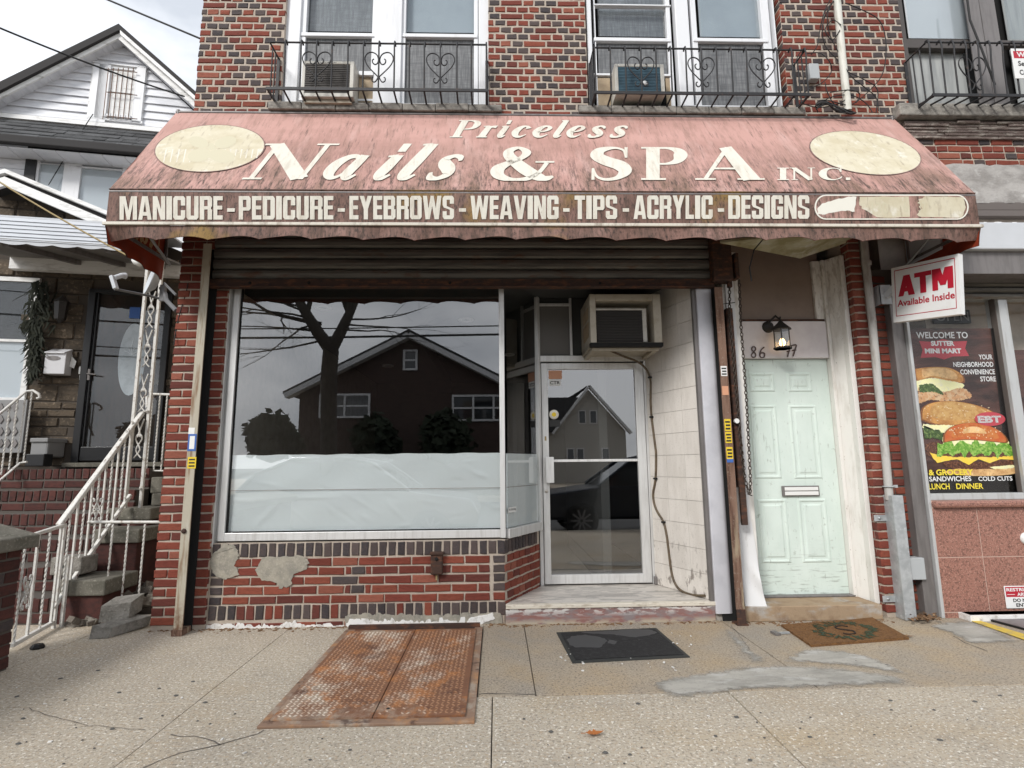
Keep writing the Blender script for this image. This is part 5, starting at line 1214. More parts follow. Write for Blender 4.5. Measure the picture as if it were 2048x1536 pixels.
for k in range(7):
    cable(m, [(1634 + random.uniform(-4, 4), 214 + random.uniform(-6, 8)), (1650, 206 + random.uniform(-4, 8)), (1674, 218 + random.uniform(-8, 6)), (1700, 225 + random.uniform(-6, 3)), (1712, 226)], .006, -.12)
m.build('cable_tangle', 'cable_black', None, **T('tangle of thin black cables around the riser pipe above the awning', 'cables'))
# rusty hose connection on the wall under the window
q = W(872, 1128, KY - .04)
t = thing('wall_fitting', 'small rusty iron pipe box on the brick wall under the shop window', 'pipe fitting', (q.x, KY - .02, q.z))
m = M().rb((861, 1108), (885, 1150), KY - .045, KY - .001); m.build('housing', 'rust_dark', t, bev=.012)
M().rb((859, 1105), (887, 1110), KY - .055, KY - .001).build('cap', 'rust_dark', t, bev=.004)
M().lathe([(.014, 0), (.013, .006), (0, .002)], W(873, 1118, KY - .046), (0, -1, 0), 10).build('opening', 'black_gap', t)
M().tube([tuple(W(873, 1150, KY - .02)), tuple(W(873, 1160, KY - .02))], .008, 6).build('drip_pipe', 'cable_tan', t)
# the far cable on the left pier
m = M(); cable(m, [(376, 566), (371, 590), (360, 625), (352, 660), (348, 690)], .004, -.01); m.build('thin_cable', 'cable_black', None, **T('thin dark cable hanging from the awning down the left brick pier', 'cable'))
# ================================================================== THE MINI MART NEXT DOOR
mart = thing('mini_mart_building', 'neighbouring convenience store with red granite base and poster window, at right edge', 'building', (4.6, 0, 0))
MX1 = 8.0
# wall above: sill, flaky moulding, bricks, cement patch
zs1, zs0 = W(1930, 219).z, W(1930, 243).z
sxl = W(1800, 230, -.08).x
m = M().box(sxl, MX1, -.09, .1, zs0, zs1); m.build('window_sill', 'sill_stone', mart, bev=.01)
core = M().box(XR + .002, MX1, .009, .3, 2.7, zs0); core.box(XR + .002, MX1, .3, 5, 0, 6.4); core.build('upper_wall', 'mortar', mart)
zf0 = W(1930, 277).z
m = M()
for k in range(6):
    z1 = zs0 - .02 - (zs0 - zf0) * k / 6; x = XR - .12
    while x < MX1:
        l = random.uniform(.15, .5); m.box(x, min(x + l, MX1), -.02 - .025 * random.random() * (1.2 - k / 6), .05, z1 - (zs0 - zf0) / 7, z1); x += l + .004
m.build('flaky_moulding', 'flaky_paint', mart, bev=.004)
MB = BRK; BRK = []
zb_ = W(1930, 332).z
rowh = (zf0 - zb_) / 4
for r in range(4):
    x = XR - .16 + random.random() * .05
    while x < MX1 - 1.5:
        k = random.random(); w = .203 if k < .35 else .0945
        BRK.append((Vector((x + w / 2, -.0, zf0 - rowh * (r + .5))), 0., w, rowh - .016, darks() if random.random() < .3 else reds())); x += w + .0125
mart_bricks = BRK; BRK = MB
place_bricks(mart_bricks, mart, 60)
zc0 = W(1930, 407).z
def cem(u, v): return Vector((XR - .05 + (MX1 - XR) * u, -.018 - .02 * v * random.random() - .006, zb_ - .01 + (zc0 - zb_) * v + (.02 * random.random() if v < .1 else 0)))
M().grid(cem, 60, 6).build('cement_patch', 'concrete_patch', mart)
# fascia, shutter box and beam
z_ = lambda py, Y: W(1990, py, Y).z
M().box(XR - .2, MX1, -.06, .02, z_(432, -.06), z_(420, -.06)).box(XR - .2, MX1, -.03, .02, z_(420, -.03), zc0).build('steel_beam', 'fascia_brown', mart, bev=.004)
FYM = -.36
m = M(); zt0, zt1 = z_(498, FYM), z_(444, FYM); m.box(XR - .22, MX1, FYM, .02, zt0, zt1); m.build('fascia_box', 'fascia_white', mart, bev=.01)
m = M()
for k in range(60): x = XR - .2 + k * .05; m.box(x, x + random.uniform(.02, .06), FYM + .03, FYM + .05, zt1, zt1 + random.uniform(.006, .022))
m.build('torn_edge', 'white_drip', mart)
m = M(); m.box(XR - .2, MX1, FYM + .05, .02, z_(548, -.3), zt0 - .002); m.build('fascia_soffit', 'frame_grey', mart)
zz0, zz1 = z_(597, -.08), z_(549, -.08)
ms = None
for k in range(4):
    a = zz0 + (zz1 - zz0) * k / 4; b = zz0 + (zz1 - zz0) * (k + 1) / 4
    m = M(); x0 = W(1800, 580, -.08).x; m.add([(x, y, z) for x in (x0, MX1) for y, z in ((-.06, a), (-.085, a + (b - a) * .3), (-.08, a + (b - a) * .75), (-.05, b - .004))], [(0, 1, 5, 4), (1, 2, 6, 5), (2, 3, 7, 6)]); m.build('shutter_slat', 'shutter_steel', mart)
# posts and shop window
PY = -.02
pL0, pL1 = W(1822, 900, PY).x, W(1836, 900, PY).x + .01
WX0 = W(1850, 900, PY - .03).x
m = M().box(W(1818, 900, PY).x - .02, pL1, PY, .1, 0, 2.62); m.build('corner_post', 'frame_grey', mart, bev=.006)
m = M().box(pL1, WX0, PY - .03, .1, 0, 2.62)
mu0, mu1 = W(2033, 880, PY).x, W(2049, 880, PY).x
zw0, zw1 = W(1950, 986, PY).z, W(1950, 597, PY).z
m.box(mu0 - .012, mu1, PY - .03, .08, zw0, zw1); m.box(WX0, MX1, PY - .01, .1, zw1, zw1 + .1)
zsl = W(1950, 999, PY).z; m.box(WX0, MX1, PY - .03, .08, zsl, zw0)
fw = m.build('shop_window_frame', 'frame_silver', mart, bev=.004)
M().box(WX0, MX1, PY + .03, PY + .035, zw0, zw1).build('pane', 'film_glass', fw)
M().box(mu0 - .018, mu0 - .012, PY + .0, .036, zw0, zw1).box(WX0, WX0 + .012, PY - .0, .08, zw0, zw1).build('gasket', 'fascia_brown', fw)
M().box(WX0, MX1, 1.5, 1.6, 0, 2.9).box(WX0, MX1, .1, 1.5, 2.75, 2.85).build('shop_room', 'room_grey', mart)
# granite base
gz = [W(1950, 1015, PY - .03).z, W(1950, 1114, PY - .03).z, W(1950, 1224, PY - .03).z]
base = M().box(WX0, MX1, PY - .0275, .1, 0, zsl - .002).build('base_wall', 'granite_grout', mart)
M().box(WX0, MX1, PY - .07, PY + .0, gz[0], zsl - .004).build('granite_ledge', 'granite', base, bev=.02)
gxj = W(1966, 1114, PY - .03).x; tw_ = .62
for r in range(2):
    for k in range(-1, 5):
        x0 = max(gxj + k * tw_ + .003, WX0 + .002); x1 = gxj + (k + 1) * tw_ - .003
        M().box(x0, x1, PY - .03, PY - .0, gz[r + 1] + .003, gz[r] - .003).build('granite_tile', 'granite', base, bev=.002)
M().box(WX0, gxj, PY - .028, PY - .008, .0, gz[2] - .004).build('granite_tile', 'granite', base)
m = M(); xl = W(1932, 1230, -.12).x; m.box(xl, MX1, -.16, PY - .02, .0, .045); m.box(xl + .02, MX1, -.14, PY - .02, .045, gz[2]); m.build('threshold', 'white_drip', mart, bev=.008)
# round white lamp plate at the edge
q = W(2052, 1077, PY - .03); M().lathe([(.05, 0), (.048, .02), (0, .022)], (q.x, PY - .03, q.z), (0, -1, 0), 18).build('round_cap', 'sign_white', mart)
# upper window, brown frame
uY = .06
m = M(); m.rb((1793, -80), (1801, 219), uY - .03, .15)
m.rb((1940, -80), (1995, 219), uY - .02, .15); m.rb((1801, 77), (1940, 97), uY, .12); m.rb((1995, 80), (2100, 92), uY, .12); m.rb((1801, 213), (2100, 222), uY, .12)
uw = m.build('upper_window', 'sash_brown', mart, bev=.004)
M().rb((1944, -80), (1962, 219), uY - .03, uY - .021).rb((1975, -80), (1992, 219), uY - .03, uY - .021).build('mullion_strip', 'frame_grey', uw)
M().rb((1801, -80), (1940, 77), uY + .05, uY + .055).rb((1995, -80), (2200, 80), uY + .05, uY + .055).build('pane', 'window_glass', uw)
M().rb((1797, -80), (1942, 78), uY + .1, uY + .105).build('blind', 'shade_white', uw)
M().rb((1797, 90), (1942, 222), uY + .07, uY + .075).rb((1990, -80), (2200, 222), uY + .12, uY + .125).build('curtain', 'curtain_grey', uw)
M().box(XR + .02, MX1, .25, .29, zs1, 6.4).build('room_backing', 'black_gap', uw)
# guard of that window
gd2 = .26
gx2 = lambda px, py: W(px, py, -gd2).x
x0 = gx2(1860, 140); st = (gx2(1990, 140) - gx2(1868, 140)) / 5
bars2 = [x0 + .005 + st * k for k in range(12)]
gg = guard('black iron window guard beside the red warning sign, far right above the awning', x0, x0 + st * 11.5, W(1900, 85, -gd2).z, W(1900, 190, -gd2).z, W(1900, 218, -.01).z, gd2, bars2, [(gx2(1946, 140), W(1946, 138, -gd2).z, .125, .25)], ends=(True, False))
M().tube([tuple(W(1932, -20, -.06)), tuple(W(1940, 40, -.06)), tuple(W(1962, 95, -.1)), tuple(W(1990, 170, -.08))], .01, 6).build('hanging_cable', 'cable_black', None, **T('thick black cable slanting down across the brown upper window at right', 'cable'))
# ------------------------------------------------------------------ signs
def sign_plate(name, label, x0, x1, z0, z1, y, th=.006, grp=None):
    t = thing(name, label, 'sign', ((x0 + x1) / 2, y, z0), grp); return t
# security camera warning
a, b = W(2021, 97, -gd2 - .02), W(2021, 157, -gd2 - .02)
wS = .42; x0, z1, z0 = a.x, a.z, b.z
t = sign_plate('warning_sign', 'white and red WARNING Security Cameras sign on the far right window guard', x0, x0 + wS, z0, z1, -gd2 - .02)
m = M().box(x0, x0 + wS, -gd2 - .022, -gd2 - .016, z0, z1); m.build('plate', 'sign_white', t, bev=.003)
yS = -gd2 - .0225; h = z1 - z0
m = M(); m.box(x0 + .016, x0 + wS - .016, yS - .0004, yS, z1 - h * .33, z1 - h * .09, 1)
txtbox(m, 'WARNING', (x0 + .045, yS - .001, z1 - h * .29), (1, 0, 0), (0, 0, 1), .33, h * .17, .025, 0)
txtbox(m, 'Security', (x0 + .045, yS - .001, z0 + h * .36), (1, 0, 0), (0, 0, 1), .2, h * .22, .02, 2)
txtbox(m, 'Cameras in Use', (x0 + .045, yS - .001, z0 + h * .12), (1, 0, 0), (0, 0, 1), .35, h * .17, .02, 2)
m.build('lettering', ['sign_white', 'sign_red', 'ink_black'], t)
# restricted area
yS = PY - .034; a, b = W(2008, 1172, yS), W(2010, 1217, yS)
x0, z1, z0 = W(2010, 1195, yS).x, a.z, b.z; wS = .3; h = z1 - z0
t = sign_plate('restricted_sign', 'white and red RESTRICTED AREA DO NOT ENTER sign on the granite base', x0, x0 + wS, z0, z1, yS)
M().box(x0, x0 + wS, yS - .004, yS + .002, z0, z1).build('plate', 'sign_white', t, bev=.003)
m = M(); y = yS - .0046
m.box(x0 + .008, x0 + wS - .008, y, y + .0004, z1 - h * .49, z1 - h * .04, 1)
txtbox(m, 'RESTRICTED', (x0 + .015, y - .0006, z1 - h * .24), (1, 0, 0), (0, 0, 1), .27, h * .15, .03, 0)
m.box(x0 + .018, x0 + .08, y - .0006, y - .0002, z1 - h * .39, z1 - h * .365, 0)
txtbox(m, 'AREA', (x0 + .10, y - .0006, z1 - h * .45), (1, 0, 0), (0, 0, 1), .1, h * .15, .03, 0)
txtbox(m, 'DO NOT', (x0 + .06, y - .0006, z0 + h * .28), (1, 0, 0), (0, 0, 1), .17, h * .16, .03, 2)
txtbox(m, 'ENTER', (x0 + .08, y - .0006, z0 + h * .07), (1, 0, 0), (0, 0, 1), .14, h * .16, .03, 2)
m.build('lettering', ['sign_white', 'sign_red', 'ink_black'], t)
# ATM sign: a double-faced box on a wall bracket, standing out from the wall
tl, tr, bl_, br_ = (1782, 537), (1917, 507), (1787, 645), (1922, 628)
y_in = -.12                                          # far edge near the wall, near edge out over the pavement
A0 = W(1784, 591, y_in); dv = ray(657, 930); dv = -Vector((dv.x, dv.y, 0)).normalized(); rr_ = ray(1920, 568)
tt = ((A0.x - CP.x) * rr_.y - (A0.y - CP.y) * rr_.x) / (dv.y * rr_.x - dv.x * rr_.y); yR = A0.y + dv.y * tt
K00, K01, K10, K11 = W(1787, 645, y_in), W(1782, 537, y_in), W(1922, 628, yR), W(1917, 507, yR)
t = thing('atm_sign', 'white sign with red ATM Available Inside lettering projecting from the wall', 'sign', ((K00.x + K10.x) / 2, (K00.y + K10.y) / 2, K00.z))
SUx = (K10 - K00); sw = SUx.length; SUx.normalize(); SVx = (K01 - K00).normalized(); SNx = SUx.cross(SVx).normalized(); O = K00
def PB(u, v, d=0.): return K00.lerp(K10, u).lerp(K01.lerp(K11, u), v) + SNx * d
m = M().grid(lambda u, v: PB(u, v), 12, 12, 0, False); m.grid(lambda u, v: PB(1 - u, v, -.045), 12, 12, 0, False)
for e in ([(0, 0), (1, 0)], [(1, 0), (1, 1)], [(1, 1), (0, 1)], [(0, 1), (0, 0)]):
    for k in range(12):
        q0 = [e[0][i] + (e[1][i] - e[0][i]) * k / 12 for i in (0, 1)]; q1 = [e[0][i] + (e[1][i] - e[0][i]) * (k + 1) / 12 for i in (0, 1)]; m.add([PB(*q0), PB(*q0, -.045), PB(*q1, -.045), PB(*q1)], [(0, 1, 2, 3)])
m.build('panel', 'sign_white', t)
m = M(); P = lambda u, v, d=.0012: PB(u, v, d)
for (u0, v0, u1, v1) in ((.05, .93, .95, .945), (.05, .1, .95, .112), (.05, .1, .06, .945), (.94, .1, .95, .945)): m.add([P(u0, v0), P(u1, v0), P(u1, v1), P(u0, v1)], [(0, 1, 2, 3)])
def rp(pts, d): m.add([P(u, v, d) for u, v in pts], [tuple(range(len(pts)))])
zx = lambda u: .10 + u * .82
# A T M in heavy capitals
for pc in ([(.0, 0), (.10, 0), (.235, 1), (.115, 1)], [(.2, 0), (.32, 0), (.235, 1), (.115, 1)], [(.07, .2), (.25, .2), (.25, .4), (.09, .4)],
           [(.32, 1), (.63, 1), (.63, .78), (.32, .78)], [(.42, .78), (.53, .78), (.53, 0), (.42, 0)],
           [(.64, 0), (.74, 0), (.74, 1), (.64, 1)], [(.9, 0), (1, 0), (1, 1), (.9, 1)], [(.66, 1), (.79, 1), (.87, .2), (.78, .2)], [(.98, 1), (.86, 1), (.77, .2), (.87, .2)]):
    rp([(zx(u), .45 + v * .37) for u, v in pc], .0013 + .00012 * random.randrange(1, 9))
txt(m, 'Available Inside', lambda u, v: P(.08 + .85 * u, .27 + .12 * v, .0014), bold=.022)
m.build('lettering', 'sign_red', t)
# the bracket
m = M(); bz0, bz1 = W(1765, 610, -.02).z, W(1765, 572, -.02).z; bx = W(1768, 590, -.03).x
m.box(bx - .05, bx + .05, -.05, -.044, bz0, bz1); m.beam((bx, -.05, (bz0 + bz1) / 2 - .02), (O.x + .05, O.y - .02, (bz0 + bz1) / 2 + .05), .035, .05); m.box(bx - .05, bx - .044, -.05, SY, bz0, bz1)
m.build('bracket', 'fascia_white', t)

# ------------------------------------------------------------------ the burger poster behind the glass
QY = PY + .042
po = thing('window_poster', 'large brown burger poster welcoming customers in the store window', 'poster', (W(1940, 980, QY).x, QY, W(1940, 985, QY).z))
def q_(px, py, d=0.): p = W(px, py, QY); p.y = QY - d * .0006; return p
m = M(); a = q_(1825, 657); b = q_(2050, 985); xL = WX0 + .01; xR_ = mu0 + .004
m.add([(xL, QY, b.z), (xR_, QY, b.z), (xR_, QY, a.z), (xL, QY, a.z)], [(0, 1, 2, 3)]); m.build('sheet', 'poster_wood', po)
m = M(); m.add([(xL, QY - .0006, b.z), (xR_, QY - .0006, b.z), (xR_, QY - .0006, W(1950, 935, QY).z), (xL, QY - .0006, W(1950, 945, QY).z)], [(0, 1, 2, 3)])
m.add([(xR_ - .09, QY - .0006, b.z), (xR_, QY - .0006, b.z), (xR_, QY - .0006, a.z), (xR_ - .05, QY - .0006, a.z)], [(0, 1, 2, 3)])
m.build('dark_edge', 'poster_black', po)
def shp(m, pts, d, mi=0, jit=0, k=4):
    o = []
    for i in range(len(pts)):
        p, r = pts[i], pts[(i + 1) % len(pts)]
        for j in range(k):
            x = p[0] + (r[0] - p[0]) * j / k + random.uniform(-jit, jit); y = p[1] + (r[1] - p[1]) * j / k + random.uniform(-jit, jit)
            w = q_(x, y, d); w.x = min(max(w.x, xL), xR_); o.append(w)
    m.poly(o, mi)
def smoothp(pts): return [(p.x, p.y) for p in smooth_path([(x, y, 0) for x, y in pts + [pts[0]]], 4)][:-1]
def nest(m, pts, d, mats_, jit=0):
    cx_ = sum(p[0] for p in pts) / len(pts); cy_ = sum(p[1] for p in pts) / len(pts)
    for i, (k, dy, mi) in enumerate(mats_): shp(m, [(cx_ + (x - cx_) * k, cy_ + (y - cy_) * k + dy) for x, y in pts], d + .12 * i, mi, jit)
sub = M()
nest(sub, smoothp([(1828, 738), (1860, 734), (1900, 736), (1925, 750), (1928, 766), (1900, 764), (1860, 756), (1832, 762)]), 2, ((1, 0, 4), (.93, -1, 0), (.7, -3, 5)))
shp(sub, smoothp([(1833, 762), (1862, 756), (1890, 760), (1926, 768), (1922, 778), (1905, 782), (1880, 784), (1860, 776), (1834, 782)]), 3, 1, .5)
shp(sub, smoothp([(1836, 776), (1860, 772), (1885, 784), (1920, 776), (1938, 784), (1940, 796), (1900, 803), (1860, 800), (1838, 806)]), 4, 2, 1)
shp(sub, smoothp([(1838, 770), (1862, 768), (1882, 782), (1886, 790), (1866, 784), (1840, 784)]), 5, 3, 1)
sub.build('sandwich_picture', ['bun_gold', 'cream_cheese', 'meat', 'lettuce_dark', 'bun_brown', 'bun_pale'], po)
bg = M()
nest(bg, smoothp([(1840, 840), (1842, 818), (1860, 806), (1895, 802), (1935, 806), (1975, 818), (1992, 830), (1992, 846), (1940, 850), (1880, 852)]), 6, ((1, 0, 5), (.94, -1, 0), (.74, -5, 6)))
shp(bg, smoothp([(1845, 848), (1880, 850), (1910, 852), (1900, 862), (1870, 868), (1846, 858)]), 7, 1, 1)
shp(bg, smoothp([(1846, 852), (1860, 858), (1880, 862), (1885, 880), (1866, 876), (1848, 876)]), 8, 2, 1.5)
shp(bg, smoothp([(1848, 888), (1880, 884), (1890, 905), (1870, 918), (1852, 905)]), 7, 3, 1.5)
for k in range(46):
    t_ = random.random(); x = 1846 + 138 * t_; y = 808 + 36 * random.random() + 8 * abs(t_ - .5)
    c = q_(x, y, 7.5); r = .006; an = random.random() * 3; bg.add([c + Vector((r * math.cos(an + k2 * 1.05) * (1 if k2 % 3 else 1.4), 0, r * .6 * math.sin(an + k2 * 1.05))) for k2 in range(6)], [tuple(range(6))], 4)
bg.build('burger_picture', ['bun_gold', 'cream_cheese', 'lettuce_dark', 'patty', 'sesame', 'bun_brown', 'bun_light'], po)
fg = M()
shp(fg, smoothp([(1886, 945), (1905, 938), (1960, 934), (2020, 932), (2036, 928), (2034, 944), (2010, 950), (1960, 952), (1915, 950)]), 9, 5)                         # bottom bun
shp(fg, smoothp([(1885, 922), (1910, 920), (1950, 924), (2000, 920), (2026, 922), (2024, 934), (1990, 938), (1930, 938), (1892, 934)]), 10, 3, 1)                     # patty
shp(fg, smoothp([(1978, 934), (2000, 932), (2026, 930), (2024, 936), (1990, 938)]), 11, 1, .5)
shp(fg, [(1858, 905), (1880, 912), (1920, 912), (1990, 908), (2026, 912), (2030, 920), (2000, 918), (1978, 926), (1955, 918), (1936, 930), (1912, 918), (1890, 922), (1874, 926), (1866, 918)], 12, 2, .4)
shp(fg, smoothp([(1884, 896), (1930, 898), (1990, 894), (2016, 900), (2014, 912), (1950, 914), (1890, 912)]), 13, 3, 1)
P = [(1872, 912)]; 
for k in range(18): P.append((1874 + k * 8.4, 886 + 6 * math.sin(k * 1.9) - 3 * (k % 2)))
P += [(2026, 900), (2026, 912)]
for k in range(18): P.append((2018 - k * 8.2, 907 + 6 * math.sin(k * 2.3 + 1) + 4 * (k % 2)))
shp(fg, P, 14, 4, 1.2)
shp(fg, smoothp([(1884, 874), (1930, 880), (1980, 878), (2012, 880), (2010, 892), (1950, 896), (1890, 892)]), 13.5, 1, .5)
nest(fg, smoothp([(1884, 886), (1886, 868), (1900, 854), (1930, 846), (1965, 848), (1995, 860), (2012, 876), (2012, 886), (1985, 884), (1940, 880), (1905, 882)]), 15, ((1, 0, 7), (.94, -1, 0), (.72, -4, 8), (.36, -8, 5)))
for k in range(40):
    t_ = random.random(); x = 1896 + 108 * t_; y = 852 + 24 * random.random() + 9 * abs(t_ - .45)
    c = q_(x, y, 16); r = .006; an = random.random() * 3; fg.add([c + Vector((r * math.cos(an + k2 * 1.05), 0, r * .7 * math.sin(an + k2 * 1.05))) for k2 in range(6)], [tuple(range(6))], 6)
fg.build('burger_picture', ['bun_red', 'cream_cheese', 'cheese', 'patty', 'lettuce', 'bun_pale', 'sesame', 'bun_brown', 'bun_orange'], po)
# emblem and lettering
m = M()
shp(m, [(1838, 682), (1865, 684), (1885, 678), (1905, 683), (1934, 682), (1930, 697), (1938, 712), (1905, 713), (1888, 719), (1870, 714), (1841, 716), (1845, 700)], 2, 0, 0, 1)
c = q_(1978, 838, 17); m.poly([(c.x + .135 * math.cos(-2 * math.pi * k / 28), c.y, c.z + .06 * math.sin(-2 * math.pi * k / 28)) for k in range(28)])
m.build('emblem', 'print_red', po)
def line(m, s, x0, x1, yb, yt, d, mi, bold=.02):
    a = q_(x0, yb, d); b = q_(x1, yb, d); t_ = q_(x0, yt, d); txt(m, s, lambda u, v: Vector((a.x + (b.x - a.x) * u, a.y, a.z + (t_.z - a.z) * v)), bold=bold, mi=mi)
m = M()
line(m, 'WELCOME TO', 1833, 1936, 677, 664, 3, 0); line(m, 'SUTTER', 1862, 1909, 692, 682, 4, 0, .05); line(m, 'MINI MART', 1850, 1923, 707, 697, 4, 0, .05)
for s, x0, x1, y1, y0 in (('YOUR', 1958, 1985, 719, 709), ('NEIGHBORHOOD', 1907, 1987, 734, 724), ('CONVENIENCE', 1921, 1990, 749, 739), ('STORE', 1961, 1992, 763, 753)): line(m, s, x0, x1, y1, y0, 3, 0, .015)
line(m, '& GROCERY', 1856, 1945, 951, 939, 18, 2, .03); line(m, 'SANDWICHES', 1857, 1941, 963, 953, 18, 0); line(m, 'COLD CUTS', 1955, 2023, 962, 953, 18, 0); line(m, 'LUNCH', 1856, 1898, 979, 967, 18, 2); line(m, 'DINNER', 1911, 1965, 978, 967, 18, 2)
m.build('lettering', ['print_pure', 'poster_black', 'print_yellow'], po)
m = M(); line(m, 'EBT', 1954, 2001, 846, 832, 20, 0, .05); m.build('lettering', 'print_pure', po)
# open sign of dots, deeper inside
oy = QY + .25; t = thing('led_sign', 'unlit dotted OPEN sign behind the glass above the burger poster', 'sign', W(1890, 635, oy))
m = M(); a, b = W(1870, 624, oy), W(1938, 642, oy); m.box(a.x - .02, b.x + .02, oy, oy + .02, b.z - .02, a.z + .02, 1); txtbox(m, 'OPEN', (a.x, oy - .002, b.z), (1, 0, 0), (0, 0, 1), b.x - a.x, a.z - b.z, .0, 0); m.build('board', ['led_grey', 'black_metal'], t)
# edge of the poster in the next bay
m = M(); x0 = mu1 + .01; m.add([(x0, QY, zw0), (x0 + 1., QY, zw0), (x0 + 1., QY, W(2040, 700, QY).z), (x0, QY, W(2040, 700, QY).z)], [(0, 1, 2, 3)]); m.build('window_poster', 'poster_wood', None, **T('sliver of a second brown poster at the right edge of the photo', 'poster'))
# ================================================================== GROUND
m = M().add([(-900, -900, -.36), (900, -900, -.36), (900, 900, -.36), (-900, 900, -.36)], [(0, 1, 2, 3)]); m.build('ground', 'road', None, **ST)
KERB = -4.75
side = M().box(-60, 60, KERB, 3.2, -.34, -.022).build('sidewalk', 'joint_dark', None, **ST)
M().box(-60, 60, KERB - .15, KERB - .004, -.34, -.015).build('kerb', 'concrete', None, bev=.02, **ST)
M().box(-60, 60, -17.5, KERB - .16, -.35, -.2).build('road', 'road', None, **ST)
M().box(-60, 60, -60, -17.4, -.35, -.05).build('far_pavement', 'concrete', None, **ST)
YJ = G(1200, 1388).y
def slab(x0, x1, y0, y1, mt='concrete', tilt=0.):
    m = M(); z = random.uniform(-.002, .0015)
    nx, ny = max(2, int((x1 - x0) / .25)), max(2, int((y1 - y0) / .25))
    m.add([(x0, y0, z - .02), (x1, y0, z - .02), (x1, y1, z - .02), (x0, y1, z - .02), (x0, y0, z), (x1, y0, z), (x1, y1, z), (x0, y1, z)], [(4, 5, 6, 7), (0, 1, 5, 4), (1, 2, 6, 5), (2, 3, 7, 6), (3, 0, 4, 7)])
    return m.build('slab', mt, side, bev=.004)
g_ = .005
XA = -.03                      # the long joint in line with the cellar hatch
XBj, XCj = G(1060, 1320).x, G(1500, 1425).x
rowsF = [(YJ - 1.52, YJ), (YJ - 3.04, YJ - 1.52), (KERB, YJ - 3.04)]
colsF = [XA + k * 1.46 for k in range(-6, 8)]
xs = [-9, -7.6, -6.2, -4.6, -3.1, G(430, 1375).x, XA, XCj, XCj + 1.5, XCj + 3.0, 6.2, 8, 9.6]
for (y0, y1) in rowsF:
    for a, b in zip(xs, xs[1:]): slab(a + g_ / 2, b - g_ / 2, y0 + g_ / 2, y1 - g_ / 2)
xl = G(430, 1375).x
for a, b in ((-9, -6.2), (-6.2, -3.1), (-3.1, xl)): slab(a + g_ / 2, b - g_ / 2, YJ + g_ / 2, .5)
CH0, CH1, CHY0, CHY1 = -1.16, -.115, G(740, 1454).y, -.10
slab(xl + g_ / 2, CH0 - .004, YJ + g_ / 2, .5); 
slab(CH1 + .004, XBj - g_ / 2, YJ + g_ / 2, .3, 'aggregate')
slab(XBj + g_ / 2, 1.78, YJ + g_ / 2, .3, 'aggregate'); slab(1.79, 3.5, YJ + g_ / 2, .3, 'aggregate'); slab(3.5 + g_, 9, YJ + g_ / 2, .3, 'aggregate')
slab(CH0 - .004, CH1 + .004, CHY1, .3); 
# thin cement skims: flat irregular sheets on the slabs
def skim(name, pts, z, mt, jit=.012, k=5):
    P = [G(x, y, z) for x, y in pts]; o = []
    for i in range(len(P)):
        a, b = P[i], P[(i + 1) % len(P)]
        for j in range(k):
            q = a.lerp(b, j / k); o.append((q.x + random.uniform(-jit, jit), q.y + random.uniform(-jit, jit), z))
    if sum(o[i][0] * o[(i + 1) % len(o)][1] - o[(i + 1) % len(o)][0] * o[i][1] for i in range(len(o))) < 0: o.reverse()
    def ins(x, y):
        r_ = False
        for i in range(len(o)):
            x0, y0, x1, y1 = o[i][0], o[i][1], o[i - 1][0], o[i - 1][1]
            if (y0 > y) != (y1 > y) and x < (x1 - x0) * (y - y0) / (y1 - y0) + x0: r_ = not r_
        return r_
    def dist(x, y):
        best = 9
        for i in range(len(o)):
            ax_, ay_, bx_, by_ = o[i][0], o[i][1], o[i - 1][0], o[i - 1][1]; dx, dy = bx_ - ax_, by_ - ay_; l2 = dx * dx + dy * dy + 1e-9
            t_ = max(0, min(1, ((x - ax_) * dx + (y - ay_) * dy) / l2)); best = min(best, math.hypot(x - ax_ - t_ * dx, y - ay_ - t_ * dy))
        return best
    st_ = .03; x0, x1, y0, y1 = min(q[0] for q in o), max(q[0] for q in o), min(q[1] for q in o), max(q[1] for q in o)
    nx, ny = int((x1 - x0) / st_) + 2, int((y1 - y0) / st_) + 2; P = {}; vs = []; fe = []; fs = []
    for j in range(ny + 1):
        for i in range(nx + 1):
            x, y = x0 + (i - .5) * st_, y0 + (j - .5) * st_; k = ins(x, y); P[i, j] = (len(vs), k); vs.append((x, y, z)); fe.append(min(1., dist(x, y) / .16) if k else 0.)
    for j in range(ny):
        for i in range(nx):
            q = [P[i, j], P[i + 1, j], P[i + 1, j + 1], P[i, j + 1]]
            if any(w[1] for w in q): fs.append(tuple(w[0] for w in q))
    ob = M().add(vs, fs).build(name, 'cement_feather', side); at_ = ob.data.attributes.new('feather', 'FLOAT', 'POINT')
    at_.data.foreach_set('value', fe)
    return ob
skim('cement_skim', [(1298, 1362), (1340, 1352), (1420, 1340), (1480, 1332), (1560, 1328), (1650, 1332), (1730, 1340), (1790, 1350), (1840, 1364), (1790, 1370), (1650, 1376), (1500, 1382), (1420, 1390), (1360, 1398), (1320, 1388)], .006, 'cement_patch')
skim('cement_skim', [(1440, 1256), (1462, 1258), (1500, 1290), (1530, 1318), (1560, 1324), (1480, 1330), (1500, 1326), (1475, 1300)], .0045, 'cement_patch')
skim('cement_skim', [(1560, 1322), (1600, 1295), (1690, 1300), (1760, 1316), (1810, 1340), (1850, 1362), (1790, 1346), (1700, 1332), (1620, 1328)], .0045, 'cement_patch')
skim('cement_skim', [(1850, 1250), (1890, 1242), (1940, 1240), (2000, 1262), (2050, 1284), (1990, 1288), (1940, 1290), (1900, 1268)], .0045, 'cement_patch')
skim('cement_skim', [(966, 1290), (974, 1310), (972, 1345), (962, 1366), (962, 1300)], .0045, 'cement_patch', .006)
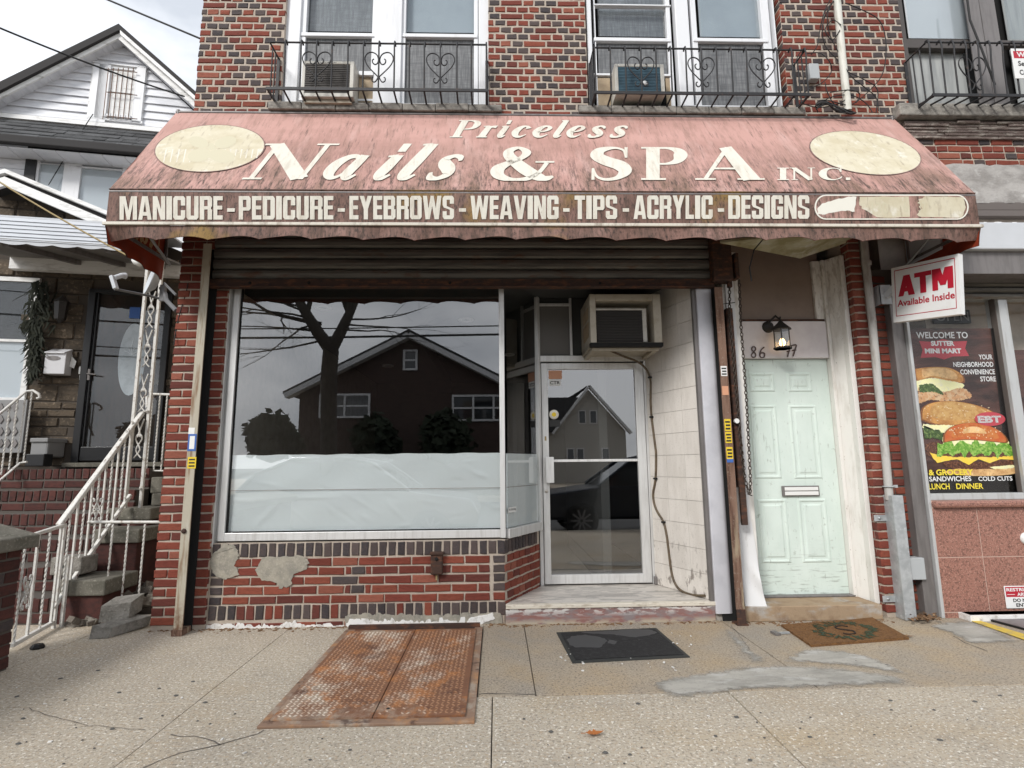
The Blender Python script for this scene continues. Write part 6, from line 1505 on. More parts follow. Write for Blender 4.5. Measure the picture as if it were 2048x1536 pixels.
# cracks
def crack(pts, w=.008, z=.003):
    P = [G(x, y, z) for x, y in pts]; Q = []
    for a, b in zip(P, P[1:]):
        n = max(2, int((b - a).length / .05))
        for k in range(n): Q.append(a.lerp(b, k / n) + Vector((random.uniform(-.008, .008), random.uniform(-.008, .008), 0)))
    Q.append(P[-1]); vs = []
    for i, q in enumerate(Q):
        d = (Q[min(i + 1, len(Q) - 1)] - Q[max(i - 1, 0)]).normalized(); s = Vector((-d.y, d.x, 0)) * w * random.uniform(.25, .7); vs += [q + s, q - s]
    m = M().add(vs, [(2 * i, 2 * i + 1, 2 * i + 3, 2 * i + 2) for i in range(len(Q) - 1)]); m.build('crack', 'joint_dark', side)
crack([(284, 1536), (360, 1505), (440, 1490), (500, 1472), (528, 1460)], .008)
crack([(56, 1416), (112, 1434), (180, 1450), (260, 1458), (290, 1459)], .004); crack([(340, 1469), (410, 1476), (440, 1490)], .006)
crack([(1462, 1250), (1480, 1272), (1500, 1300)], .004)
crack([(1906, 1272), (1940, 1290), (1975, 1302)], .006)
crack([(958, 1388), (990, 1387), (1072, 1388)], .006)
# gum spots, crumbs
m = M()
GS = [(1102, 1463), (1211, 1505), (1276, 1407), (1260, 1509), (1474, 1433), (1431, 1472), (1781, 1401), (1621, 1435), (1473, 1434), (2000, 1391), (1783, 1420), (1950, 1403), (1868, 1420), (1773, 1330), (1712, 1322), (196, 1341), (238, 1385), (352, 1391), (46, 1437), (37, 1487), (281, 1437), (325, 1431), (386, 1363), (395, 1442), (410, 1405), (470, 1428), (121, 1357), (34, 1393), (892, 1464), (130, 1400), (420, 1448), (318, 1377), (224, 1458), (1048, 1438), (1500, 1520), (1620, 1474), (1880, 1480), (700, 1500), (620, 1520)]
for i, (x, y) in enumerate(GS + [(random.uniform(20, 2030), random.uniform(1400, 1530)) for _ in range(26)]):
    if 500 < x < 965 and y < 1465: continue
    c = G(x, y, .002); r = random.uniform(.007, .015) if i < len(GS) else random.uniform(.003, .007); n = 9; a0 = random.random() * 6
    ring = [c + Vector((r * random.uniform(.75, 1.1) * math.cos(2 * math.pi * k / n), r * .8 * random.uniform(.75, 1.1) * math.sin(2 * math.pi * k / n), .0)) for k in range(n)]
    top = [c + (q - c) * .7 + Vector((0, 0, .003)) for q in ring]; m.add(ring + top, [(k, (k + 1) % n, (k + 1) % n + n, k + n) for k in range(n)] + [tuple(range(n, 2 * n))])
m.build('gum_spots', 'gum', None, **SF)
m = M()
for i in range(75):
    x, y = random.uniform(0, 2048), random.uniform(1270, 1530)
    if i < 40: x, y = random.uniform(1110, 1390), random.uniform(1258, 1335)
    c = G(x, y, .008 if i < 40 else .003); r = random.uniform(.0015, .005); m.obox(c, (math.cos(i), math.sin(i), .1), (-math.sin(i), math.cos(i), .2), (0, 0, 1), r * random.uniform(1, 2.2), r, r * .5)
m.build('crumb_litter', 'crumb_white', None, **SF)
m = M()
for i in range(520):
    k = random.random()
    if k < .55: x, y = random.uniform(-2.72, .06), .02 - abs(random.gauss(0, .035))
    elif k < .8: x, y = random.uniform(.06, 1.75), -.03 - abs(random.gauss(0, .03))
    else: x, y = random.uniform(1.85, 3.1), -.07 - abs(random.gauss(0, .035))
    if CH0 - .02 < x < CH1 + .02: continue
    r = random.uniform(.002, .008); a = random.random() * 6; m.obox((x, y, r * .3), (math.cos(a), math.sin(a), .1), (-math.sin(a), math.cos(a), .2), (0, 0, 1), r * random.uniform(1, 2.5), r, r * .45)
m.build('wall_foot_dirt', 'leaf_dry', None, **SF)
# fallen leaf, lighter, stone
def leaf(px, py, s, label, mt, curl=.3, rz=0.):
    c = G(px, py, .012); m = M()
    out = [(0, 0), (.15, .12), (.3, .26), (.45, .2), (.55, .34), (.7, .2), (1, .1), (1.15, .02), (.9, -.1), (.7, -.22), (.5, -.16), (.35, -.28), (.2, -.12)]
    top = []
    for x, y in out:
        xr = (x - .5) * math.cos(rz) - y * math.sin(rz); yr = (x - .5) * math.sin(rz) + y * math.cos(rz); top.append(c + Vector((xr * s, yr * s, curl * s * (y * y * 3 + (x - .5) ** 2) - .006 + .004)))
    m.prism(top, (0, 0, -.0012)); m.tube([c + Vector((-.5 * s * math.cos(rz), -.5 * s * math.sin(rz), .0)), c + Vector((-.8 * s * math.cos(rz), -.8 * s * math.sin(rz) - .01, .005))], .0015, 5)
    m.build('fallen_leaf', mt, None, **T(label, 'leaf'))
leaf(1187, 1466, .075, 'single orange leaf lying on the bare front pavement', 'leaf_orange', .35)
leaf(1812, 1271, .07, 'dark dry leaf at the right corner of the coir doormat', 'leaf_dry', .2, -.6)
m = M(); c = G(1551, 1266, .01); m.obox(c, (1, .1, 0), (-.1, 1, 0), (0, 0, 1), .02, .035, .008); m.obox(c + Vector((.06, .0, 0)), (1, .1, 0), (-.1, 1, 0), (0, 0, 1), .045, .008, .006, 1); m.build('metal_clip', ['frame_grey', 'galvanised'], None, **T('small metal clip on the ground left of the coir doormat', 'metal clip'))
c = G(75, 1297, 0); m = M().lathe([(.0, .035), (.03, .03), (.045, .012), (.04, 0)], c, n=7, smooth=False); m.build('black_stone', 'black_metal', None, **T('small black lump on the pavement below the white railing', 'stone'))

# ------------------------------------------------------------------ cellar hatch
ht = thing('cellar_hatch', 'rusty diamond plate cellar hatch of two leaves set in the pavement', 'hatch', ((CH0 + CH1) / 2, (CHY0 + CHY1) / 2, 0))
fw_ = .075
m = M()
m.prism([(CH0 - .0, CHY0, .001), (CH1, CHY0, .001), (CH1, CHY0 + fw_, .001), (CH0, CHY0 + fw_, .001)], (0, 0, .014))
m.prism([(CH0, CHY0 + fw_, .001), (CH0 + fw_, CHY0 + fw_, .001), (CH0 + fw_, CHY1, .001), (CH0, CHY1, .001)], (0, 0, .0138)); m.prism([(CH1 - fw_ * .8, CHY0 + fw_, .001), (CH1, CHY0 + fw_, .001), (CH1, CHY1, .001), (CH1 - fw_ * .8, CHY1, .001)], (0, 0, .0138))
m.build('hatch_frame', 'frame_rust', ht, bev=.003)
M().box(CH0 + fw_, CH1 - fw_ * .8, CHY0 + fw_, CHY1 + .05, -.016, -.004).build('hatch_void', 'black_gap', ht)
M().box(CH0 + .02, CH1 - .02, CHY1 - .01, CHY1 + .03, .002, .04).build('back_lip', 'rust_dark', ht)
lx0, lx1 = CH0 + fw_ - .03, CH1 - fw_ * .8 + .012; lm = (lx0 + lx1) / 2 + .02; ly0, ly1 = CHY0 + fw_ - .028, CHY1 - .075
for x0, x1 in ((lx0, lm - .003), (lm + .003, lx1)):
    m = M().box(x0, x1, ly0, ly1, .016, .025); lf = m.build('hatch_leaf', 'diamond_plate', ht)
    m = M(); sp_ = .0275; nx = int((x1 - x0 - .02) / sp_); ny = int((ly1 - ly0 - .03) / sp_)
    for i in range(nx):
        for j in range(ny):
            if j < 4 and abs((x0 + .02 + i * sp_) - lm) < .22 and random.random() < .7: continue
            cx, cyy = x0 + .014 + (i + .5) * sp_, ly0 + .018 + (j + .5) * sp_; a = R(45) if (i + j) % 2 else R(-45); l, w = .0135, .0046
            c, s = math.cos(a), math.sin(a); P = [(-l, 0), (-l * .4, -w), (l * .4, -w), (l, 0), (l * .4, w), (-l * .4, w)]
            b = [(cx + x * c - y * s, cyy + x * s + y * c, .0248) for x, y in P]; t_ = [(cx + (x * c - y * s) * .6, cyy + (x * s + y * c) * .6, .0278) for x, y in P]
            m.add(b + t_, [(k, (k + 1) % 6, (k + 1) % 6 + 6, k + 6) for k in range(6)] + [(6, 7, 8, 9, 10, 11)])
    m.build('tread_pattern', 'tread_bar', lf, **SF)
M().lathe([(.01, 0), (.008, .001), (0, .001)], G(776, 1417, .0255), n=8).build('finger_hole', 'black_gap', ht)
# ------------------------------------------------------------------ mats
def quad_ground(pts, z=0.): return [G(x, y, z) for x, y in pts]
Q = quad_ground([(1113, 1265), (1312, 1256), (1380, 1314), (1145, 1326)], .005)
mt_ = thing('rubber_mat', 'black rubber doormat with worn grey patches in front of the shop entrance', 'doormat', sum(Q, Vector()) / 4)
C0 = sum(Q, Vector()) / 4
def inset(Q, k): return [C0 + (q - C0) * k for q in Q]
def mp(u, v, z): p = Q[3].lerp(Q[2], u).lerp(Q[0].lerp(Q[1], u), v); return Vector((p.x, p.y, z))
m = M().prism([(q.x, q.y, .001) for q in reversed(Q)], (0, 0, .006)); m.build('rim', 'rubber_rim', mt_)
m = M().prism([mp(u, v, .007) for u, v in ((.035, .06), (.965, .06), (.965, .94), (.035, .94))], (0, 0, .005)); m.build('pile', 'rubber', mt_)
m = M()
for pts in ([(.06, .5), (.1, .42), (.3, .38), (.38, .5), (.42, .6), (.38, .72), (.25, .82), (.12, .8), (.06, .68)], [(.22, .92), (.5, .93), (.8, .95), (.92, .9), (.95, .8), (.85, .7), (.7, .66), (.6, .72), (.5, .8), (.35, .86)], [(.4, .5), (.46, .46), (.5, .55), (.44, .62)]):
    o = []
    for i in range(len(pts)):
        a, b = pts[i], pts[(i + 1) % len(pts)]
        for k in range(4): o.append(mp(a[0] + (b[0] - a[0]) * k / 4 + random.uniform(-.01, .01), a[1] + (b[1] - a[1]) * k / 4 + random.uniform(-.012, .012), .0122))
    m.prism(o, (0, 0, .0006))
m.build('worn_patch', 'rubber_worn', mt_)
Q = quad_ground([(1562, 1250), (1745, 1237), (1818, 1276), (1622, 1291)], .012)
C0 = sum(Q, Vector()) / 4
cm = thing('coir_doormat', 'brown coir doormat with a green wreath and letter S before the green door', 'doormat', C0)
m = M(); b = []
N_ = 22
def cmz(u, v): return .016 + .02 * max(0, u - .75) * v + .006 * max(0, .15 - v)
m.grid(lambda u, v: mp(u, v, cmz(u, v) + random.uniform(-.002, .002)), 60, 36)
edge = [(i / 20, 0) for i in range(20)] + [(1, i / 20) for i in range(20)] + [(1 - i / 20, 1) for i in range(20)] + [(0, 1 - i / 20) for i in range(20)]
vs = [mp(u, v, cmz(u, v)) for u, v in edge] + [mp(u, v, .001) for u, v in edge]; n = len(edge)
m.add(vs, [(i, (i + 1) % n, (i + 1) % n + n, i + n) for i in range(n)]); m.build('mat_body', 'coir', cm)
m = M()
for k in range(900):                                   # short upright fibres
    u, v = random.random(), random.random(); p = mp(u, v, cmz(u, v)); d = Vector((random.uniform(-.005, .005), random.uniform(-.005, .005), .009)); s = Vector((.0012, .0008, 0))
    m.add([p - s, p + s, p + d], [(0, 1, 2)])
m.build('coir_fibres', 'coir', cm, **SF)
m = M()
for k in range(130):
    a = 2 * math.pi * k / 130 + random.uniform(-.1, .1); rr = random.uniform(.8, 1.2); u = .52 + .27 * rr * math.cos(a); v = .5 + .36 * rr * math.sin(a)
    if abs(math.sin(a * 3 + 1)) < .12: continue
    p = mp(u, v, .0185); l = .03; dd = a + random.uniform(-1, 1); m.prism([p + Vector((l * math.cos(dd), l * math.sin(dd), 0)), p + Vector((-.008 * math.sin(dd), .008 * math.cos(dd), .001)), p - Vector((l * math.cos(dd), l * math.sin(dd), 0)), p - Vector((-.008 * math.sin(dd), .008 * math.cos(dd), 0))], (0, 0, .0015))
m.build('wreath_print', 'coir_green', cm)
m = M(); Sx = [(.6, .64), (.55, .7), (.48, .68), (.47, .58), (.53, .5), (.58, .42), (.56, .32), (.49, .3), (.45, .36)]
m.tube([mp(u, v, .0195) for u, v in [(p.x, p.y) for p in smooth_path([(x, y, 0) for x, y in Sx], 4)]], .006, 5); m.build('letter_print', 'coir_black', cm)
# dry leaves by the steel channel
m = M()
for k in range(160):
    c = G(1848 + random.gauss(0, 13), 1240 - abs(random.gauss(0, 9)), random.uniform(.0, .05)); c.y = min(c.y, .02); a = random.random() * 6; l = random.uniform(.012, .03); u = Vector((math.cos(a), math.sin(a), random.uniform(-.6, .6))); v = Vector((-math.sin(a), math.cos(a), random.uniform(-.5, .5)))
    m.poly([c + u * l, c + v * l * .4, c - u * l, c - v * l * .4])
m.build('leaf_litter', 'leaf_dry', None, **SF)
# sidewalk hatch of the store, yellow edge
Y0 = [(1928, 1236), (1944, 1236), (2060, 1272), (2060, 1286)]
m = M(); P = [G(x, y, .005) for x, y in ((1925, 1236), (1938, 1235), (2100, 1284), (2100, 1298))]; m.prism([P[0], P[3], P[2], P[1]], (0, 0, .002)); m.build('painted_edge', 'yellow_line', side)
P = [G(x, y, .006) for x, y in ((1960, 1235), (2140, 1229), (2200, 1300), (2100, 1272))]
ht2 = thing('sidewalk_hatch', 'grey metal sidewalk hatch with yellow painted edge below the granite base', 'hatch', P[0])
m = M().prism([P[0], P[3], P[2], P[1]], (0, 0, .012)); m.build('hatch_leaf', 'hatch_grey', ht2, bev=.003)
M().beam(P[0] + Vector((0, -.01, .004)), P[3] + Vector((0, -.01, .004)), .02, .012).build('hatch_frame', 'black_metal', ht2)
# ================================================================== THE HOUSE ON THE LEFT (its front is turned a little)
HA = R(9.0); HO = Vector((-4.4, 1.95, 0)); HU = Vector((math.cos(HA), math.sin(HA), 0)); HN = Vector((-math.sin(HA), math.cos(HA), 0))
def H(px, py, d=0.):
    r = ray(px, py); t = (d - (CP - HO).dot(HN)) / r.dot(HN); p = CP + r * t - HO; return Vector((p.dot(HU), d, p.z))
def HWld(p): return HO + HU * p[0] + HN * p[1] + Vector((0, 0, p[2]))
class MH(M):
    def rb(s, tl, br, d0, d1, mi=0): a = H(*tl, d0); b = H(*br, d0); return s.box(a.x, b.x, d0, d1, b.z, a.z, mi)
    def pp(s, pts, d0, d1, mi=0): return s.prism([H(x, y, d0) for x, y in pts], (0, d1 - d0, 0), mi)
    def build(s, *a, **k): s.v = [HWld(p) for p in s.v]; return M.build(s, *a, **k)
hs = thing('siding_house', 'white sided gable house with stone porch wall at the left', 'house', HO)
GD = 1.7
ap, gl_, gr_ = H(246, 91, GD), H(0, 213, GD), H(383, 218, GD)
zbot = H(150, 256, GD).z
def rake_x(z, side):
    e = gl_ if side < 0 else gr_; return ap.x + (e.x - ap.x) * (ap.z - z) / (ap.z - e.z)
MH().prism([(rake_x(zbot - .3, -1) - .0, GD + .03, zbot - .3), (rake_x(zbot - .3, 1), GD + .03, zbot - .3), (ap.x, GD + .03, ap.z)], (0, 6, 0)).build('house_body', 'siding', hs)
MH().box(H(0, 600, .02).x - 3.5, H(420, 600, .02).x + .6, .025, 7, 0, 3.55).build('lower_body', 'solid_wall', hs)
rowz = (H(100, 200, GD).z - H(100, 216, GD).z)
z = zbot
while z < ap.z - .05:
    z1 = min(z + rowz, ap.z - .01); xa0, xb0 = rake_x(z, -1), rake_x(z, 1); xa1, xb1 = rake_x(z1, -1), rake_x(z1, 1)
    MH().add([(xa0, GD - .022, z), (xb0, GD - .022, z), (xb1, GD + .004, z1), (xa1, GD + .004, z1), (xa0, GD + .02, z), (xb0, GD + .02, z)], [(0, 1, 2, 3), (4, 5, 1, 0)]).build('siding_board', 'siding', hs)
    z += rowz
# eaves: roof edge, barge boards, soffit in sections
OD = GD - .2
m = MH(); m.pp([(-60, 192), (237, 47), (237, 60), (-60, 211)][::-1], OD - .05, OD + 6); m.pp([(237, 47), (420, 208), (420, 222), (237, 60)][::-1], OD - .05, OD + 6)
rf = m.build('roof', 'roof_black', hs)
m = MH(); m.pp([(-60, 209), (236, 61), (237, 76), (-60, 226)][::-1], OD, OD + .03); m.build('barge_board', 'trim_white', hs)
m = MH(); m.pp([(236, 61), (420, 222), (420, 243), (237, 78)][::-1], OD, OD + .03); m.pp([(240, 60), (420, 218), (420, 226), (240, 68)][::-1], OD - .06, OD); m.build('barge_board', 'trim_white', hs)
for a, b in (((-60, 226), (237, 77)), ((237, 77), (420, 243))):
    n = 16 if b[0] < 300 else 10
    e = gl_ if a[0] < 0 else gr_
    p0, p1 = H(*a, OD + .03), H(*b, OD + .03)
    for k in range(n):
        q0, q1 = p0.lerp(p1, (k + .02) / n), p0.lerp(p1, (k + .98) / n)
        MH().prism([q0, q1, (q1.x, GD + .0, q1.z + .005), (q0.x, GD + .0, q0.z + .005)], (0, 0, .012)).build('soffit_board', 'siding', hs)
# attic window
w = MH(); D_ = GD - .02
for tl, br in (((188, 126), (209, 246)), ((275, 131), (281, 246)), ((186, 122), (292, 136)), ((176, 232), (284, 247))): w.rb(tl, br, D_ - .03, GD + .02)
w.rb((200, 126), (204, 236), D_ - .03, GD); 
w.rb((213, 135), (211, 228), D_ - .015, GD + .02); w.rb((273, 135), (267, 228), D_ - .015, GD + .02); w.rb((212, 133), (268, 141), D_ - .015, GD + .02); w.rb((207, 181), (264, 187), D_ - .02, GD + .02); w.rb((204, 226), (262, 238), D_ - .04, GD + .02)
aw = w.build('attic_window', 'white_vinyl', hs)
MH().rb((186, 122), (284, 247), GD - .024, GD - .018).build('casing_panel', 'trim_white', aw)
MH().rb((212, 136), (266, 230), GD - .012, GD - .008).build('pane', 'window_glass', aw); MH().rb((212, 136), (266, 230), GD + .0, GD + .004).build('curtain', 'shade_white', aw)
m = MH()
for k in range(6):
    x = 217 + k * 10; a = H(x, 136, D_ - .06); b = H(x - 11, 238, D_ - .06); m.tube([(a.x, D_ - .06, a.z), (a.x, D_ - .06, b.z)], .006, 5)
for y in (138, 184, 232): a = H(213, y, D_ - .06); b = H(275, y, D_ - .06); m.tube([(a.x - .0, D_ - .06, a.z), (b.x, D_ - .06, a.z)], .007, 5)
m.build('window_bars', 'rail_rust', aw)
# shingled band roof with gutter
BD = GD - .45
zA, zB = H(170, 253, GD).z, H(150, 285, BD).z
xA, xB = H(-40, 260, GD).x - 1, H(330, 280, GD).x + 1.2
MH().box(xA, xB, GD - .05, GD, zA - .0, zA + .07).build('flashing', 'trim_white', hs)
rows = 5; slopeN = Vector((0, -(zA - zB), -(0) + (GD - BD))).normalized()
band = MH().prism([(xA, GD, zA), (xA, BD, zB), (xA, BD, zB - .03), (xA, GD, zA - .03)], (xB - xA, 0, 0)).build('band_roof', 'roof_black', hs)
for r in range(rows):
    d0, z0 = BD + (GD - BD) * r / rows, zB + (zA - zB) * r / rows; d1, z1 = BD + (GD - BD) * (r + 1.1) / rows, zB + (zA - zB) * (r + 1.1) / rows
    x = xA + .9 + (r % 2) * .11
    while x < xB - .7:
        l = random.uniform(.16, .3); j = random.uniform(0, .012)
        MH().prism([(x, d0 - j, z0 + .022), (x + l - .006, d0 - j, z0 + .022), (x + l - .006, d1, z1 + .008), (x, d1, z1 + .008)], (0, 0, -.012)).build('shingle', 'shingle', band); x += l
MH().box(xA, xB, BD - .09, BD, zB - .13, zB - .005).build('gutter', 'roof_black', hs, bev=.015)
for k in range(14): x0 = xA + .8 + k * .3; MH().box(x0, x0 + .29, BD + .0, GD + .0, zB - .17, zB - .15).build('soffit_board', 'siding', hs)
# first-floor front with the white windows
FD = GD - .12
zt = zB - .17; zl = 3.6
for k in range(9): MH().box(xA, H(52, 330, FD).x, FD - .0 - .02, FD + .1, zt - .15 * (k + 1), zt - .15 * k - .006).build('siding_board', 'siding', hs)
MH().box(xA, xB, FD + .03, FD + .3, zl - .4, zt).build('front_wall', 'siding', hs)
m = MH(); m.rb((55, 300), (420, 322), FD - .05, FD + .03); m.rb((54, 300), (60, 420), FD - .05, FD + .03); m.build('window_surround', 'black_metal', hs)
m = MH()
for tl, br in (((64, 320), (248, 326)), ((63, 320), (66, 425)), ((129, 326), (152, 425)), ((246, 330), (262, 425)), ((152, 334), (246, 339)), ((66, 324), (130, 330))): m.rb(tl, br, FD - .03, FD + .03)
ww = m.build('front_window', 'white_vinyl', hs)
MH().rb((66, 324), (250, 440), FD - .005, FD).build('pane', 'window_glass', ww); MH().rb((66, 324), (250, 440), FD + .015, FD + .02).build('blind', 'shade_white', ww)
# porch gable: stone face, barge board
PDp = -.35
m = MH(); m.pp([(-40, 351), (9, 337), (230, 428), (230, 436), (9, 345), (-40, 359)][::-1], PDp - .02, 1.2); m.build('porch_roof', 'trim_white', hs)
m = MH(); m.pp([(-40, 358), (9, 344), (230, 435), (228, 446), (9, 353), (-40, 368)][::-1], PDp + .04, 1.1); m.build('porch_roof_edge', 'roof_black', hs)
m = MH(); m.pp([(-40, 368), (9, 353), (228, 446), (206, 455), (190, 448), (9, 371), (-40, 386)][::-1], PDp, PDp + .04); m.build('barge_board', 'trim_white', hs)
# stone veneer, stone by stone
vx0, vx1 = H(-30, 600, 0).x, H(392, 600, 0).x
vz0, vz1 = 1.28, H(10, 352, 0).z
vb = MH().pp([(-60, 1000), (-60, 383), (9, 353), (230, 446), (392, 516), (392, 1000)][::-1], 0, .05).build('stone_wall', 'stone_joint', hs)
dx0, dx1 = H(184, 580, 0).x, H(345, 590, 0).x; dz1 = H(240, 582, 0).z
wx1 = H(72, 650, 0).x; wz1 = H(40, 556, 0).z; wz0 = H(40, 796, 0).z
z = vz0
while z < vz1 - .02:
    h = random.choice((.09, .11, .14, .2)); z1 = min(z + h, vz1); x = vx0
    while x < vx1:
        l = random.uniform(.12, .42); xe = min(x + l, vx1); cx, cz = (x + xe) / 2, (z + z1) / 2
        inside = (dx0 - .03 < cx < dx1 and cz < dz1 + .06) or (cx < wx1 + .02 and wz0 < cz < wz1)
        p = proj(HWld((cx, 0, cz))); p2 = proj(HWld((xe, 0, z1))); p3 = proj(HWld((x, 0, z1)))
        if not inside and p[0] < 370 and not (492 < p[1] < 520) and (p2[1] > 362 + (p2[0] - 9) * .42 and p3[1] > 362 - (p3[0] - 9) * .42 * (p3[0] < 9) and p2[1] > 362 - (p2[0] - 9) * .42 * (p2[0] < 9)):
            j = random.uniform(.006, .022); e = .006; MH().add([(x + e, 0, z + e), (xe - e, 0, z + e), (xe - e, 0, z1 - e), (x + e, 0, z1 - e)] + [(x + e * 2.2 + random.uniform(0, .006), -j, z + e * 2 + random.uniform(0, .006)), (xe - e * 2.2 - random.uniform(0, .006), -j, z + e * 2), (xe - e * 2.2, -j, z1 - e * 2 - random.uniform(0, .006)), (x + e * 2.2, -j, z1 - e * 2)], [(4, 5, 6, 7), (0, 1, 5, 4), (1, 2, 6, 5), (2, 3, 7, 6), (3, 0, 4, 7)]).build('stone', 'stone', vb)
        x = xe
    z = z1
# storm door with an oval light
m = MH(); m.box(dx0, dx0 + .075, -.06, .02, 1.32, dz1); m.box(dx1 - .05, dx1 + .02, -.06, .02, 1.32, dz1); m.box(dx0, dx1, -.06, .02, dz1 - .05, dz1); m.box(dx0 + .075, dx1 - .05, -.045, .0, 1.34, 1.50)
m.box(dx0 + .095, dx0 + .11, -.05, -.02, 1.5, dz1 - .05)
sd2 = m.build('storm_door', 'black_metal', hs, bev=.006)
MH().box(dx0 + .075, dx1 - .05, -.025, -.02, 1.5, dz1 - .05).build('pane', 'window_glass', sd2)
MH().box(dx0 + .06, dx1 - .03, .0, .015, 1.34, dz1 - .05).build('wood_door', 'door_wood', sd2)
oc = H(264, 718, -.005); m = MH(); n = 28
ow, oh = .145, abs(H(264, 645, 0).z - H(264, 790, 0).z) / 2
m.prism([(oc.x + ow * math.cos(-2 * math.pi * k / n), .0, oc.z + oh * math.sin(-2 * math.pi * k / n)) for k in range(n)], (0, -.008, 0)); m.build('oval_light', 'oval_frost', sd2)
m = MH()
for k in range(5): a = R(90 + (k - 2) * 34); m.tube([(oc.x, -.012, oc.z + .05), (oc.x + .05 * math.cos(a + .3), -.012, oc.z + .05 + .09 * math.sin(a)), (oc.x + .09 * math.cos(a), -.012, oc.z + .05 + .2 * math.sin(a) * (1 if k == 2 else .6))], .004, 5)
m.build('oval_tracery', 'print_pure', sd2)
m = MH(); q = H(177, 748, -.07); m.tube([(q.x, -.06, q.z), (q.x, -.1, q.z), (q.x + .09, -.1, q.z - .01)], .008, 6); m.box(q.x - .012, q.x + .012, -.066, -.058, q.z - .07, q.z + .06); m.build('handle', 'frame_grey', sd2)
MH().rb((260, 614), (279, 637), -.031, -.027).build('decal', 'sticker_blue', sd2)
MH().box(dx0 - .05, dx1 + .1, -.12, .0, 1.27, 1.32).build('door_sill', 'tread_stone', hs, bev=.006)
# porch window at far left
m = MH(); m.box(vx0, wx1, -.04, .0, wz0 - .04, wz0); m.box(wx1 - .06, wx1, -.03, .0, wz0, wz1); m.box(vx0, wx1 - .06, -.03, .0, wz1 - .05, wz1); zm_ = H(30, 682, 0).z; m.box(vx0, wx1 - .06, -.03, .0, zm_ - .015, zm_ + .015)
pw_ = m.build('porch_window', 'trim_white', hs)
MH().box(vx0, wx1 - .06, -.012, -.008, wz0, wz1).build('pane', 'window_glass', pw_); MH().box(vx0, wx1 - .06, -.002, .0, wz0, zm_).build('blind', 'shade_white', pw_); MH().box(vx0, wx1 - .06, -.002, .0, zm_, wz1).build('room_backing', 'black_gap', pw_)  # lower white sheet is the bright reflection in the glass, painted on
# ------------------------------------------------------------------ aluminium canopy over the porch
cx0, cx1 = H(-60, 480, -.7).x, H(255, 485, -.7).x + .35
cn = thing('porch_canopy', 'white ribbed aluminium canopy over the stone porch', 'canopy', HWld(((cx0 + cx1) / 2, -.6, 3.3)))
zf_, zk_ = H(120, 487, -1.15).z, H(120, 441, -.85).z
for k in range(6):
    t0, t1 = k / 6, (k + 1) / 6; z0 = zf_ + (zk_ - zf_) * t0; z1 = zf_ + (zk_ - zf_) * t1; d0 = -1.15 + .3 * t0; d1 = -1.15 + .3 * t1
    MH().add([(cx0, d0 - .012, z0), (cx1, d0 - .012, z0), (cx1, d1 + .006, z1 + .004), (cx0, d1 + .006, z1 + .004), (cx0, d0 + .02, z0 + .002), (cx1, d0 + .02, z0 + .002)], [(0, 1, 2, 3), (4, 5, 1, 0)]).build('slat', 'canopy_white', cn)
MH().prism([(cx0, -1.15, zf_), (cx1, -1.15, zf_), (cx1, 0, zf_ + .22), (cx0, 0, zf_ + .22)], (0, 0, .02)).build('soffit', 'canopy_under', cn)
MH().prism([(cx0, -.85, zk_), (cx1, -.85, zk_), (cx1, .0, zk_ + .1), (cx0, .0, zk_ + .1)], (0, 0, .02)).build('top_sheet', 'canopy_white', cn)
m = MH()
def sc(u, v): x = cx0 + (cx1 - cx0) * u; return Vector((x, -1.155, zf_ + .01 - (.035 + .018 * abs(math.sin(x * 14))) * v))
m.grid(sc, 160, 2, 0, False); m.build('scalloped_edge', 'canopy_white', cn)
for px in (10, 118, 215):
    a = H(px, 500, -1.1); MH().beam((a.x, -1.1, zf_ - .02), (a.x + .12, 0, zf_ + .19), .06, .05).build('rafter', 'frame_grey', cn)
m = MH(); m.box(cx0, cx1, -.12, -.03, zf_ + .06, zf_ + .2); m.build('back_beam', 'trim_white', cn)
# ------------------------------------------------------------------ small things of the porch
def at(px, py, d): return HWld(H(px, py, d))
t = thing('mailbox', 'white metal mailbox on the stone porch wall', 'mailbox', at(109, 748, -.08))
m = MH().rb((91, 704), (128, 748), -.14, -.01); m.build('body', 'mailbox_white', t, bev=.006); m = MH(); a, b = H(90, 697, -.15), H(130, 705, -.15); m.prism([(a.x, -.16, b.z - .012), (a.x, -.16, b.z), (a.x, -.0, a.z + .03), (a.x, 0, b.z)], (b.x - a.x, 0, 0)); m.build('lid', 'mailbox_white', t, bev=.003)
q = H(107, 716, -.142); m = MH(); m.prism([(q.x + .07 * math.cos(-2 * math.pi * k / 20), -.142, q.z + .026 * math.sin(-2 * math.pi * k / 20)) for k in range(20)], (0, -.003, 0)); m.build('badge', 'frame_grey', t)
MH().prism([H(139, 733, -.06), H(148, 737, -.06), H(153, 723, -.06), H(144, 713, -.06)], (0, -.004, 0)).build('letter_paper', 'sticker_white', None, **T('folded paper tucked beside the white mailbox', 'paper'))
m = MH().rb((158, 733), (168, 748), -.03, -.02); m.rb((159, 750), (166, 760), -.03, -.02); m.build('doorbell', 'sticker_white', None, bev=.003, **T('small white doorbell on the stone left of the black storm door', 'doorbell'))
t = thing('porch_lantern', 'dark wall lantern on the stone wall above the mailbox', 'lantern', at(122, 640, -.12))
q = H(122, 622, -.12); m = M(); m.lathe([(0, .2), (.02, .17), (.08, .11), (.07, .1), (.055, -.1), (.02, -.13), (0, -.15)], HWld(q), n=6, smooth=False); m.build('body', 'lamp_black', t); M().beam(HWld(q), HWld((q.x, 0, q.z + .05)), .03, .03).build('bracket', 'lamp_black', t)
m = M()
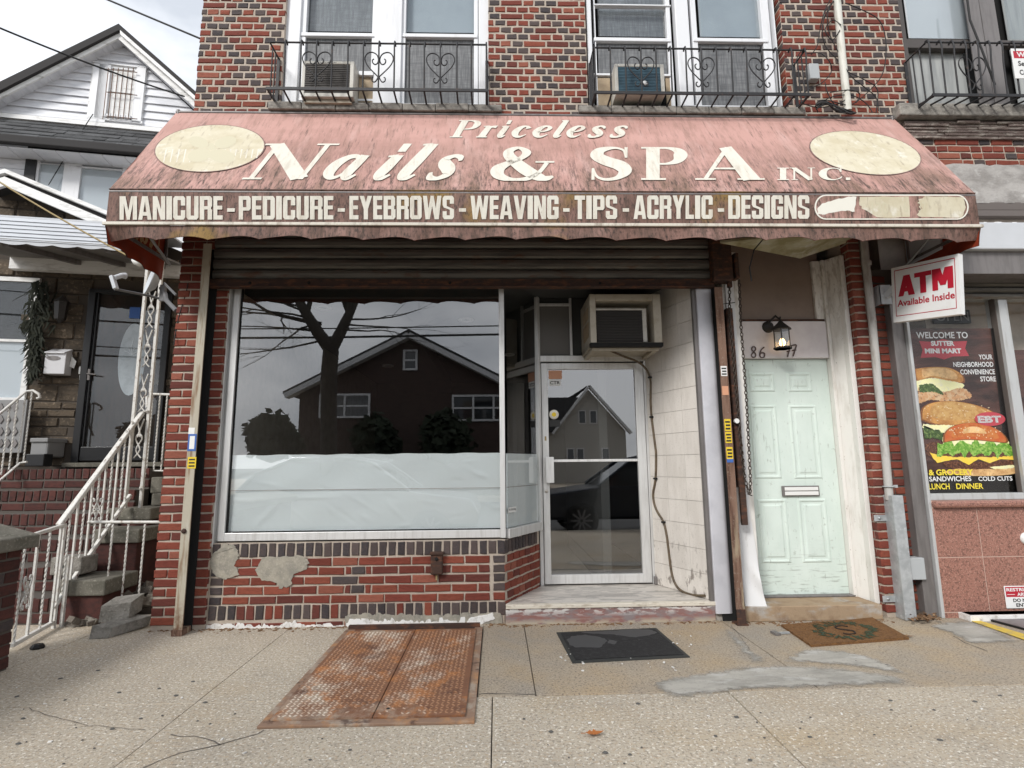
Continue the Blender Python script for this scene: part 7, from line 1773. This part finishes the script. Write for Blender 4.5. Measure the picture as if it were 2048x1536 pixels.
for k in range(520):
    v = random.random() ** .8; py = 560 + 190 * v; cxp = 74 + (12 - 28 * abs(v - .35)) * 0 + (4 if v < .4 else 0); wd = (34 if .1 < v < .5 else 20) * (1.15 - .5 * v); pxx = cxp - 8 * v + random.gauss(0, wd * .42)
    p = at(pxx, py, -.12 + random.uniform(-.06, .06)); l = random.uniform(.07, .16); a = random.gauss(0, .5); d = Vector((math.sin(a), random.uniform(-.4, .2), -math.cos(a))) * l; s = Vector((.012, .004, .004))
    m.add([p - s, p + s, p + d + s * .3, p + d - s * .3], [(0, 1, 2, 3)])
m.build('evergreen_swag', 'evergreen', None, **T('dark evergreen swag hanging on the stone wall left of the mailbox', 'swag'))
# satellite dish on the pier
t = thing('satellite_dish', 'small grey satellite dish on an arm fixed to the left brick pier', 'satellite dish', W(330, 600, .3))
DYs = .3; c = W(303, 560, DYs); nrm = Vector((-.72, -.66, .2)).normalized()
rad = (W(303, 531, DYs).z - W(303, 589, DYs).z) / 2
m = M(); m.lathe([(0, 0), (rad * .4, .012), (rad * .75, .036), (rad, .066), (rad * 1.02, .066), (rad * .98, .05), (rad * .5, .0), (.0, -.012)], c - nrm * .05, nrm, 28); m.build('reflector', 'dish_grey', t)
e0 = W(322, 598, DYs); l0 = W(229, 578, DYs - .35); m = M(); m.tube([tuple(e0), tuple(W(300, 592, DYs - .05)), tuple(l0)], .011, 6); m.build('feed_arm', 'arm_grey', t)
m = M(); a, b = W(224, 552, DYs - .35), W(232, 578, DYs - .35); m.beam(a, b, .04, .03); m.tube([tuple(W(228, 556, DYs - .35)), tuple(W(243, 551, DYs - .25)), tuple(W(251, 552, DYs - .22))], [.02, .022, .028], 10); m.build('receiver', 'dish_grey', t, bev=.004)
m = M(); m.tube([tuple(W(322, 575, DYs)), tuple(W(330, 588, DYs)), tuple(W(332, 600, DYs - .05)), tuple(W(353, 622, .02))], .02, 8); m.box(e0.x - .01, e0.x + .035, DYs - .015, DYs + .015, e0.z - .02, e0.z + .13); m.beam(W(328, 566, DYs), W(352, 590, .1), .012, .016); m.build('mount', 'arm_grey', t)
t = M(); q = W(274, 523, .5); t.lathe([(0, -.05), (.03, -.045), (.04, 0), (.03, .06), (.0, .07)], q, (.6, -.3, -.4), 10); t.build('security_light', 'sticker_white', None, **T('small white lamp head under the awning corner at the left', 'lamp'))
# wires
def wire(label, pts, r, mt='cable_black', nm='wire'): m = M(); m.tube([tuple(p) for p in pts], r, 6); return m.build(nm, mt, None, **T(label, 'wire'))
def cat(p, q, s, n=12): return [p.lerp(q, i / n) - Vector((0, 0, s * 4 * (i / n) * (1 - i / n))) for i in range(n + 1)]
wire('lower black overhead wire running across the gable of the left house', cat(W(-80, 22, 1.5), at(369, 193, GD - .25), .05), .012)
wire('upper black overhead wire against the sky left of the brick corner', cat(W(150, -28, 1.), W(400, 77, .6), .0), .010)
wire('pale tan cable slanting down in front of the porch canopy', cat(W(-20, 352, .5), W(283, 526, .35), .02), .008, 'cable_tan')
wire('thin black cable dropping from the attic window to the front window', cat(at(186, 228, GD - .1), at(97, 370, FD - .1), -.02), .006)
# ------------------------------------------------------------------ stairs of the porch
st = thing('porch_stairs', 'dark brick porch stairs with stone caps at the left', 'stairs', (-4.6, .8, 0))
SBR = []; sxa, sxb = -7.2, -3.58
nst = 6; rise = 1.255 / nst; run = .205
core = M()
for k in range(nst):
    y0 = .22 + run * k; core.box(sxa, sxb, y0 + .01, 3.2 if k == nst - 1 else y0 + run + .02, .0 if k == 0 else rise * k - .02, rise * (k + 1) - .006)
core.build('stair_core', 'mortar_dark', st)
BK = []
for k in range(nst):
    y0 = .22 + run * k; zt_s = rise * (k + 1); x = sxb
    while x > sxa + 1.6: BK.append((Vector((x - .032, y0, zt_s - .056)), 0., .062, .1, 'stoop_brick')); x -= .076
    x = sxb - .0
    while x > sxa + 1.6: BK.append((Vector((x - .1, y0 + .002, zt_s - .16)), 0., .2, .07, 'stoop_brick')); x -= .213
place_bricks(BK, st, 240)
# brick tops of the porch edge
# stepped side wall with stone caps
for (px0, px1, py0, py1, Y) in ((137, 208, 1160, 1192, .2), (190, 277, 1058, 1086, .58), (236, 300, 1016, 1040, .84)):
    a, b = W(px1, py0, Y), W(px1, py1, Y); x1 = b.x; x0 = x1 - .42
    M().box(x0, x1, Y, Y + .42, b.z, a.z).build('stone_cap', 'tread_stone', st, bev=.012)
    M().box(x0 + .03, x1 - .03, Y + .03, Y + .8, 0, b.z).build('side_wall', 'stoop_brick', st, bev=.01)
a = W(236, 940, 1.1); M().box(-3.5, -3.1, 1.15, 1.9, 1.0, 1.16).box(-3.45, -3.1, 1.1, 1.5, .88, 1.0).build('stone_cap', 'tread_stone', st, bev=.012)
M().box(-3.44, -3.08, 1.2, 3.0, 0, 1.0).build('side_wall', 'rubble_dark', st)
m = M()
for k in range(46):
    x, y = random.uniform(-3.5, -3.0), random.uniform(.15, .75); c = Vector((x, y, random.uniform(0, .05) + max(0, (y - .3)) * .35)); u = Vector((random.uniform(-1, 1), random.uniform(-1, 1), random.uniform(-.4, .4))).normalized(); v = u.cross(Vector((.2, .3, 1))).normalized(); s = random.uniform(.02, .06); m.obox(c, u, v, u.cross(v), s * 1.4, s, s * .6)
m.build('rubble', 'rubble_dark', None, **SF)
# gap ground behind
# concrete blocks
t = thing('concrete_block', 'upper grey concrete block of two leaning by the stair foot', 'concrete block', W(228, 1246, .1), 'loose concrete blocks')
def blk(P, h): return M().prism(P, h)
a0 = W(196, 1246, .0); a1 = W(256, 1240, .02); a2 = W(260, 1196, .12); a3 = W(205, 1212, .12)
m = M().prism([tuple(a0), tuple(a1), tuple(a1 + Vector((.0, .02, .13))), tuple(a0 + Vector((.01, .0, .125)))], (.02, .13, .04)); m.build('block', 'block_grey', t, bev=.004)
t = thing('concrete_block', 'lower grey concrete block lying on the pavement by the stair foot', 'concrete block', G(210, 1270), 'loose concrete blocks')
m = M(); b0, b1 = G(177, 1279), G(216, 1277); m.prism([tuple(b0), tuple(b1), tuple(b1 + Vector((.01, .02, .075))), tuple(b0 + Vector((.0, .02, .09)))], (.12, .28, .01)); m.build('block', 'block_grey', t, bev=.004)
t = thing('concrete_block', 'pale concrete block standing on the brick steps behind the railing', 'concrete block', W(130, 1150, .35), 'loose concrete blocks')
m = M(); a, b = W(102, 1115, .3), W(160, 1150, .3); m.box(a.x, b.x, .3, .5, b.z, a.z); m.build('block', 'block_grey', t, bev=.01); m = M(); a, b = W(110, 1130, .3), W(130, 1136, .3); m.box(a.x, b.x, .297, .302, b.z, a.z); m.build('block_slot', 'black_gap', t)
# ------------------------------------------------------------------ white iron railing
rl = thing('iron_railing', 'white iron stair railing with chipped paint and scroll ornaments', 'railing', (-3.52, .12, 0), 'white iron railings')
NP, TP = Vector((-3.52, .12, 0)), Vector((-3.50, .9, 0))
h0, h1 = Vector((NP.x, .06, .80)), Vector((TP.x, .93, 1.80)); l0, l1 = Vector((NP.x, .10, .16)), Vector((TP.x, .86, 1.0))
M().beam(h0, h1, .045, .035).build('handrail', 'rail_white', rl, bev=.008); M().beam(l0, l1, .03, .028).build('lower_rail', 'rail_white', rl, bev=.004)
def twist(m, a, b, r=.0085):
    a, b = Vector(a), Vector(b); n = max(8, int((b - a).length / .012)); vs = []; fs = []
    for i in range(n + 1):
        p = a.lerp(b, i / n); an = i * .5
        for k in range(4): vs.append(p + Vector((math.cos(an + k * math.pi / 2), math.sin(an + k * math.pi / 2), 0)) * r)
    for i in range(n):
        for k in range(4): fs.append((i * 4 + k, i * 4 + (k + 1) % 4, i * 4 + 4 + (k + 1) % 4, i * 4 + 4 + k))
    m.add(vs, fs)
for k in range(1, 11):
    t_ = k / 11; a = l0.lerp(l1, t_); b = h0.lerp(h1, t_); m = M()
    if k % 2: twist(m, (a.x, a.y, a.z), (a.x, a.y, b.z - .01))
    else: m.box(a.x - .007, a.x + .007, a.y - .007, a.y + .007, a.z, b.z - .01)
    m.build('baluster', 'rail_white', rl)
for y, z1 in ((.12, .80), (.155, .55)): M().box(NP.x - .011 + (y - .12), NP.x + .011 + (y - .12), y - .011, y + .011, 0, z1).build('newel', 'rail_white', rl)
def ornament(c, h, w, parent, ux=Vector((1, 0, 0))):
    m = M()
    for s in (-1, 1):
        for q in (-1, 1):
            P = [(0, 0), (.5, .25), (.9, .55), (.95, .8), (.7, .95), (.45, .85), (.5, .68)]
            m.tube([tuple(p) for p in smooth_path([tuple(c + ux * (s * x * w) + Vector((0, 0, q * z * h))) for x, z in P], 3)], .0065, 5)
            P = [(.5, 0), (.2, .35), (.0, .62)]
            m.tube([tuple(c + ux * (s * x * w) + Vector((0, 0, q * z * h))) for x, z in P], .0065, 5)
    return m.build('scroll_ornament', 'rail_white', parent)
ornament(W(193, 1019, .42), .1, .055, rl)
# lower section turning to the pavement
s0, s1 = Vector((-3.52, .12, 0)), Vector((-3.36, -.44, 0))
zt0_, zt1_ = .80, W(63, 1075, -.44).z
M().beam((s0.x, s0.y, zt0_), (s1.x, s1.y, zt1_), .03, .025).build('handrail', 'rail_white', rl, bev=.004); M().beam((s0.x, s0.y, .05), (s1.x + .0, s1.y, .045), .03, .028).build('lower_rail', 'rail_white', rl, bev=.004)
for k in range(4):
    t_ = (k + .3) / 3.4; a = s0.lerp(s1, t_); m = M(); twist(m, (a.x, a.y, .05), (a.x, a.y, zt0_ + (zt1_ - zt0_) * t_)) if k % 2 else m.box(a.x - .008, a.x + .008, a.y - .008, a.y + .008, .05, zt0_ + (zt1_ - zt0_) * t_); m.build('baluster', 'rail_white', rl)
ornament(W(53, 1185, -.38), .12, .055, rl, (s1 - s0).normalized())
# side gate
GYt = .36
ga = thing('side_gate', 'white iron gate rail with three hanging bars beside the left pier', 'gate', (-3.2, GYt, 0), 'white iron railings')
a, b = W(176, 1044, GYt), W(322, 1044, GYt); M().tube([(a.x, GYt, a.z), (b.x, GYt, b.z)], .013, 7).build('top_bar', 'rail_white', ga)
for (x0, y0, x1, y1) in ((226, 1048, 209, 1204), (257, 1048, 242, 1200), (290, 1048, 273, 1222)):
    p, q = W(x0, y0, GYt), W(x1, y1, GYt); m = M(); twist(m, (p.x, GYt, q.z), (p.x, GYt, p.z)); m.build('baluster', 'rail_white', ga)
# porch post of wrought iron
pt = thing('porch_post', 'white wrought iron porch post in two bars with scrolls between', 'post', (TP.x, TP.y, .87), 'white iron railings')
zp1 = zf_ + .05
for dx in (-.05, .06): M().box(TP.x + dx - .013, TP.x + dx + .013, TP.y - .013 + dx * .5, TP.y + .013 + dx * .5, .86, zp1).build('bar', 'rail_white', pt)
for zc in (1.55, 2.0, 2.45, 2.85):
    m = M()
    for s in (-1, 1): m.tube([tuple(p) for p in smooth_path([(TP.x + .005 + s * x, TP.y, zc + z) for x, z in ((.035, -.2), (-.02, -.12), (.03, -.02), (.01, .03), (-.015, .0), (.0, .06), (.035, .18))], 3)], .007, 5)
    m.build('scroll', 'rail_white', pt)
# upper section by the door and the left porch rail
ur = thing('iron_railing', 'short white iron railing section right of the porch post', 'railing', (-3.3, 1.1, 1.16), 'white iron railings')
ua, ub = W(306, 790, 1.3), W(336, 800, 1.3)
m = M(); m.tube([(TP.x + .06, TP.y, 1.80), (ua.x - .03, 1.25, ua.z - .03), (ua.x, 1.3, ua.z + .01), (ub.x + .1, 1.3, ua.z)], .014, 6); m.build('handrail', 'rail_white', ur)
m = M(); m.tube([(TP.x + .06, TP.y, 1.05), (ua.x, 1.3, 1.22), (ub.x + .1, 1.3, 1.22)], .011, 6); m.build('lower_rail', 'rail_white', ur)
for k in range(4):
    x = ua.x + k * .075; m = M(); twist(m, (x, 1.3, 1.22), (x, 1.3, ua.z)); m.build('baluster', 'rail_white', ur)
lr = thing('iron_railing', 'white iron railing on the far left of the porch steps', 'railing', W(40, 940, 1.1), 'white iron railings')
Ya = 1.25
q = [W(-30, 850, Ya - .35), W(0, 827, Ya - .2), W(52, 783, Ya), W(66, 781, Ya + .02), W(78, 788, Ya + .02), W(80, 795, Ya + .02), W(74, 797, Ya + .02)]
M().tube([tuple(p) for p in q], .014, 6).build('handrail', 'rail_white', lr); M().tube([tuple(W(-30, 984, Ya - .3)), tuple(W(0, 961, Ya - .2)), tuple(W(40, 926, Ya)), tuple(W(54, 924, Ya))], .012, 6).build('lower_rail', 'rail_white', lr)
for (x0, y0, x1, y1, yy) in ((20, 810, 8, 950, -.12), (36, 796, 22, 940, -.05), (52, 784, 40, 928, 0), (64, 783, 50, 926, .02)):
    p, r_ = W(x0, y0, Ya + yy), W(x1, y1, Ya + yy); m = M(); twist(m, (p.x, Ya + yy, r_.z), (p.x, Ya + yy, p.z)); m.build('baluster', 'rail_white', lr)
# things on the porch behind it
t = thing('storage_bin', 'grey plastic bin with white front on the porch floor', 'bin', W(70, 930, 1.75)); m = M().rb((62, 880), (93, 915), 1.6, 1.85); m.build('body', 'plastic_grey', t, bev=.02); M().rb((60, 876), (95, 884), 1.58, 1.87).build('lid', 'plastic_grey', t, bev=.008)
m = M().rb((52, 908), (86, 932), 1.5, 1.62); m.build('black_box', 'black_metal', None, bev=.006, **T('low black box on the porch floor before the grey bin', 'box'))
t = thing('patterned_chair', 'grey metal porch chair with a leaf pattern behind the far left railing', 'chair', W(20, 920, 1.7)); m = M().rb((-10, 800), (42, 905), 1.65, 1.68); m.build('backrest', 'plastic_grey', t)
m = M()
for k in range(4):
    for j in range(3):
        c = W(2 + j * 14, 815 + k * 24, 1.645); m.prism([c + Vector((0, 0, .05)), c + Vector((.03, 0, 0)), c + Vector((0, 0, -.05)), c + Vector((-.03, 0, 0))][::-1], (0, -.006, 0))
m.build('leaf_pattern', 'frame_grey', t)
# ------------------------------------------------------------------ low brick wall with cap at the far left
lw = thing('low_brick_wall', 'low brown brick wall end with a sloping stone cap at far left', 'wall', (-3.6, -.6, 0))
ex = G(17, 1338).x; ey = G(17, 1338).y; zc = W(60, 1096, ey).z
M().box(ex - .5, ex - .008, ey - 3, ey - .006, 0, zc).build('core', 'mortar_dark', lw)
X1 = W(66, 1096, ey).x; z0, z1 = zc, W(66, 1070, ey).z
M().prism([(X1, ey + .05, z0), (X1, ey + .05, z1), (X1 - .33, ey + .05, z1 + .09), (X1 - .66, ey + .05, z1), (X1 - .66, ey + .05, z0)], (0, -3.1, 0)).build('cap_stone', 'tread_stone', lw, bev=.01)
BK = []; z = .01; r = 0
while z < zc - .04:
    y = ey - .004; f = True
    while y > ey - 1.3:
        w_ = .1 if (f and r % 2) else .2; f = False; BK.append((Vector((ex, y - w_ / 2, z + .035)), R(90), w_, .062, 'stoop_brick' if random.random() > .2 else 'brick_dark_0')); y -= w_ + .012
    z += .075; r += 1
place_bricks(BK, lw, 120)
# ================================================================== ACROSS THE STREET (seen in the panes)
def MR(px, py, Yv, Yp=.08): p = W(px, py, Yv); return Vector((p.x, 2 * Yp - Yv, p.z))    # a mirrored sight line
VY = 19.5
fh = thing('facing_house', 'brown brick gable house across the street, mirrored in the shop window', 'house', (0, .16 - VY, 0))
e0, e1, apx = MR(600, 785, VY), MR(1025, 770, VY), MR(820, 676, VY)
hw_ = max(apx.x - e0.x, .1); YF = .16 - VY
x0, x1 = apx.x - hw_, apx.x + hw_; ze = e0.z
m = M(); m.prism([(x0, YF, -.05), (x1, YF, -.05), (x1, YF, ze), (apx.x, YF, apx.z), (x0, YF, ze)], (0, -9, 0)); m.build('wall', 'far_brick', fh)
m = M()
for s in (-1, 1):
    a = Vector((apx.x, YF + .25, apx.z + .05)); b = Vector((apx.x + s * (hw_ + .5), YF + .25, ze - .2)); m.beam(a, b, .5, .22, (0, 0, 1)); 
m.build('barge_board', 'far_white', fh)
m = M()
for s in (-1, 1): m.prism([(apx.x, YF + .4, apx.z + .2), (apx.x + s * (hw_ + .6), YF + .4, ze - .1), (apx.x + s * (hw_ + .6), YF + .4, ze + .0), (apx.x, YF + .4, apx.z + .32)], (0, -9.6, 0))
m.build('roof', 'roof_black', fh)
def fwin(px0, py0, px1, py1, n=1):
    a, b = MR(px0, py0, VY), MR(px1, py1, VY); m = M(); t_ = .09
    m.box(a.x, b.x, YF, YF + .08, a.z - t_, a.z); m.box(a.x, b.x, YF, YF + .08, b.z, b.z + t_)
    for k in range(n + 1): x = a.x + (b.x - a.x - t_) * k / n; m.box(x, x + t_, YF, YF + .08, b.z + t_, a.z - t_)
    m.box(a.x + t_, b.x - t_, YF, YF + .05, (a.z + b.z) / 2 - .04, (a.z + b.z) / 2 + .04)
    w = m.build('window', 'far_white', fh); M().box(a.x + .02, b.x - .02, YF + .01, YF + .02, b.z + .02, a.z - .02).build('pane', 'car_glass', w)
fwin(807, 700, 835, 741); fwin(640, 788, 740, 836, 2); fwin(904, 790, 1030, 842, 3)
fh2 = thing('facing_house', 'cream gable house across the street, mirrored in the glass door', 'house', (6.5, -32, 0))
a = MR(1172, 812, 34, .65); YG = a.y
m = M(); m.prism([(a.x - 4.4, YG, -.05), (a.x + 2.8, YG, -.05), (a.x + 2.8, YG, 3.6), (a.x + .2, YG, 6.6), (a.x - 2.2, YG, 3.6), (a.x - 4.4, YG, 3.5)], (0, -9, 0)); m.build('wall', 'far_cream', fh2)
m = M(); m.beam((a.x + .2, YG + .3, 6.8), (a.x - 2.5, YG + .3, 3.4), .5, .16); m.beam((a.x + .2, YG + .3, 6.8), (a.x + 3.1, YG + .3, 3.4), .5, .16); m.build('barge_board', 'far_white', fh2)
m = M(); m.prism([(a.x - 5, YG - .5, 3.5), (a.x + .2, YG - .5, 6.8), (a.x + .2, YG - 9, 6.8), (a.x - 5, YG - 9, 3.5)], (0, 0, .15)); m.prism([(a.x - 5.2, YG + .5, 3.4), (a.x - 2.3, YG + .5, 3.5), (a.x - .4, YG - .5, 6.0), (a.x - 4.9, YG - .5, 6.0)], (0, 0, .1)); m.build('roof', 'roof_black', fh2)
for x_, z_q in ((-.3, 4.6), (.5, 4.6), (-1.2, 1.9), (-.5, 1.9), (1.3, 1.9)):
    M().box(a.x + x_ - .28, a.x + x_ + .28, YG, YG + .05, z_q - .5, z_q + .5).build('window', 'far_white', fh2); M().box(a.x + x_ - .2, a.x + x_ + .2, YG + .05, YG + .06, z_q - .42, z_q + .42).build('pane', 'car_glass', fh2)
# shrubs
def shrub(c, rx, rz, label):
    m = M()
    for k in range(700):
        th, ph = random.random() * 6.283, math.acos(random.uniform(-.6, 1)); rr = random.uniform(.7, 1.03) * (1 + .16 * math.sin(th * 3 + rx * 9) * math.sin(ph * 4 + rx) + .1 * math.sin(th * 7 + ph * 5)); p = c + Vector((rx * rr * math.sin(ph) * math.cos(th), rx * rr * math.sin(ph) * math.sin(th), rz * rr * math.cos(ph)))
        u = Vector((random.gauss(0, 1), random.gauss(0, 1), random.gauss(0, 1))).normalized(); v = u.cross(Vector((.3, .5, .8))).normalized(); s = .16; m.poly([p - u * s - v * s * .5, p + u * s - v * s * .5, p + u * s * .4 + v * s, p - u * s * .6 + v * s * .8])
    m.lathe([(0, -rz * .9), (rx * .6, -rz * .7), (rx * .66, 0), (rx * .4, rz * .5), (0, rz * .66)], c, n=12)
    m.build('shrub', 'shrub', None, **T(label, 'shrub', 'shrubs across the street'))
for px, py, w, h, lab in ((545, 880, 45, 48, 'rounded dark evergreen beside the brick house across the street'), (750, 885, 42, 48, 'dark round shrub under the left window of the brick house across the street'), (892, 880, 48, 52, 'largest dark shrub under the right window of the brick house across the street')):
    c = MR(px, py, 17.5); shrub(c, w * 17.5 / 820, h * 17.5 / 820, lab)
# street tree at the kerb
TYv = 5.6
tb, tf = MR(655, 905, TYv), MR(662, 700, TYv)
tr = thing('street_tree', 'bare street tree with forked trunk at the kerb, mirrored in the shop window', 'tree', (tb.x, .16 - TYv, 0))
yT = .16 - TYv
m = M(); m.tube([(tb.x - .02, yT, -.1), (tb.x, yT, .4), (tb.x + .02, yT, 1.6), (tf.x - .02, yT, tf.z - .5), (tf.x, yT, tf.z)], [.24, .17, .145, .15, .145], 14); m.build('trunk', 'bark', tr)
limbs = []
def limb(p, d, r, l, depth):
    q = Vector(p); pts = [tuple(q)]; rr = [r]
    for k in range(5): d = (d + Vector((random.gauss(0, .13), random.gauss(0, .13), random.gauss(0, .1)))).normalized(); q = q + d * l / 5; pts.append(tuple(q)); rr.append(r * (1 - .13 * (k + 1)))
    limbs.append((pts, rr))
    if depth > 0:
        for k in range(3 if depth > 1 else 4):
            i = random.randrange(2, 6); a = random.random() * 6.28; nd = (d + Vector((math.cos(a), math.sin(a), random.uniform(-.3, .5))) * .8).normalized(); limb(pts[i], nd, rr[i] * .62, l * random.uniform(.55, .8), depth - 1)
limb((tf.x, yT, tf.z), Vector((-.55, .1, 1)).normalized(), .13, 2.0, 4); limb((tf.x, yT, tf.z), Vector((.35, -.1, 1)).normalized(), .12, 2.0, 4)
limb((tf.x - .2, yT, tf.z + .5), Vector((-1, .2, .25)).normalized(), .05, 1.8, 3)
for k in range(7): limb((tf.x - .1 - .1 * k, yT + random.uniform(-.2, .2), tf.z + .25 + .12 * k), Vector((-1, random.uniform(-.5, .5), random.uniform(-.12, .3))).normalized(), .022, 1.7, 2)
for k in range(3): limb((tf.x + .15 + .1 * k, yT, tf.z + .4 + .1 * k), Vector((1, random.uniform(-.5, .5), random.uniform(-.05, .3))).normalized(), .02, 1.3, 2)
m = M()
for pts, rr in limbs: m.tube(pts, rr, 6 if rr[0] > .03 else 4)
m.build('crown', 'bark', tr)
# wires along the street
for i, (yy, zz, s) in enumerate(((-9.0, 6.1, .5), (-9.1, 6.7, .4), (-8.9, 7.2, .4), (-9.2, 5.4, .6), (-9.0, 5.0, .5), (-9.1, 7.8, .3))):
    wire(('third highest', 'second highest', 'highest but thin', 'fifth highest', 'lowest', 'topmost thick')[i] + ' black overhead wire along the street, mirrored in the panes', [Vector((x, yy + .1 * i, zz - s * (1 - (x / 20) ** 2) + .02 * x)) for x in range(-20, 21, 4)], .018 if i % 2 else .03)['group'] = 'street wires'
# parked cars
def car(cx, cy, label, paint, grp='cars parked at the kerb', flip=1):
    t = thing('parked_car', label, 'car', (cx, cy, -.2), grp); W_ = .9; L = 2.25
    prof = [(-2.25, .35), (-2.28, .6), (-2.15, .86), (-1.2, .98), (-.9, 1.02), (1.35, 1.02), (2.05, .98), (2.22, .75), (2.2, .35)]
    roof = [(-1.05, 1.0), (-.35, 1.5), (.2, 1.6), (1.1, 1.58), (1.75, 1.3), (2.0, 1.0)]
    def sec(P, w0, w1):
        n = len(P); vs = [(cx + flip * x, cy + w * (w0 if i < 0 else 1), z) for w in (-1, 1) for i, (x, z) in enumerate(P)]; return vs, n
    m = M()
    for P, w, mi in ((prof, W_, 0),):
        n = len(P); ring = [(flip * x, z) for x, z in P]
        vs = [(cx + x, cy + s * (w - (.06 if z < .5 else 0)), z - .2) for s in (-1, 1) for x, z in ring]; m.add(vs, [tuple(range(n)), tuple(range(2 * n - 1, n - 1, -1))] + [(i, i + n, (i + 1) % n + n, (i + 1) % n) for i in range(n)], 0)
    m.build('body', paint, t, bev=.06)
    m = M(); n = len(roof); vs = [(cx + flip * x, cy + s * (W_ - .04 - .2 * (z - 1.0) / .6), z - .2) for s in (-1, 1) for x, z in roof]; m.add(vs, [tuple(range(n)), tuple(range(2 * n - 1, n - 1, -1))] + [(i, i + n, (i + 1) % n + n, (i + 1) % n) for i in range(n)]); m.build('cabin', 'car_glass', t, bev=.03)
    m = M(); 
    for s in (-1, 1): m.tube([(cx + flip * x, cy + s * (W_ - .03 - .2 * (z - 1.0) / .6), z - .2 + .01) for x, z in roof], .035, 6)
    m.prism([(cx + flip * x, cy - .68, z - .19) for x, z in ((-.35, 1.5), (.2, 1.6), (1.1, 1.58), (1.5, 1.42))], (0, 1.36, 0)); m.build('roof', paint, t)
    for x in (-1.42, 1.38):
        for s in (-1, 1):
            c = Vector((cx + flip * x, cy + s * (W_ - .1), .14)); w = M().lathe([(.2, -.09), (.33, -.1), (.35, -.05), (.35, .06), (.33, .1), (.22, .1), (.2, .07), (0, .07)], c, (0, s, 0), 22).build('wheel', 'tyre', t)
            m = M()
            for k in range(10): a = 2 * math.pi * k / 10; m.beam(c + Vector((0, s * .09, 0)) + Vector((math.cos(a), 0, math.sin(a))) * .03, c + Vector((0, s * .1, 0)) + Vector((math.cos(a), 0, math.sin(a))) * .22, .035, .02, (0, 1, 0))
            m.build('rim', 'rim_grey', w)
car(-.9 + 4.0, -6.0, 'dark grey car parked at the kerb, mirrored in the glass door', 'car_dark')
car(-2.6, -6.05, 'silver car parked at the kerb, mirrored faintly in the white window film', 'car_silver', flip=-1)
